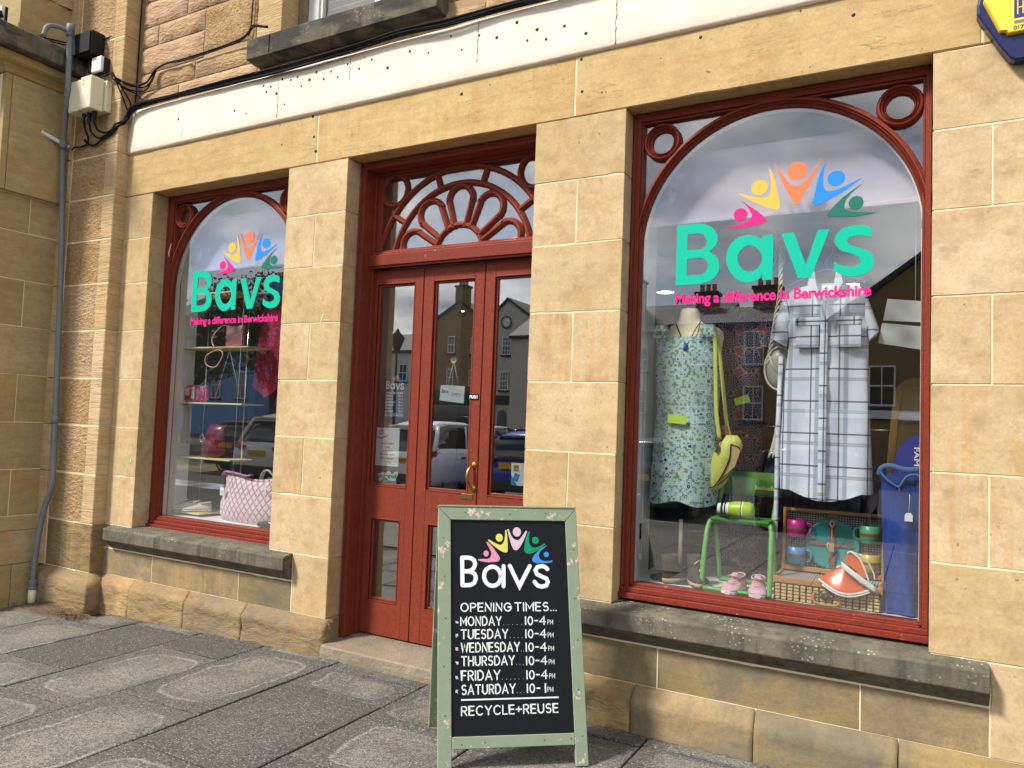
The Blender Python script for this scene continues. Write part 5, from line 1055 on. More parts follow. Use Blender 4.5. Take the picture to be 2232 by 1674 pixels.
def garment(m, tab, yc, fold=.006, fk=9, n=56, twist=0.0, sub=5, hem=None, seed=0.0):
    """closed tube of cloth: tab rows (z, xl, xr, depth)"""
    rings = []
    for i in range(len(tab)-1):
        a, b = tab[i], tab[i+1]; ns = sub if i < len(tab)-2 else sub+1
        for k in range(ns):
            t = k/sub; z = a[0]+(b[0]-a[0])*t; xl = a[1]+(b[1]-a[1])*t; xr = a[2]+(b[2]-a[2])*t; d = a[3]+(b[3]-a[3])*t; r_ = []
            prog = (i+t)/(len(tab)-1)
            for j in range(n):
                an = 2*PI*j/n; ca, sa = math.cos(an), math.sin(an)
                x = (xl+xr)/2+(xr-xl)/2*ca; f = fold*prog*math.sin(fk*x*6+seed+1.2*math.sin(z*3+x*5)) + .35*fold*noise.noise(Vector((x*18, z*7, seed)))
                zz = z + (hem(x) if hem and i == len(tab)-2 and t > .99 else 0) + (hem(x)*t if hem and i == len(tab)-2 and t <= .99 else 0)
                r_.append((x, yc+d*sa*(abs(sa)**-.3 if abs(sa) > .01 else 1)+f, zz))
            rings.append(r_)
    m.loft(rings, caps=False); return m
def ginf(group): return group

# ---------------------------------------------------------------- near window: left side
mq = empty('mannequin', 'headless cream mannequin bust on a pole and round base', 'mannequin', (-1.13, .38, .704))
m = MB(); tab = [(1.14, .12, .085), (1.2, .165, .105), (1.35, .155, .10), (1.5, .135, .085), (1.62, .135, .085), (1.75, .155, .10), (1.88, .163, .108), (1.96, .178, .09), (2.0, .186, .075), (2.03, .182, .062), (2.052, .160, .055), (2.066, .115, .05), (2.078, .080, .048), (2.095, .062, .05), (2.12, .054, .05), (2.150, .050, .047), (2.158, .044, .041)]
rings = [[(-1.128+hw*math.cos(2*PI*j/36), .385+d*math.sin(2*PI*j/36), z) for j in range(36)] for z, hw, d in tab]; m.loft(rings); m.build('torso', M_mann, mq)
m = MB(); m.lathe([(.0005, 2.164), (.040, 2.163), (.046, 2.157), (.046, 2.154)], (-1.128, .385, 0), 28, sy=.95); m.build('neck_cap', plain('pale_wood_cap', srgb(206, 196, 170), .6, .1, 30), mq)
MB().tube([(-1.15, .39, .72), (-1.15, .39, 1.02)], .011, 12).build('pole', plain('cream_metal', srgb(214, 202, 168), .35, .05, 10), mq)
m = MB(); m.lathe([(.0005, .735), (.02, .733), (.06, .722), (.155, .708), (.158, .704)], (-1.15, .39, 0), 40); m.build('base', plain('dark_chrome', c4(.16, .18, .18), .25, .1, 10, metal=.8), mq)
dr = empty('mosaic_dress', 'sleeveless dress in blue and green mosaic print on the mannequin', 'dress', (-1.13, .38, 1.115))
m = MB(); garment(m, [(2.0, -1.295, -.962, .098), (1.9, -1.302, -.952, .118), (1.75, -1.300, -.955, .115), (1.6, -1.292, -.965, .105), (1.45, -1.305, -.955, .115), (1.3, -1.312, -.945, .12), (1.115, -1.325, -.985+.02, .118)], .382, .011, 7, hem=lambda x: .012*math.sin(x*26)); m.build('body', M_mos, dr)
m = MB()
for xa, xb in ((-1.300, -1.222), (-1.045, -.962)):
    m.grid(lambda u, v: ((xa+xb)/2+(xb-xa)*(u-.5)*(1-.30*v)+(.012 if xa < -1.2 else -.012)*v, .382-.100+.030*max(0, v-.2)*1.0+.10*max(0, v-.8)*4, 1.995+.072*math.sin(min(1, v*1.15)*PI/2)-.01*max(0, v-.85)), 5, 8)
m.build('straps', M_mos, dr)
nk = empty('necklace', 'thin black cord necklace with a blue pendant', 'necklace', (-1.115, .265, 1.93))
m = MB(); m.tube(catm([(-1.195, .36, 2.085), (-1.18, .325, 2.06), (-1.115, .275, 1.955), (-1.075, .31, 2.04), (-1.06, .36, 2.09)], 4), .0028, 6); m.build('cord', M_black, nk)
MB().tube([(-1.115, .270, 1.960), (-1.115, .268, 1.925)], [.010, .012], 10).build('pendant', plain('blue_glass_bead', srgb(30, 90, 190), .15, .05, 10), nk)
tag(MB().box(-1.195, -1.095, .250, .2512, 1.535, 1.578, Matrix.Rotation(R(4), 3, 'Y')).build('price_card', M_neon), 'neon yellow price card pinned on the mosaic dress', 'price card', 'neon price cards')
tag(MB().box(-.905, -.825, .50, .5012, 1.655, 1.695, Matrix.Rotation(R(-18), 3, 'Y')).build('price_card', M_neon), 'green price card tilted on the dark tile print dress', 'price card', 'neon price cards')
# yellow bag
yb = empty('lime_handbag', 'lime yellow slouchy handbag hanging open from a long strap', 'handbag', (-.90, .32, 1.2))
m = MB(); 
for dx in (0,): m.tube(catm([(-.985, .31, 2.06), (-.965, .285, 1.98), (-.955, .275, 1.8), (-.945, .27, 1.6), (-.925, .27, 1.46)], 5), .011, 8, flat_=.3); m.tube(catm([(-.985, .33, 2.06), (-.955, .33, 1.95), (-.93, .33, 1.75), (-.905, .33, 1.55), (-.885, .32, 1.48)], 5), .010, 8, flat_=.3)
m.build('strap', M_lime, yb)
m = MB(); oz = [(1.20, -.965, -.935, .012), (1.23, -.972, -.90, .030), (1.30, -.975, -.862, .045), (1.37, -.968, -.832, .05), (1.43, -.945, -.815, .045), (1.46, -.915, -.82, .035), (1.485, -.898, -.842, .02)]
rings = [[((a+b)/2+(b-a)/2*math.cos(2*PI*j/28), .30+d*math.sin(2*PI*j/28)+.004*math.sin(j*2+z*40), z) for j in range(28)] for z, a, b, d in oz]; m.loft(rings); m.build('body', M_lime, yb)
m = MB(); m.prism([(-.862, 1.44), (-.815, 1.41), (-.84, 1.33), (-.93, 1.24), (-.875, 1.34)], lambda p: (p[0], .248, p[1]), lambda p: (p[0]+.004, .262, p[1])); m.build('lining', plain('beige_lining', srgb(170, 150, 100), .8, .1, 40), yb)
m = MB(); m.tube(catm([(-.862, .245, 1.44), (-.872, .243, 1.35), (-.93, .246, 1.235), (-.97, .262, 1.21)]), .003, 6); m.tube(catm([(-.862, .245, 1.44), (-.82, .25, 1.42), (-.822, .256, 1.37), (-.87, .25, 1.28), (-.93, .252, 1.225)]), .003, 6); m.build('piping', M_black, yb)
m = MB(); m.tube(catm([(-.925, .262, 1.46), (-.932, .248, 1.42), (-.94, .246, 1.395)]), .005, 6); m.tube(catm([(-.93, .25, 1.44), (-.925, .245, 1.415), (-.932, .246, 1.39)]), .004, 6); m.build('clasp', M_dkw, yb)
MB().box(-.93, -.892, .30, .31, 1.485, 1.535).build('strap_tab', M_lea, yb, bevel=.003)
# tile print maxi dress on a hanger behind
mx_ = empty('tile_print_dress', 'long navy and cream tile print dress hanging behind the mannequin', 'dress', (-1.0, .75, .72))
m = MB(); garment(m, [(2.22, -1.14, -.82, .02), (2.17, -1.22, -.735, .035), (2.05, -1.20, -.755, .05), (1.92, -1.13, -.80, .055), (1.75, -1.10, -.815, .055), (1.5, -1.09, -.80, .055), (1.2, -1.10, -.80, .06), (.95, -1.10, -.80, .06), (.80, -1.09, -.82, .06)], .72, .022, 8, hem=lambda x: -.06*abs(math.sin((x+.95)*14)), seed=2.0); m.build('body', M_pais, mx_)
for s_ in (-1, 1):
    m = MB(); cx = -.978+s_*.20; garment(m, [(2.19, cx-.07, cx+.07, .02), (2.10, cx-.075+s_*.02, cx+.065+s_*.02, .035), (1.98, cx-.07+s_*.03, cx+.05+s_*.03, .03)], .70, .01, 9, seed=s_*3); m.build('sleeve', M_pais, mx_)
m = MB(); m.box(-1.02, -.95, .63, .635, .80, 1.14); m.build('sash', M_pais, mx_)
def hanger(label, cx, y, z, w=.20, drop=.075):
    h_ = empty('clothes_hanger', label, 'hanger', (cx, y, z-drop))
    m = MB(); m.tube(catm([(cx-w, y, z-drop), (cx-w*.9, y, z-drop+.008), (cx-.03, y, z-.004), (cx, y, z), (cx+.03, y, z-.004), (cx+w*.9, y, z-drop+.008), (cx+w, y, z-drop)], 4), .006, 8); m.tube([(cx-w*.97, y, z-drop), (cx+w*.97, y, z-drop)], .0045, 8); m.build('frame', M_hang, h_)
    m = MB(); m.tube(catm([(cx, y, z), (cx, y, z+.05), (cx+.028, y, z+.085), (cx+.012, y, z+.13), (cx-.025, y, z+.125), (cx-.034, y, z+.10)], 5), .0035, 7); m.build('hook', M_hang, h_); return h_
hanger('blue plastic hanger holding the dark tile print dress', -.978, .715, 2.30, .22, .09)
# plaid shirt dress
pl = empty('plaid_shirt_dress', 'long white shirt dress with grey and black window-pane checks', 'dress', (-.44, .40, 1.16))
def hem(x): return -.045*max(0, 1-((x+.43)/.16)**2)
m = MB(); garment(m, [(2.262, -.515, -.365, .022), (2.245, -.60, -.285, .03), (2.20, -.635, -.258, .04), (2.08, -.628, -.25, .05), (1.97, -.612, -.243, .055), (1.77, -.632, -.243, .06), (1.41, -.648, -.225, .065), (1.225, -.643, -.215, .068)], .40, .013, 6, n=72, hem=hem, seed=1.0); m.build('body', M_plaid, pl)
m = MB(); m.grid(lambda u, v: (-.458+.036*u, .329-.004*math.sin(v*30)-.016*min(1, v*2.2), 2.165-.985*v), 3, 40); m.build('placket', M_plaidp, pl, thick=.003)
for (a, b, c_, d_) in (((-.64, 2.235), (-.705, 1.995), (-.625, 1.945), (-.60, 2.06)), ((-.258, 2.21), (-.195, 2.015), (-.245, 1.965), (-.262, 2.06))):
    m = MB(); rings = []
    for t in [k/8 for k in range(9)]:
        p = Vector((a[0]*(1-t)+b[0]*t, a[1]*(1-t)+b[1]*t)); q = Vector((d_[0]*(1-t)+c_[0]*t, d_[1]*(1-t)+c_[1]*t)); mid = (p+q)/2; hv = (q-p)/2
        rings.append([(mid.x+hv.x*math.cos(2*PI*j/20), .39+(.03+.012*t)*math.sin(2*PI*j/20)+.003*math.sin(j+t*9), mid.y+hv.y*math.cos(2*PI*j/20)) for j in range(20)])
    m.loft(rings, caps=False); m.build('sleeve', M_plaid2, pl)
for s_ in (-1, 1):
    m = MB(); pts = [(-.44, 2.165), (-.44+s_*.052, 2.205), (-.44+s_*.082, 2.255), (-.44+s_*.068, 2.315), (-.44+s_*.050, 2.318), (-.44+s_*.040, 2.25), (-.44+s_*.018, 2.20)]; m.prism(pts, lambda p: (p[0], .335-.02*(p[1]-2.17), p[1]), lambda p: (p[0], .350, p[1])); m.build('collar', M_plaid2, pl, bevel=.002)
    x0 = -.575 if s_ < 0 else -.385; m = MB(); m.box(x0, x0+.115, .322, .332, 2.045, 2.085); m.build('pocket_flap', M_plaidp, pl, bevel=.003); m = MB(); m.box(x0+.004, x0+.111, .326, .336, 1.935, 2.05); m.build('pocket', M_plaid, pl, bevel=.002)
MB().tube([(-.655, .42, 1.9), (-.662, .41, 1.55), (-.665, .41, 1.1), (-.66, .41, .97)], [.012, .013, .011, .004], 8).build('belt_tie', M_plaid2, pl)
hanger('blue plastic hanger under the collar of the plaid dress', -.44, .405, 2.335, .18, .07)
# macrame cord and pale bag
mc = empty('macrame_shoulder_bag', 'pale round shoulder bag on a plaited rope strap with tassels', 'handbag', (-.70, .45, 1.38))
m = MB(); 
for k in range(3):
    m.tube([(-.668+.0+.008*math.sin(t*38+k*2.1)-(.055*max(0, t-.35)/.65), .44+.008*math.cos(t*38+k*2.1), 2.46-.60*t) for t in [i/60 for i in range(61)]], .0052, 6)
m.build('rope', M_rope, mc)
m = MB()
for k in range(10): m.tube([(-.668+.02*math.sin(k*2.3), .44+.02*math.cos(k*1.7), 2.46), (-.668+.035*math.sin(k*2.1), .44+.03*math.cos(k*1.9), 2.54+.012*(k % 3)), (-.668+.05*math.sin(k*1.3), .43, 2.44-.02*(k % 4))], .003, 5)
m.build('knot', M_rope, mc)
m = MB(); m.lathe([(.0005, .43), (.05, .425), (.085, .435), (.092, .455), (.085, .475), (.0005, .48)], (-.665, 0, 1.84), 30, 'y', sx=.75, sy=1.15); m.build('body', plain('pearl_grey_leather', srgb(150, 156, 146), .35, .08, 12), mc)
m = MB(); m.tube([(-.665+.075*math.cos(a), .442, 1.84+.112*math.sin(a)) for a in [2*PI*k/32 for k in range(32)]], .006, 7, closed=True); m.tube([(-.722, .435, 1.92), (-.70, .425, 1.86), (-.655, .425, 1.80)], .0045, 6); m.build('edge', M_rope, mc)
m = MB()
for k in range(7): m.tube(catm([(-.655+.004*k-.012, .43+.003*(k % 3), 1.78), (-.66+.003*k-.01, .425, 1.6), (-.672+.004*k-.012, .425, 1.48), (-.69+.007*k-.02, .425, 1.375+.01*(k % 3))]), .0038, 5)
m.build('tassel', M_rope, mc)
# ---------------------------------------------------------------- green folding chair and what is on it
ch = empty('green_folding_chair', 'small green tubular folding chair with canvas back', 'chair', (-.82, .38, .704))
xa, xb = -.985, -.655
m = MB()
m.tube(catm([(xa, .20, .712), (xa, .205, .73), (xa+.004, .25, .93), (xa+.01, .285, 1.02), (xa+.035, .30, 1.045), (-.82, .30, 1.05), (xb-.035, .30, 1.045), (xb-.01, .285, 1.02), (xb-.004, .25, .93), (xb, .205, .73), (xb, .20, .712)], 5), .0125, 10)
m.build('front_frame', M_gch, ch)
m = MB(); m.tube(catm([(xa+.01, .20, .715), (-.82, .20, .713), (xb-.01, .20, .715)], 4), .0115, 8); m.tube([(xa+.02, .50, .716), (xb-.02, .50, .716)], .0115, 8); m.build('floor_bar', M_gch, ch)
m = MB()
for x in (xa+.022, xb-.022): m.tube(catm([(x, .50, .716), (x, .46, .85), (x, .40, 1.02), (x, .50, 1.18), (x, .55, 1.30)], 5), .0115, 8)
m.build('back_frame', M_gch, ch)
MB().box(xa+.018, xb-.018, .28, .48, 1.045, 1.062).build('seat', M_gcan, ch, bevel=.006)
bk = MB(); bk.grid(lambda u, v: (xa+.0+(xb-xa)*u, .535-.01*math.sin(u*PI)+.03*v, 1.165+.125*v), 12, 3); bk = bk.build('backrest', M_gcan, ch, thick=.010)
MB().box(-.884, -.864, .519, .524, 1.205, 1.228).build('red_badge', flat('red_badge', srgb(200, 50, 40)), bk)
m = MB(); 
for k in range(9): m.box(-.79+k*.013, -.780+k*.013, .519, .5235, 1.200, 1.214 if k % 3 else 1.222)
m.build('yellow_print', M_ylw, bk)
th = empty('vacuum_flask', 'lime green flask with white and black bands lying on the green chair', 'flask', (-.84, .32, 1.064))
prof = [(0.0, 0), (.026, .001), (.028, .012), (.028, .03), (.031, .05), (.036, .07), (.042, .10), (.043, .16), (.040, .178), (.026, .186), (0.0, .188)]
def lieprof(a, b): return [(r, h) for r, h in prof if a <= h <= b]
M_lm = plain('lime_plastic', srgb(160, 200, 30), .35, .05, 20)
for nm, seg_, mt in (('cap', [(.0005, 0), (.026, .001), (.028, .018)], M_rub_w), ('black_band', [(.0285, .018), (.029, .030)], M_black), ('white_band', [(.029, .030), (.030, .036)], M_rub_w), ('black_band', [(.030, .036), (.0315, .044)], M_black), ('white_band', [(.0315, .044), (.034, .058)], M_rub_w), ('body', [(.034, .058), (.041, .085), (.0425, .12)], M_lm), ('black_band', [(.0428, .12), (.0430, .124)], M_black), ('white_band', [(.0430, .124), (.0430, .130)], M_rub_w), ('body', [(.0430, .130), (.0425, .16), (.036, .176), (.020, .182), (.0005, .183)], M_lm)):
    m = MB(); m.lathe([(r, h) for r, h in seg_], (-.935, .31, 1.107), 24, 'x'); m.build(nm, mt, th)
tag(MB().lathe([(.0005, 1.0645), (.06, 1.0645), (.082, 1.072), (.083, 1.074)], (-.86, .345, 0), 28).build('saucer', plain('white_rim_plate', srgb(60, 70, 40), .3, .1, 20)), 'small dark plate under the lime green flask', 'plate')
def sneaker(mats, label, cx, cy, cz, rot, s=1.0, group=None, name='sneaker'):
    e = empty(name, label, 'shoe', (cx, cy, cz), rot, group); up_m, so_m = mats
    st_ = [(-.105, .020, .060), (-.09, .032, .066), (-.05, .034, .072), (-.01, .036, .068), (.03, .042, .050), (.07, .044, .038), (.10, .036, .030), (.118, .016, .022)]
    def yb(y): return -y
    m = MB(); rings = []
    for y, hw, h_ in st_: rings.append([(hw*s*math.cos(a), yb(y)*s, .018*s+max(0, (h_-.018))*s*math.sin(a)**.8) for a in [PI*k/12 for k in range(13)]])
    m.loft(rings, closed=False, caps=False); m.build('upper', up_m, e, local=True, thick=.004)
    m = MB(); rings = [[(hw*1.06*s*math.cos(2*PI*k/16)*(1), yb(y)*s*1.03, (.011+.011*math.sin(2*PI*k/16))*s) for k in range(16)] for y, hw, h_ in st_]; m.loft(rings); m.build('sole', so_m, e, local=True)
    m = MB(); m.lathe([(.0005, 0), (.034*s, .0), (.040*s, -.006)], (0, .052*s, .070*s), 20, sy=1.25); m.build('opening', plain('shoe_lining_%d' % len(bpy.data.materials), tuple(x*.55 for x in up_m.node_tree.nodes['Vector Math.002' if 0 else 'Principled BSDF'].inputs['Base Color'].default_value[:3])+(1,), .9), e, local=True) if 0 else None
    if name == 'sneaker': m = MB(); m.lathe([(.0005, .034*s), (.018*s, .032*s), (.034*s, .022*s), (.042*s, .004*s)], (0, -.086*s, 0), 18, sy=.85); m.build('toe_cap', so_m, e, local=True)
    m = MB()
    for k in range(4): y = -.005-k*.016; m.tube([(-.020*s, y*s-.01*s, .068*s-k*.006*s), (0, (y-.006)*s-.01*s, .073*s-k*.0065*s), (.020*s, y*s-.01*s, .068*s-k*.006*s)], .0028*s, 5)
    m.tube(catm([(-.032*s, -.02*s, .075*s), (-.015*s, -.03*s, .083*s), (0, -.015*s, .078*s), (.016*s, -.03*s, .083*s), (.034*s, -.025*s, .073*s)]), .0026*s, 5); m.build('laces', so_m if name != 'sneaker' else up_m, e, local=True)
    m = MB(); m.grid(lambda u, v: ((-.018+.036*u)*s, (.02-.05*v)*s, (.088-.012*v+.004*math.sin(u*PI))*s), 4, 4); m.build('tongue', up_m, e, local=True, thick=.003)
    m = MB(); m.tube([( .033*s*math.cos(a), (.055+.048*math.sin(a))*s, (.073+.004*math.sin(a))*s) for a in [2*PI*k/24 for k in range(24)]], .0045*s, 6, closed=True); m.build('collar', up_m, e, local=True)
    m = MB(); m.lathe([(.0005, .0), (.031*s, .0)], (0, .055*s, .0715*s), 20, sy=1.4); m.build('inside', M_dkw if name != 'sneaker' else plain('dusky_lining', srgb(150, 112, 118), .9), e, local=True)
    return e
sneaker((M_pshoe, M_rub_w), 'left of the pair of pink lace-up canvas shoes', -.835, .28, .703, R(-6), .98, 'pair of pink shoes')
sneaker((M_pshoe, M_rub_w), 'right of the pair of pink lace-up canvas shoes', -.722, .28, .703, R(9), .98, 'pair of pink shoes')
# dark wedge boots
for lab, x, y, rz in (('brown laced ankle boot standing on the mannequin base', -1.135, .30, R(150)), ('dark suede ankle boot leaning beside the green chair', -1.03, .27, R(25))):
    e = empty('ankle_boot', lab, 'boot', (x, y, .712), rz, 'dark ankle boots')
    m = MB(); rings = [[(hw*math.cos(2*PI*k/18), cy+ln*math.sin(2*PI*k/18), z) for k in range(18)] for z, hw, ln, cy in ((.012, .036, .10, 0), (.03, .038, .10, 0), (.055, .034, .085, .015), (.075, .032, .055, .045), (.10, .033, .045, .055), (.14, .037, .045, .058))]; m.loft(rings, caps=False); m.build('upper', M_dkshoe, e, local=True, thick=.004)
    m = MB(); rings = [[(hw*math.cos(2*PI*k/18), .104*math.sin(2*PI*k/18), z) for k in range(18)] for z, hw in ((0, .036), (.012, .04), (.02, .039))]; m.loft(rings); m.build('sole', plain('pale_crepe', srgb(190, 178, 150), .8, .1, 50), e, local=True)
    m = MB(); m.tube([(.01, -.03, .07), (.03, .0, .09), (.02, .02, .12), (-.01, -.0, .10)], .004, 6); m.build('lace', M_rope, e, local=True)
e = empty('navy_screen', 'dark navy panel standing on the left behind the mannequin base', 'panel', (-1.27, .60, .70)); MB().box(-1.36, -1.17, .60, .625, .702, 1.08, Matrix.Rotation(R(-3), 3, 'Y')).build('panel', plain('navy_fabric', srgb(16, 34, 52), .8, .1, 20), e, bevel=.004)
# socket, blind and cord
sk = empty('wall_socket', 'black and chrome electrical socket low on the white side panel', 'socket', (-1.35, .30, .86)); MB().box(-1.3515, -1.343, .262, .335, .905, .99).build('plate', M_chrome, sk, bevel=.002); MB().box(-1.343, -1.340, .272, .325, .925, .97).build('insert', M_black, sk, bevel=.001)
def blind(lab, x0, x1, y, zb_, zt_, mt, grp='roller blinds half lowered behind the arches'):
    e = empty('roller_blind', lab, 'blind', ((x0+x1)/2, y, zb_), group=grp); MB().box(x0, x1, y, y+.002, zb_+.02, zt_).build('fabric', mt, e); MB().box(x0, x1, y-.006, y+.008, zb_, zb_+.022).build('bottom_bar', mt, e, bevel=.004); MB().tube([(x0-.005, y+.02, zt_+.01), (x1+.005, y+.02, zt_+.01)], .022, 14).build('roller', mt, e); return e
M_lil = plain('lilac_grey_fabric', srgb(178, 168, 182), .8, .05, 6)
blind('lilac grey roller blind across the top of the window nearest the camera', -1.345, .005, .262, 2.598, 2.955, M_lil); blind('lilac roller blind across the top of the window beside the pilaster', -5.10, -3.81, .30, 2.60, 3.0, plain('lilac_blue_fabric', srgb(166, 168, 200), .8, .05, 6))
cc = empty('blind_cord', 'white beaded cord loop hanging down the left side panel', 'cord', (-1.335, .25, .82)); MB().tube(catm([(-1.342, .255, 2.6), (-1.340, .252, 1.5), (-1.335, .25, .86), (-1.328, .252, .835), (-1.322, .258, .86), (-1.328, .262, 1.5), (-1.335, .262, 2.6)], 8), .0028, 5).build('loop', M_wplas, cc)
# ---------------------------------------------------------------- picnic hamper
hp = empty('picnic_hamper', 'open wicker picnic hamper with gingham lining and leather straps', 'hamper', (-.40, .36, .704))
x0, x1, yf, yb_ = -.640, -.165, .222, .47
m = MB(); m.box(x0+.004, x1-.004, yf+.006, yb_-.006, .703, .80); m.build('box', M_dkw, hp, bevel=.003)
cells = MB()
nx = 16
for i in range(nx):
    for k in range(5):
        a = x0+.006+(x1-x0-.012)*i/nx; w_ = (x1-x0-.012)/nx-.005; z = .706+k*.0155
        cells.box(a+.0025, a+w_, yf+.000, yf+.010, z, z+.0115)
for j in range(8):
    for k in range(5):
        a = yf+.012+(yb_-yf-.02)*j/8; cells.box(x0-.001, x0+.006, a, a+.024, .706+k*.0155, .7175+k*.0155)
cells.build('cane_weave', M_cane, hp, kind='stuff', bevel=.0015, seg=1)
m = MB(); m.box(x0-.003, x1+.003, yf-.004, yf+.016, .785, .815); m.box(x0-.003, x0+.014, yf+.016, yb_, .785, .815); m.box(x1-.014, x1+.003, yf+.016, yb_, .785, .815); m.build('rim', M_wick, hp, bevel=.004)
MB().box(x0+.014, x1-.014, yf+.018, yb_-.01, .800, .806).build('base_lining', M_ging, hp)
lm_ = MB(); lr = Matrix.Rotation(R(-6), 3, 'X'); org = (-.40, yb_, .815)
def lb(nm, q, mt, bev=.003): return MB().box(*q, rot=lr, org=org).build(nm, mt, hp, bevel=bev)
for q in ((x0, x0+.016, yb_-.02, yb_+.07, .812, 1.125), (x1-.016, x1, yb_-.02, yb_+.07, .812, 1.125), (x0+.016, x1-.016, yb_-.02, yb_+.07, 1.109, 1.125), (x0+.016, x1-.016, yb_-.02, yb_+.07, .812, .835)): lb('lid_rim', q, M_wick)
lb('lid_lining', (x0+.014, x1-.014, yb_+.040, yb_+.05, .83, 1.112), M_ging, 0); lb('lid_back', (x0+.01, x1-.01, yb_+.055, yb_+.068, .82, 1.118), M_cane)
lb('strap', (-.418, -.390, yb_-.008, yb_-.003, .84, 1.115), M_lea, .001); lb('strap', (-.535, -.275, yb_-.006, yb_-.002, .948, .962), M_lea, .001); lb('strap_tab', (-.428, -.380, yb_-.012, yb_-.008, 1.045, 1.125), M_lea, .004)
m = MB(); m.tube([(-.404+.009*math.cos(a), yb_-.004, 1.062+.014*math.sin(a)) for a in [2*PI*k/16 for k in range(16)]], .0028, 6, closed=True); m.tube([(-.404, yb_-.012, 1.05), (-.404, yb_-.014, .975)], .0018, 5); m.tube([(-.418+.008*math.cos(a), yb_-.008, .953+.012*math.sin(a)) for a in [2*PI*k/12 for k in range(12)]], .0026, 6, closed=True); m.build('buckle', plain('pale_brass', srgb(226, 210, 160), .35, .1, 10), hp)
m = MB(); m.box(-.417, -.393, yb_-.018, yb_-.015, .925, .968); m.build('luggage_tag', plain('kraft_card', srgb(170, 150, 110), .8, .1, 30), hp, bevel=.001)
m = MB(); m.lathe([(.0005, yf-.014), (.020, yf-.013), (.026, yf-.006), (.028, yf+.002)], (-.40, 0, .752), 24, 'y', sx=1.3, sy=.9); m.build('clasp_plate', plain('dark_brass', c4(.09, .05, .03), .35, .3, 40, metal=.5), hp)
m = MB(); m.box(-.405, -.397, yf-.018, yf-.013, .742, .764); 
for x in (-.424, -.378): m.lathe([(.0005, yf-.016), (.004, yf-.015), (.005, yf-.010)], (x, 0, .752), 10, 'y')
m.build('clasp', M_brass, hp); m = MB(); m.tube(catm([(-.452, yf-.006, .765), (-.458, yf-.012, .73), (-.435, yf-.016, .712), (-.365, yf-.016, .712), (-.342, yf-.012, .73), (-.348, yf-.006, .765)]), .006, 8); m.build('handle', M_wick, hp)
m = MB(); m.lathe([(.0005, yb_+.016), (.095, yb_+.016), (.112, yb_+.006), (.124, yb_-.001), (.126, yb_+.004), (.112, yb_+.018)], (-.404, 0, .957), 44, 'y'); tag(m.build('plate', plain('teal_melamine', srgb(42, 136, 138), .3, .06, 8)), 'round teal plate strapped in the hamper lid', 'plate')
def mug(lab, x, z, col, side):
    e = empty('mug', lab, 'mug', (x, yb_-.012, z-.045), group='coloured mugs strapped in the hamper'); mt = plain('melamine_%s' % lab.split()[0], col, .35, .06, 10)
    m = MB(); m.lathe([(.038, z-.043), (.045, z-.040), (.047, z), (.047, z+.043), (.044, z+.044), (.043, z-.03)], (x, yb_+.000, 0), 26); m.build('cup', mt, e)
    m = MB(); m.tube(catm([(x+side*.042, yb_-.004, z+.03), (x+side*.068, yb_-.008, z+.024), (x+side*.072, yb_-.01, z), (x+side*.064, yb_-.008, z-.024), (x+side*.042, yb_-.004, z-.028)]), .0042, 7); m.build('handle', mt, e)
    m = MB(); m.lathe([(.0478, z-.006), (.0485, z), (.0478, z+.008)], (x, yb_, 0), 26); m.build('strap', M_lea, e)
mug('magenta mug at the top left of the hamper lid', -.572, 1.025, srgb(170, 24, 120), 1); mug('blue mug at the lower left of the hamper lid', -.572, .888, srgb(60, 140, 184), 1); mug('green mug at the top right of the hamper lid', -.232, 1.025, srgb(76, 156, 112), -1); mug('yellow mug at the lower right of the hamper lid', -.232, .888, srgb(196, 170, 40), -1)
# sun visor
vs_ = empty('sun_visor', 'orange translucent sun visor with a white band lying on the hamper', 'visor', (-.31, .22, .78))
# brim: curved crescent from the left tip, band across, peak behind
m = MB()
def brim(u, v):
    A = Vector((-.435, .828)); B = Vector((-.215, .805)); t = u
    base = A.lerp(B, t); low = Vector((base.x, base.y-.038*math.sin(t*PI))); topp = Vector((-.435+(.115)*min(1, t*1.9)+.11*max(0, t-.5), .828+.082*min(1, t*1.9)-.085*max(0, (t-.5)*2)))
    q = low.lerp(topp, v); return (q.x, .205+.03*v-.03*math.sin(t*PI)*(1-v), q.y)
m.grid(brim, 24, 8); m.build('peak', plain('orange_acrylic', srgb(212, 92, 30), .25, .08, 10, spec=.6), vs_, thick=.002)
m = MB(); m.tube([brim(t/24, 0) for t in range(25)], .0052, 7); m.tube([(p[0], p[1]-.004, p[2]-.010) for p in [brim(t/24, 0) for t in range(2, 25)]], .0035, 6); m.build('edge_trim', M_rub_w, vs_)
m = MB(); m.grid(lambda u, v: (-.335+.145*u-.012*(1-v)*0, .198-.012*math.sin(u*PI)+.0*v, .906-.098*u+.014*(v-.5)*2), 14, 3); m.build('headband', M_rub_w, vs_, thick=.004)
m = MB(); m.prism(smooth_loop([(-.323, .915), (-.318, .950), (-.300, .963), (-.262, .935), (-.230, .880), (-.228, .858), (-.28, .885)], 4, 60), lambda p: (p[0], .225, p[1]), lambda p: (p[0], .228, p[1])); m.build('crown_panel', plain('orange_acrylic_pale', srgb(220, 106, 40), .3, .1, 10, spec=.6), vs_)
m = MB(); m.tube(catm([(-.312, .222, .958), (-.298, .220, .966), (-.258, .218, .935), (-.228, .216, .865), (-.222, .215, .845)]), .0042, 7); m.tube(catm([(-.298, .235, .966), (-.24, .245, .94), (-.205, .25, .88), (-.198, .25, .845)]), .0036, 7); m.build('elastic_trim', M_rub_w, vs_)
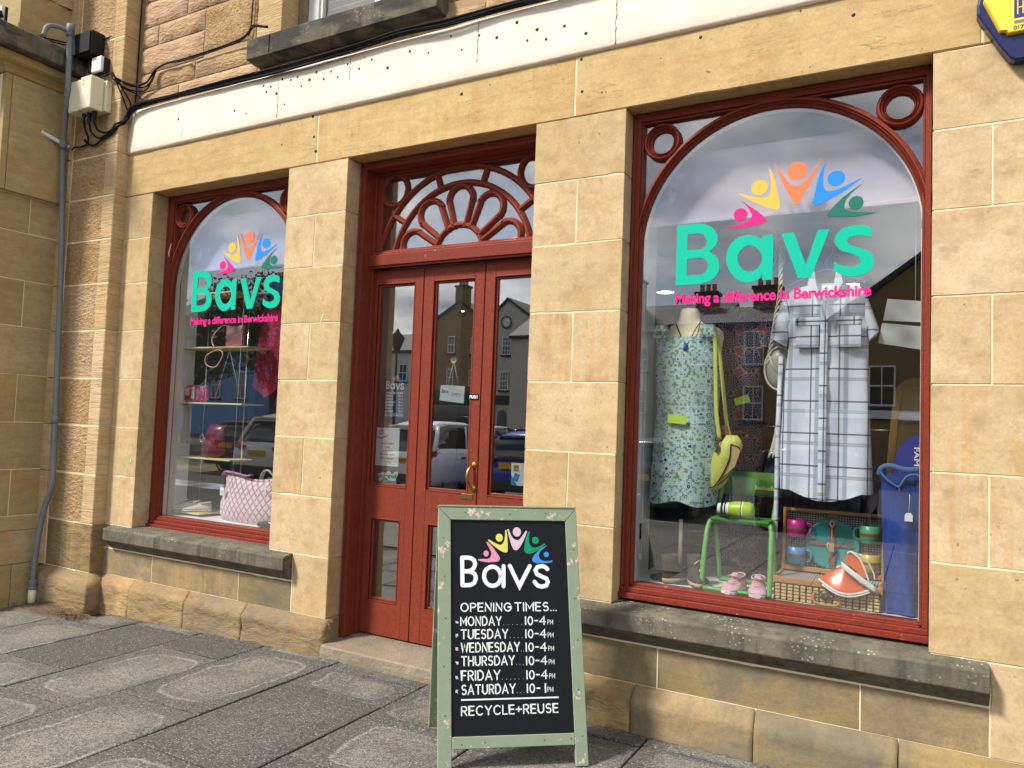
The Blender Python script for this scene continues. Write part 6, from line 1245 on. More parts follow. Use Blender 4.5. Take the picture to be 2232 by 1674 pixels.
# blue trousers, blue bag, tag, mirror, cards
tz = empty('blue_trousers', 'folded bright blue trousers hanging at the right end of the window', 'trousers', (-.09, .26, .71))
m = MB(); rings = []
for i in range(40):
    z = 1.33-.622*i/39; xl = -.178+.022*(i/39); rings.append([((xl-.012)/2+(-.012-xl)/2*math.cos(2*PI*j/44), .262+.032*math.sin(2*PI*j/44)+.013*math.sin(j*.55+z*5)*(.4+i/60)+.004*noise.noise(Vector((j*.6, z*9, 1))), z+.02*math.sin(j*.3)*(1 if i < 2 else 0)) for j in range(44)])
m.loft(rings, caps=False); m.build('legs', M_denim, tz)
m = MB(); m.tube(catm([(-.185, .235, 1.33), (-.175, .225, 1.36), (-.14, .225, 1.375), (-.08, .232, 1.36), (-.015, .235, 1.365)], 6), .012, 8, flat_=.5); m.tube(catm([(-.18, .225, 1.345), (-.15, .222, 1.31), (-.115, .222, 1.285), (-.10, .224, 1.28)], 5), .010, 8, flat_=.5); m.tube(catm([(-.10, .224, 1.28), (-.07, .222, 1.33), (-.03, .222, 1.34), (-.013, .224, 1.32)], 5), .010, 8, flat_=.5); m.build('waistband', plain('pale_blue_lining', srgb(70, 112, 160), .8, .08, 30), tz)
m = MB(); m.tube([(-.105, .222, 1.285), (-.09, .222, 1.24)], .003, 5); m.build('zip', M_brass, tz)
tg = empty('swing_tag', 'white swing tag hanging on thread in front of the blue trousers', 'tag', (-.062, .215, 1.13)); m = MB(); m.tube([(-.060, .214, 1.25), (-.058, .214, 1.235), (-.062, .214, 1.165)], .0018, 5); m.build('thread', M_wplas, tg); m = MB(); m.prism([(-.078, 1.13), (-.046, 1.13), (-.046, 1.157), (-.054, 1.168), (-.070, 1.168), (-.078, 1.157)], lambda p: (p[0], .213, p[1]), lambda p: (p[0], .2145, p[1])); m.build('card', M_paper, tg)
bb = empty('blue_tote', 'royal blue tote bag with white lettering behind the blue trousers', 'bag', (-.05, .55, 1.2)); m = MB(); m.prism(smooth_loop([(-.15, 1.20), (.06, 1.20), (.06, 1.53), (-.01, 1.53), (-.07, 1.50), (-.11, 1.45), (-.14, 1.36)], 4, 60), lambda p: (p[0], .52+.1*(p[0]+.05)**2, p[1]), lambda p: (p[0], .62, p[1])); m.build('body', plain('royal_blue_canvas', srgb(14, 44, 150), .7, .1, 40), bb, bevel=.012)
m = MB(); fit_text(m, 'FAMILY', 0, .16, 0, .022, lambda p: (-.045+p[1], .505, 1.46-p[0]), .02); m.build('lettering', M_bwhite, bb)
mi = empty('standing_mirror', 'mirror in a rounded pale wooden frame behind the plaid dress', 'mirror', (.02, 1.0, .7)); o_ = [(-.22, .72), (-.18, 1.40), (-.158, 1.68), (-.145, 1.76), (-.11, 1.81), (-.05, 1.83), (.25, 1.83), (.29, 1.80), (.30, 1.7), (.30, .72)]; o_s = smooth_loop(o_, 4, 70); cxm, czm = .05, 1.28
m = MB(); ins = [(cxm+(p[0]-cxm)*.84, czm+(p[1]-czm)*.93) for p in o_s]; m.prism(o_s, lambda p: (p[0], .98, p[1]), lambda p: (p[0], 1.02, p[1]), [ins]); m.build('frame', M_wood, mi, bevel=.004)
m = MB(); m.prism(ins, lambda p: (p[0], 1.0, p[1]), lambda p: (p[0], 1.004, p[1])); m.build('glass', M_mir, mi)
for i, (q, lab) in enumerate((([(-.165, 2.175), (-.005, 2.155), (-.015, 2.055), (-.182, 2.07)], 'upper of two pale blank cards hanging by the right frame'), ([(-.186, 2.058), (-.015, 2.035), (-.02, 1.925), (-.205, 1.96)], 'lower of two pale blank cards hanging by the right frame'))):
    m = MB(); m.prism(q, lambda p: (p[0], .398, p[1]), lambda p: (p[0], .402, p[1])); o = m.build('hanging_card', plain('grey_card', srgb(196, 206, 204), .6, .04, 6)); tag(o, lab, 'card', 'pale cards on a string')
tag(MB().tube([(-.045, .40, 2.86), (-.045, .40, 2.16)], .002, 5).build('hanging_thread', M_wplas), 'thin thread holding the two pale cards from the ceiling', 'thread')
# ---------------------------------------------------------------- shop interior, dim racks
M_rk = [plain('garment_%d' % i, c, .9, .2, 20) for i, c in enumerate((c4(.03, .03, .04), c4(.08, .05, .05), c4(.05, .06, .04), c4(.12, .10, .08), c4(.02, .03, .07), c4(.10, .03, .04)))]
def rack(x0, x1, y, lab):
    e = empty('clothes_rail', lab, 'clothes rail', ((x0+x1)/2, y, .1)); m = MB()
    for x in (x0, x1): m.tube([(x, y, .1), (x, y, 1.55)], .013, 8)
    m.tube([(x0, y, 1.55), (x1, y, 1.55)], .013, 8); m.build('frame', M_chrome, e)
    x = x0+.05
    while x < x1-.05:
        w_ = rnd.uniform(.03, .06); l = rnd.uniform(.6, 1.05); MB().box(x, x+w_, y-.22, y+.22, 1.48-l, 1.48).build('garment', rnd.choice(M_rk), e, bevel=.012); x += w_+.012
rack(-1.2, .6, 2.1, 'rail of dark clothes deep in the shop behind the near window'); rack(-5.2, -3.7, 2.4, 'rail of dark clothes deep in the shop behind the far window')
# ---------------------------------------------------------------- far window: shelves and goods
sh = empty('display_shelves', 'narrow display shelves on thin posts inside the far window', 'shelves', (-4.8, .42, .70))
M_shelf = plain('pale_shelf_edge', srgb(222, 210, 160), .5, .06, 20)
for z, xr in ((2.43, -4.62), (2.005, -4.43), (1.573, -4.47), (1.148, -4.56), (.722, -4.86)): MB().box(-5.16, xr, .30, .52, z-.008, z+.004).build('shelf', M_shelf, sh, bevel=.002)
for x, y in ((-5.12, .50), (-4.66, .50)): MB().tube([(x, y, .70), (x, y, 2.46)], .007, 8).build('post', M_chrome, sh)
pbg = empty('pink_clutch', 'small glossy pink bag with a thin looped strap on the second shelf', 'handbag', (-4.66, .38, 2.01)); m = MB(); m.grid(lambda u, v: (-4.745+.175*u+.008*math.sin(v*3), .36-.02*math.sin(u*PI)*math.sin(v*PI), 2.012+.165*v-.008*math.sin(u*PI)), 10, 8); m.grid(lambda u, v: (-4.745+.175*u+.008*math.sin(v*3), .375+.02*math.sin(u*PI)*math.sin(v*PI), 2.012+.165*v-.008*math.sin(u*PI)), 10, 8); m.build('body', plain('rose_patent', srgb(176, 120, 124), .2, .08, 8, spec=.8), pbg, thick=.012)
m = MB(); m.tube(catm([(-4.72, .37, 2.175), (-4.80, .36, 2.175), (-4.88, .35, 2.10), (-4.86, .33, 2.04), (-4.78, .31, 1.985), (-4.70, .29, 1.97), (-4.69, .285, 1.92), (-4.76, .285, 1.85), (-4.86, .285, 1.87), (-4.87, .285, 1.93), (-4.80, .29, 1.97), (-4.72, .30, 1.99)], 6), .0045, 6); m.build('strap', plain('rose_cord', srgb(206, 176, 160), .6, .1, 20), pbg)
pk = empty('polka_dot_bag', 'red bag with white polka dots on the middle shelf', 'handbag', (-5.09, .40, 1.578)); m = MB(); rings = [[(-5.10+hw*math.cos(2*PI*j/28), .39+d*math.sin(2*PI*j/28), z) for j in range(28)] for z, hw, d in ((1.578, .125, .04), (1.60, .145, .05), (1.66, .152, .05), (1.70, .145, .04), (1.715, .135, .025))]; m.loft(rings); m.build('body', M_dots, pk); MB().box(-5.17, -5.10, .333, .342, 1.63, 1.69).build('pocket', plain('map_print', srgb(200, 190, 150), .7, .4, 80), pk, bevel=.003); MB().box(-5.075, -5.045, .336, .343, 1.60, 1.70).build('tab', M_rub_w, pk, bevel=.002)
dk = empty('burgundy_handbag', 'dark burgundy buckled handbag on the fourth shelf', 'handbag', (-4.88, .40, 1.153)); m = MB(); rings = [[(-4.86+o+hw*math.cos(2*PI*j/28), .40+d*math.sin(2*PI*j/28), z) for j in range(28)] for z, hw, d, o in ((1.155, .10, .05, 0), (1.19, .125, .06, 0), (1.27, .12, .055, .01), (1.36, .10, .04, .02), (1.41, .08, .02, .03))]; m.loft(rings); m.build('body', plain('burgundy_leather', srgb(96, 22, 40), .3, .15, 12), dk); m = MB(); m.tube([(-4.92+.022*math.cos(a), .335, 1.30+.03*math.sin(a)) for a in [2*PI*k/16 for k in range(16)]], .004, 6, closed=True); m.build('buckle', M_chrome, dk); m = MB(); m.tube(catm([(-4.95, .38, 1.36), (-5.02, .36, 1.38), (-5.04, .36, 1.28), (-5.0, .36, 1.2)]), .008, 7, flat_=.5); m.build('handle', M_dkw, dk)
M_ws = plain('off_white_leather', srgb(206, 202, 190), .6, .08, 30)
sneaker((M_ws, M_rub_w), 'left one of the white trainers on the lowest shelf', -5.10, .37, .728, R(-60), .95, 'pair of white trainers', 'trainer'); sneaker((M_ws, M_rub_w), 'right one of the white trainers on the lowest shelf', -4.965, .37, .728, R(-52), .95, 'pair of white trainers', 'trainer')
def quilt_mat():
    m = Mat('pink_quilting'); g = m.n('ShaderNodeNewGeometry'); s_ = m.n('ShaderNodeSeparateXYZ', {0: g.outputs['Position']}); a = m.math('ADD', s_.outputs[0], m.math('MULTIPLY', s_.outputs[2], .8)); b = m.math('SUBTRACT', s_.outputs[0], m.math('MULTIPLY', s_.outputs[2], .8))
    f = lambda t: m.math('ABSOLUTE', m.math('SUBTRACT', m.math('MODULO', m.math('ADD', t, 20), .055), .0275)); q = m.math('MINIMUM', f(a), f(b)); h_ = m.rng(q, 0, .008)
    m.bump(h_, 1.0, .008); return m.fin(m.mix(h_, srgb(214, 182, 196), srgb(238, 214, 222)), .8, .2)
qb = empty('quilted_tote', 'large pale pink quilted tote bag on the window floor', 'handbag', (-4.42, .38, .70)); m = MB(); rings = [[(c_+hw*math.cos(2*PI*j/48), .40+d*math.sin(2*PI*j/48), z+.03*math.sin(j*.26+1)*(1 if z > 1.0 else 0)) for j in range(48)] for z, hw, d, c_ in ((.700, .315, .09, -4.38), (.74, .335, .115, -4.38), (.82, .335, .12, -4.38), (.91, .31, .11, -4.37), (.97, .30, .10, -4.37), (1.01, .31, .09, -4.37), (1.035, .30, .08, -4.37))]; m.loft(rings, caps=False); m.build('body', quilt_mat(), qb, thick=.008)
m = MB(); m.tube(catm([(-4.68, .36, 1.03), (-4.62, .33, 1.06), (-4.50, .32, 1.055), (-4.42, .34, 1.04), (-4.36, .34, 1.05)], 6), .018, 9, flat_=.5); m.build('handle', plain('mauve_webbing', srgb(186, 140, 176), .8, .1, 30), qb); m = MB(); m.tube(catm([(-4.25, .33, 1.03), (-4.20, .30, 1.08), (-4.14, .29, 1.10), (-4.09, .30, 1.06)], 6), .014, 8, flat_=.5); m.build('handle', plain('grey_webbing', srgb(190, 190, 186), .8, .1, 30), qb); m = MB(); m.tube([(-4.16, .285, 1.04), (-4.155, .28, .99)], .0015, 4); m.box(-4.17, -4.14, .278, .280, .955, .99); m.box(-4.63, -4.585, .288, .290, .885, .945); m.build('paper_tags', M_paper, qb)
sc_ = empty('dark_loafer', 'dark brown shoe lying at the foot of the quilted bag', 'shoe', (-4.08, .26, .70)); m = MB(); rings = [[(-4.08+dx, .26+hw*math.cos(2*PI*k/14), .702+h_*(.5+.5*math.sin(2*PI*k/14))) for k in range(14)] for dx, hw, h_ in ((-.10, .012, .02), (-.085, .03, .035), (-.03, .036, .04), (.04, .036, .05), (.10, .03, .055), (.12, .01, .03))]; m.loft(rings); m.build('upper', M_dkshoe, sc_); m = MB(); m.tube(catm([(-4.05, .232, .745), (-4.01, .225, .735), (-3.97, .228, .742)]), .006, 6, flat_=.5); m.build('strap', M_rub_w, sc_)
rg = empty('red_patterned_scarf', 'crimson spotted garment hanging at the right of the far window', 'garment', (-4.4, .55, 1.65)); m = MB(); garment(m, [(2.35, -4.56, -4.28, .03), (2.15, -4.60, -4.24, .04), (1.9, -4.64, -4.22, .05), (1.68, -4.68, -4.24, .05)], .58, .02, 8, hem=lambda x: .05*math.sin(x*20), seed=4); m.build('cloth', plain('crimson_print', srgb(150, 22, 60), .85, .5, 60), rg)
e = empty('red_ribbon_bag', 'crimson frilled item hanging low beside the pier', 'garment', (-4.07, .5, 1.2)); m = MB(); garment(m, [(1.62, -4.10, -4.04, .02), (1.5, -4.13, -4.01, .03), (1.35, -4.10, -4.0, .03), (1.2, -4.06, -4.0, .02)], .5, .02, 9, seed=7); m.build('cloth', plain('rose_print', srgb(190, 40, 90), .85, .4, 60), e)
tr_ = empty('glass_pendant_strings', 'thin crossing threads hanging inside the far window', 'thread', (-4.7, .35, 1.58)); m = MB(); m.tube([(-4.66, .33, 1.98), (-4.80, .33, 1.6)], .0014, 4); m.tube([(-4.66, .33, 1.98), (-4.50, .33, 1.58)], .0014, 4); m.tube([(-4.50, .30, 2.4), (-4.52, .30, .95)], .0018, 4); m.build('threads', M_wplas, tr_)
# ================================================================== ACROSS THE SQUARE (seen mirrored in the glass)
def wallmat(nm, c, c2, band=.3): return stone(nm, c, c2, c2, rock=(6, .4, .03), band=band)
M_br = wallmat('brown_rubble', srgb(158, 132, 98), srgb(136, 114, 84)); M_gr = wallmat('grey_rubble', srgb(206, 202, 190), srgb(186, 180, 168)); M_blue = plain('blue_render', srgb(110, 156, 206), .8, .1, 3); M_slate = plain('slate', c4(.035, .037, .042), .7, .3, 12)
M_pot = plain('chimney_pot_clay', srgb(190, 150, 100), .8, .2, 20); M_dkglass = plain('dark_glazing', c4(.012, .014, .018), .05, .1, 5, spec=.9); M_gshop = plain('green_fascia', srgb(16, 66, 52), .5, .1, 10); M_white2 = plain('white_sash', srgb(226, 226, 220), .5, .05, 10)
def sash(b, x, z, w, h_, y, rows_=2, cols_=2, surround=None):
    if surround: MB().box(x-w/2-.12, x+w/2+.12, y-.02, y+.05, z-h_/2-.14, z+h_/2+.12).build('surround', surround, b)
    f = MB(); t = .06; f.box(x-w/2, x-w/2+t, y+.04, y+.10, z-h_/2, z+h_/2); f.box(x+w/2-t, x+w/2, y+.04, y+.10, z-h_/2, z+h_/2); f.box(x-w/2+t, x+w/2-t, y+.04, y+.099, z-h_/2, z-h_/2+t*1.3); f.box(x-w/2+t, x+w/2-t, y+.04, y+.099, z+h_/2-t, z+h_/2); f.box(x-w/2+t, x+w/2-t, y+.05, y+.105, z-t/2, z+t/2)
    for i in range(1, cols_): xx = x-w/2+w*i/cols_; f.box(xx-.018, xx+.018, y+.055, y+.097, z-h_/2+t, z+h_/2-t)
    for i in range(1, rows_):
        zz = z-h_/2+h_*i/rows_
        if abs(zz-z) > .1: f.box(x-w/2+t, x+w/2-t, y+.056, y+.0965, zz-.018, zz+.018)
    fr = f.build('window', M_white2, b); MB().box(x-w/2+.01, x+w/2-.01, y+.045, y+.06, z-h_/2+.01, z+h_/2-.01).build('pane', M_dkglass, fr); MB().box(x-w/2-.1, x+w/2+.1, y+.0, y+.16, z-h_/2-.12, z-h_/2-.001).build('sill', M_slate, fr)
def house(name, lab, x0, x1, y, depth, ze, mat, gable=None, ridge=None, chim=(), wins=(), gl=2):
    b = empty(name, lab, 'building', ((x0+x1)/2, y-depth/2, -.13)); zg = -.2
    if gable:
        gx, gz_ = gable; m = MB(); m.prism([(x0, zg), (x1, zg), (x1, ze), (gx, gz_), (x0, ze)], lambda p: (p[0], y, p[1]), lambda p: (p[0], y-depth, p[1])); m.build('wall', mat, b)
        m = MB()
        for (xa, xb) in ((x0, gx), (x1, gx)):
            d = .25 if xa < xb else -.25; k = (gz_-ze)/(gx-xa)
            v = [(xa-d, ze-k*d+.03), (xb, gz_+.03), (xb, gz_+.25), (xa-d, ze-k*d+.25)]; m.prism(v, lambda p: (p[0], y+.15, p[1]), lambda p: (p[0], y-depth-.1, p[1]))
        m.build('roof', M_slate, b)
    else:
        m = MB(); m.box(x0, x1, y-depth, y, zg, ze); m.build('wall', mat, b); rz = ridge or ze+2.6; m = MB()
        m.loft([[(xx, y+.3, ze-.05), (xx, y+.3, ze+.12), (xx, y-depth/2, rz), (xx, y-depth-.3, ze+.12), (xx, y-depth-.3, ze-.05)] for xx in (x0-.1, x1+.1)], smooth=False); m.build('roof', M_slate, b)
    for cx, cy, cz, w in chim:
        c_ = MB().box(cx-w/2, cx+w/2, y-cy-.5, y-cy+.3, cz-2.2, cz).build('chimney', mat, b); MB().box(cx-w/2-.08, cx+w/2+.08, y-cy-.58, y-cy+.38, cz, cz+.15).build('coping', M_slate, c_)
        for k in range(3): MB().lathe([(.13, cz+.14), (.11, cz+.5), (.14, cz+.55)], (cx-w*.3+w*.3*k, y-cy-.1, 0), 10).build('chimney_pot', M_pot, c_)
    for q in wins: sash(b, *q[:4], y, *(q[4:] if len(q) > 4 else (2, 2)))
    return b
bA = house('gabled_stone_house', 'brown stone house with a central chimney on its gable, mirrored in the door', -34.6, -29.35, -44.7, 9, 9.1, M_br, (-31.75, 10.75), chim=((-31.75, .2, 12.0, .95),), wins=[(-32.45, 7.5, .62, 1.35), (-30.35, 7.4, .62, 1.3), (-32.45, 4.95, .62, 1.35), (-30.4, 4.9, .62, 1.3)])
MB().box(-34.4, -29.5, -44.7, -44.5, 2.9, 3.9).build('shop_fascia', M_gshop, bA); MB().box(-34.0, -29.8, -44.7, -44.6, .2, 2.8).build('shop_front', M_dkglass, bA)
bB = house('clock_gable_house', 'grey stone house with a round clock in its gable, mirrored in the door', -29.3, -25.0, -44.7, 9, 9.0, M_gr, (-27.55, 10.75), chim=((-25.2, 3, 11.6, .9),), wins=[(-27.5, 7.32, .72, 1.36, 4, 3), (-25.95, 7.32, .72, 1.36, 4, 3), (-27.6, 4.7, .72, 1.4, 4, 3), (-26.05, 4.7, .72, 1.4, 4, 3), (-28.7, 7.32, .6, 1.3, 4, 3)])
ck = MB(); ck.lathe([(.0005, -44.60), (.42, -44.60), (.46, -44.62), (.46, -44.7)], (-27.56, 0, 9.1), 32, 'y'); ck = ck.build('clock_face', M_white2, bB)
m = MB(); m.tube([(-27.56+.43*math.cos(a), -44.59, 9.1+.43*math.sin(a)) for a in [2*PI*k/32 for k in range(32)]], .045, 6, closed=True)
for k in range(12): a = 2*PI*k/12; m.tube([(-27.56+.29*math.cos(a), -44.585, 9.1+.29*math.sin(a)), (-27.56+.36*math.cos(a), -44.585, 9.1+.36*math.sin(a))], .028, 5)
m.tube([(-27.56, -44.58, 9.1), (-27.56-.26, -44.58, 9.1+.16)], .022, 5); m.tube([(-27.56, -44.58, 9.1), (-27.56+.16, -44.58, 9.1-.06)], .028, 5); m.build('clock_hands', M_black, ck)
MB().box(-29.2, -25.1, -44.7, -44.55, 2.95, 3.6).build('shop_fascia', M_slate, bB)
for x in (-27.7, -26.1): m = MB(); m.prism([(x-.42, .2), (x+.42, .2)]+[(x+.42*math.cos(PI*k/12), 2.1+.42*math.sin(PI*k/12)) for k in range(13)], lambda p: (p[0], -44.68, p[1]), lambda p: (p[0], -44.75, p[1])); m.build('arched_window', M_dkglass, bB)
bC = house('brown_rubble_terrace', 'brown rubble terrace with two chimneys, mirrored behind the dresses', -10.4, -4.3, -29.7, 7, 6.2, M_br, None, 7.6, chim=((-9.45, 3.2, 8.2, 1.0), (-6.6, 3.2, 8.35, 1.2)), wins=[(-6.55, 5.2, .85, 1.5), (-6.55, 2.8, .85, 1.5), (-9.0, 5.2, .85, 1.5), (-9.0, 2.6, .85, 1.5)])
bD = house('brown_gabled_shop', 'brown stone shop with a broad white-edged gable, mirrored at the right', -4.2, 3.6, -26.7, 8, 5.0, M_br, (.6, 8.6), chim=((.6, 3, 10, 1.0),), wins=[(-1.4, 3.4, .9, 1.5)])
MB().box(-4.0, 3.4, -26.7, -26.5, 2.2, 2.5).build('shop_fascia', M_white2, bD)
bE = house('blue_rendered_house', 'pale blue rendered house with white sash windows, mirrored in the far window', -53.5, -42.5, -34.7, 8, 8.6, M_blue, None, 11.2, chim=((-44, 3, 12, 1.2),), wins=[(-46.6, 7.0, 1.0, 1.9), (-43.9, 7.0, 1.0, 1.9), (-46.6, 3.6, 1.0, 2.0), (-43.9, 3.6, 1.0, 2.0), (-49.5, 7.0, 1.0, 1.9), (-49.5, 3.6, 1.0, 2.0)])
bF = house('cream_house', 'low cream rendered house beside the brown gable, mirrored in the left door pane', -42, -35.0, -44.7, 8, 7.0, plain('cream_render', srgb(206, 200, 186), .8, .1, 3), None, 9.0, chim=(), wins=[(-37, 5.3, .8, 1.4), (-39.5, 5.3, .8, 1.4)])
house('grey_terrace', 'long grey terrace between the clock gable and the brown terrace', -24.9, -10.6, -40.7, 8, 7.4, M_gr, None, 9.8, chim=((-24, 3, 11.2, 1.1), (-17, 3, 11.2, 1.1)), wins=[(x, z, .9, 1.5) for x in (-23, -20.5, -18, -15.5, -13) for z in (5.8, 3.2)])
# tree
def tree(lab, x, y, h_, r_, n=5200):
    e = empty('street_tree', lab, 'tree', (x, y, -.12)); rr = random.Random(5); m = MB(); m.tube(catm([(x, y, -.15), (x+.05, y, 1.2), (x-.08, y+.05, 2.6), (x+.05, y, 4.2)]), [.24-.010*k for k in range(19)], 9)
    tips = []
    for k in range(13):
        a = rr.random()*2*PI; t = rr.uniform(1.9, 4.0); l = r_*rr.uniform(.5, .85); p0 = (x, y, t); p1 = (x+l*.5*math.cos(a), y+l*.5*math.sin(a), t+l*.55); p2 = (x+l*math.cos(a), y+l*math.sin(a), t+l*rr.uniform(.6, 1.2)); m.tube(catm([p0, p1, p2], 4), [.08, .072, .065, .058, .05, .042, .034, .026, .02], 6); tips += [p1, p2]
    m.build('trunk', M_dkw, e); m = MB(); cl = []
    for k in range(58):
        a = rr.random()*2*PI; ph = rr.uniform(-.5, 1); q = r_*rr.uniform(.35, 1.0); cl.append((x+q*math.cos(a)*math.cos(ph*.9), y+q*math.sin(a)*math.cos(ph*.9), h_*.60+q*.95*math.sin(ph), rr.uniform(.45, .85)))
    for p in tips: cl.append((*p, .6))
    for k in range(n):
        c_ = rr.choice(cl); d = Vector((rr.gauss(0, 1), rr.gauss(0, 1), rr.gauss(0, .8))).normalized()*c_[3]*rr.random()**.4; p = Vector(c_[:3])+d; s_ = rr.uniform(.06, .13); u = Vector((rr.gauss(0, 1), rr.gauss(0, 1), rr.gauss(0, .5))).normalized()*s_; w_ = u.cross(Vector((rr.gauss(0, 1), rr.gauss(0, 1), rr.gauss(0, 1))).normalized()).normalized()*s_*.6
        m.add([p-u, p+w_, p+u, p-w_], [(0, 1, 2, 3)])
    lf = Mat('leaves'); m.build('crown', lf.fin(lf.mix(lf.rng(lf.noise(lf.pos(), 3, 2), .3, .7), c4(.030, .060, .016), c4(.075, .11, .03)), .6, .3), e, kind='stuff', fix=False)
tree('dark leafy tree in the square, mirrored in the far window', -26.8, -21.5, 8.6, 3.5, 11000)
tree('second dark leafy tree in the square, nearer the blue house', -33.5, -22.0, 8.2, 3.0, 7000)
# street lamp
lp = empty('street_lamp', 'black lamp post with a lantern head, mirrored in the left door pane', 'street lamp', (-18.3, -19.5, -.12)); m = MB(); m.tube([(-18.3, -19.5, -.12), (-18.3, -19.5, 1.0), (-18.3, -19.5, 4.2)], [.10, .07, .04], 10); m.build('post', M_black, lp); MB().lathe([(.08, 4.15), (.22, 4.5), (.30, 4.75), (.10, 4.95), (.02, 5.1)], (-18.3, -19.5, 0), 10).build('lantern', M_black, lp)
# parking marks
ym = plain('yellow_road_paint', srgb(226, 206, 90), .8, .2, 20)
m = MB()
for k in range(7): m.box(-19.8+k*.05, -15.2+k*.05, -10.2-k*.55, -10.12-k*.55, -.124, -.120)
for k in range(8): m.box(-19.5+k*.6, -19.42+k*.6, -13.4, -10.1, -.118, -.114, Matrix.Rotation(R(22), 3, 'Z'))
tag(m.build('yellow_road_markings', ym, road), kind='stuff')
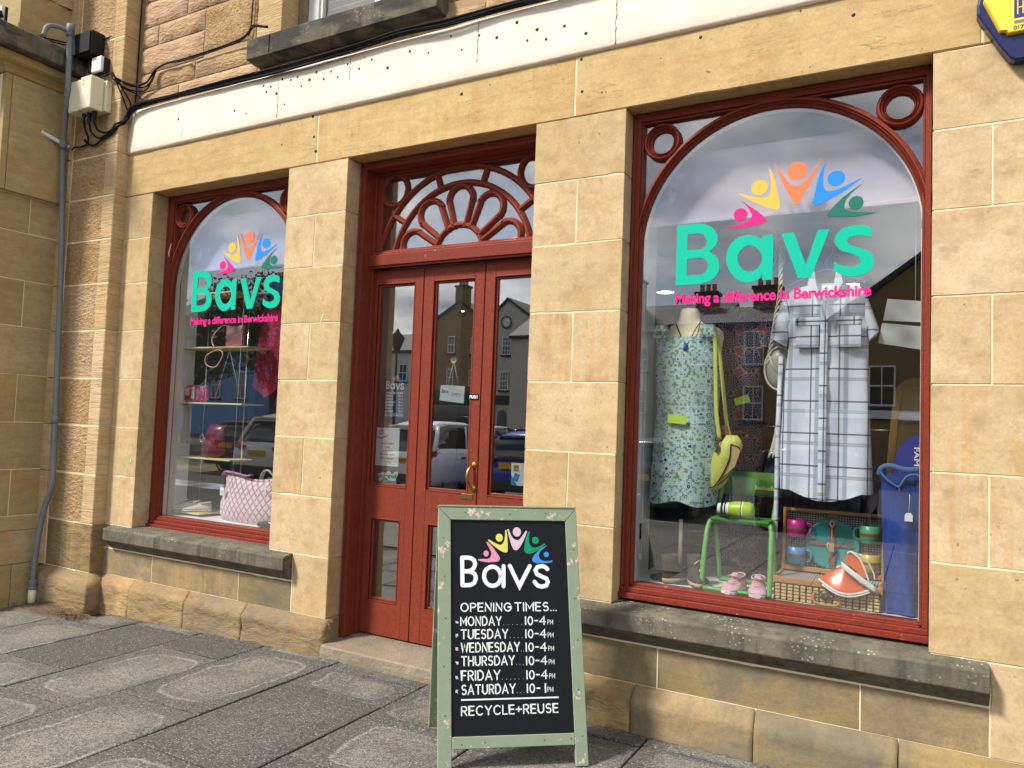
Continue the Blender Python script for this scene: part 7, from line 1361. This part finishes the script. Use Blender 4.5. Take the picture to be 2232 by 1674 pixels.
# cars, tails towards the shop
M_tyre = plain('tyre', c4(.015, .015, .016), .8, .2, 40); M_rim = plain('alloy_rim', c4(.35, .35, .38), .3, .1, 20, metal=.8); M_cgl = plain('car_glass', c4(.01, .012, .014), .04, .1, 3, spec=.9); M_red_l = plain('tail_lamp', c4(.35, .01, .012), .15, .1, 20); M_plate = flat('yellow_plate', srgb(240, 190, 30)); M_trim = plain('black_trim', c4(.02, .02, .021), .6, .1, 30)
def car(lab, cx, ytail, col, plate, L=4.3, W=1.80, H=1.60, grp='cars parked with their tails to the shop'):
    e = empty('parked_car', lab, 'car', (cx, ytail-L/2, -.13), 0, grp); paintm = plain('car_paint_%s' % lab.split()[0], col, .18, .05, 3, spec=.7); w = W/2; g0 = 0.0
    # local frame: x across, y along (0 = tail, -L = nose) shifted by L/2
    def Y(t): return L/2-t*L
    st_ = [(0.0, .80, .30, .62), (.012, .90, .25, .78), (.05, .96, .22, .92), (.12, 1.0, .20, .98), (.30, 1.0, .20, .97), (.55, 1.0, .20, .95), (.72, 1.0, .20, .92), (.80, .98, .20, .86), (.92, .94, .20, .78), (.98, .86, .24, .66), (1.0, .74, .32, .52)]
    m = MB(); rings = []
    for t, k, zb_, zt_ in st_:
        hw = w*k; zt_ *= H/1.55; rings.append([(-hw*.93, Y(t), zb_), (-hw, Y(t), zb_+.12), (-hw, Y(t), zb_+(zt_-zb_)*.55), (-hw*.965, Y(t), zt_-.06), (-hw*.90, Y(t), zt_), (0, Y(t), zt_+.02), (hw*.90, Y(t), zt_), (hw*.965, Y(t), zt_-.06), (hw, Y(t), zb_+(zt_-zb_)*.55), (hw, Y(t), zb_+.12), (hw*.93, Y(t), zb_)])
    m.loft(rings); m.build('body', paintm, e, local=True, bevel=.02, seg=2, angle=50)
    gs = [(.035, .80, .86, .90), (.085, .80, .90, 1.30), (.13, .78, .92, H-.10), (.22, .78, .92, H-.03), (.45, .80, .92, H-.03), (.58, .80, .90, H-.12), (.70, .82, .88, .94)]
    def ringg(t, k, zb_, zt_, o=0): hw = w*k; return [(-hw*1.08, Y(t), zb_-.05), (-hw*1.04-o, Y(t), zb_+(zt_-zb_)*.5), (-hw*.92-o, Y(t), zt_-.05*(zt_-zb_)), (-hw*.6, Y(t), zt_+o), (0, Y(t), zt_+.015+o), (hw*.6, Y(t), zt_+o), (hw*.92+o, Y(t), zt_-.05*(zt_-zb_)), (hw*1.04+o, Y(t), zb_+(zt_-zb_)*.5), (hw*1.08, Y(t), zb_-.05)]
    m = MB(); m.loft([ringg(*q) for q in gs]); m.build('windows', M_cgl, e, local=True, bevel=.015, angle=50)
    m = MB(); rf = [(.105, .78, .92, H-.13), (.13, .78, .92, H-.085), (.22, .78, .92, H-.015), (.45, .80, .92, H-.015), (.575, .80, .90, H-.10)]
    m.loft([[(-w*k*.95, Y(t), z-.05), (-w*k*.6, Y(t), z+.012), (0, Y(t), z+.025), (w*k*.6, Y(t), z+.012), (w*k*.95, Y(t), z-.05), (w*k*.9, Y(t), z-.07), (-w*k*.9, Y(t), z-.07)] for t, k, _, z in rf]); m.box(-w*.62, w*.62, Y(.118), Y(.085), H-.13, H-.10)
    for s_ in (-1, 1):
        m.tube([(s_*w*.90, Y(.05), .92), (s_*w*.84, Y(.09), 1.28), (s_*w*.73, Y(.125), H-.12)], [.06, .055, .045], 7); m.tube([(s_*w*.885, Y(.37), .93), (s_*w*.76, Y(.38), H-.10)], .03, 6); m.tube([(s_*w*.90, Y(.69), .92), (s_*w*.74, Y(.56), H-.12)], .032, 6); m.tube([(s_*w*.93, Y(.05), .93), (s_*w*.93, Y(.30), .95), (s_*w*.92, Y(.68), .92)], .025, 6)
    m.build('roof', paintm, e, local=True)
    for sx in (-1, 1):
        for t in (.19, .80):
            a = MB(); a.lathe([(.30, -.105), (.335, -.09), (.335, .09), (.30, .105)], (sx*(w-.11), Y(t), .335), 28, 'x'); wh = a.build('tyre', M_tyre, e, local=True); a = MB(); a.lathe([(.0005, sx*.085), (.06, sx*.09), (.07, sx*.075), (.22, sx*.08), (.30, sx*.107)], (sx*(w-.11), Y(t), .335), 20, 'x'); a.build('rim', M_rim, e, local=True)
            a = MB(); a.lathe([(.37, sx*.005), (.40, sx*.012), (.37, sx*-.02)], (sx*(w-.02), Y(t), .335), 28, 'x', a0=-PI/2 if 0 else 0); a.build('wheel_arch', M_trim, e, local=True)
            sp_ = MB()
            for q in range(6): an = 2*PI*q/6; sp_.box(sx*(w-.035)-.01, sx*(w-.035)+.01, Y(t)-.02, Y(t)+.02, .335, .62, Matrix.Rotation(an, 3, 'X'), (sx*(w-.035), Y(t), .335))
            sp_.build('spokes', M_rim, e, local=True)
        a = MB(); a.prism([(sx*w*.52, .80), (sx*w*.95, .86), (sx*w*.97, .98), (sx*w*.80, .95), (sx*w*.50, .90)], lambda p: (p[0], Y(-.001)+.0 if abs(p[0]) < w*.8 else Y(.022), p[1]), lambda p: (p[0], Y(.06), p[1])); a.build('tail_lamp', M_red_l, e, local=True)
        a = MB(); a.box(sx*(w-.01)-.012, sx*(w-.01)+.018, Y(.30)-.08, Y(.30)+.08, .80, .825); a.build('door_handle', M_trim, e, local=True)
        a = MB(); a.box(sx*(w+.08)-.09, sx*(w+.08)+.07, Y(.63)-.05, Y(.63)+.05, .96, 1.10); a.build('door_mirror', paintm, e, local=True, bevel=.03)
    a = MB(); a.box(-w*.86, w*.86, Y(.02), Y(-.012), .24, .46); a.build('bumper', M_trim, e, local=True, bevel=.03); a = MB(); a.box(-.26, .26, Y(.0)-.0, Y(-.008), .70, .81); pt = a.build('number_plate', M_plate, e, local=True)
    if plate: a = MB(); stroke_text(a, plate, .22, -.22 if len(plate) > 3 else .05, .725, .06, .012, lambda p: (p[0], Y(-.010), p[1])); a.build('lettering', M_ink, pt, local=True)
    return e
car('white hatchback parked tail first opposite the door', -10.15, -9.15, srgb(224, 226, 228), 'X', H=1.62)
car('blue hatchback parked beside the white hatchback', -7.45, -9.4, srgb(24, 54, 150), 'ABX', H=1.48)
car('silver-white four by four opposite the far window', -13.35, -8.3, srgb(214, 214, 210), '', H=1.68, W=1.86)
car('burgundy car parked left of the silver-white four by four', -16.6, -10.2, srgb(80, 14, 22), '', H=1.5)
car('black saloon parked opposite the dresses', -4.6, -9.2, c4(.012, .013, .016), '', H=1.46)
car('navy car parked opposite the picnic hamper', -1.7, -9.3, srgb(18, 24, 50), '', H=1.46)
car('dark grey estate at the right end of the row', 1.2, -9.3, c4(.03, .03, .032), '', H=1.5)
car('pale car in the far row across the square', -17.6, -24.5, srgb(214, 216, 214), '', H=1.5, grp='cars in the far row')
car('black car in the far row across the square', -14.0, -22.5, c4(.015, .015, .018), '', H=1.55, grp='cars in the far row')
car('red car in the far row near the trees', -24.5, -20.0, srgb(170, 28, 24), '', H=1.45, grp='cars in the far row')
bpy.context.view_layer.update()
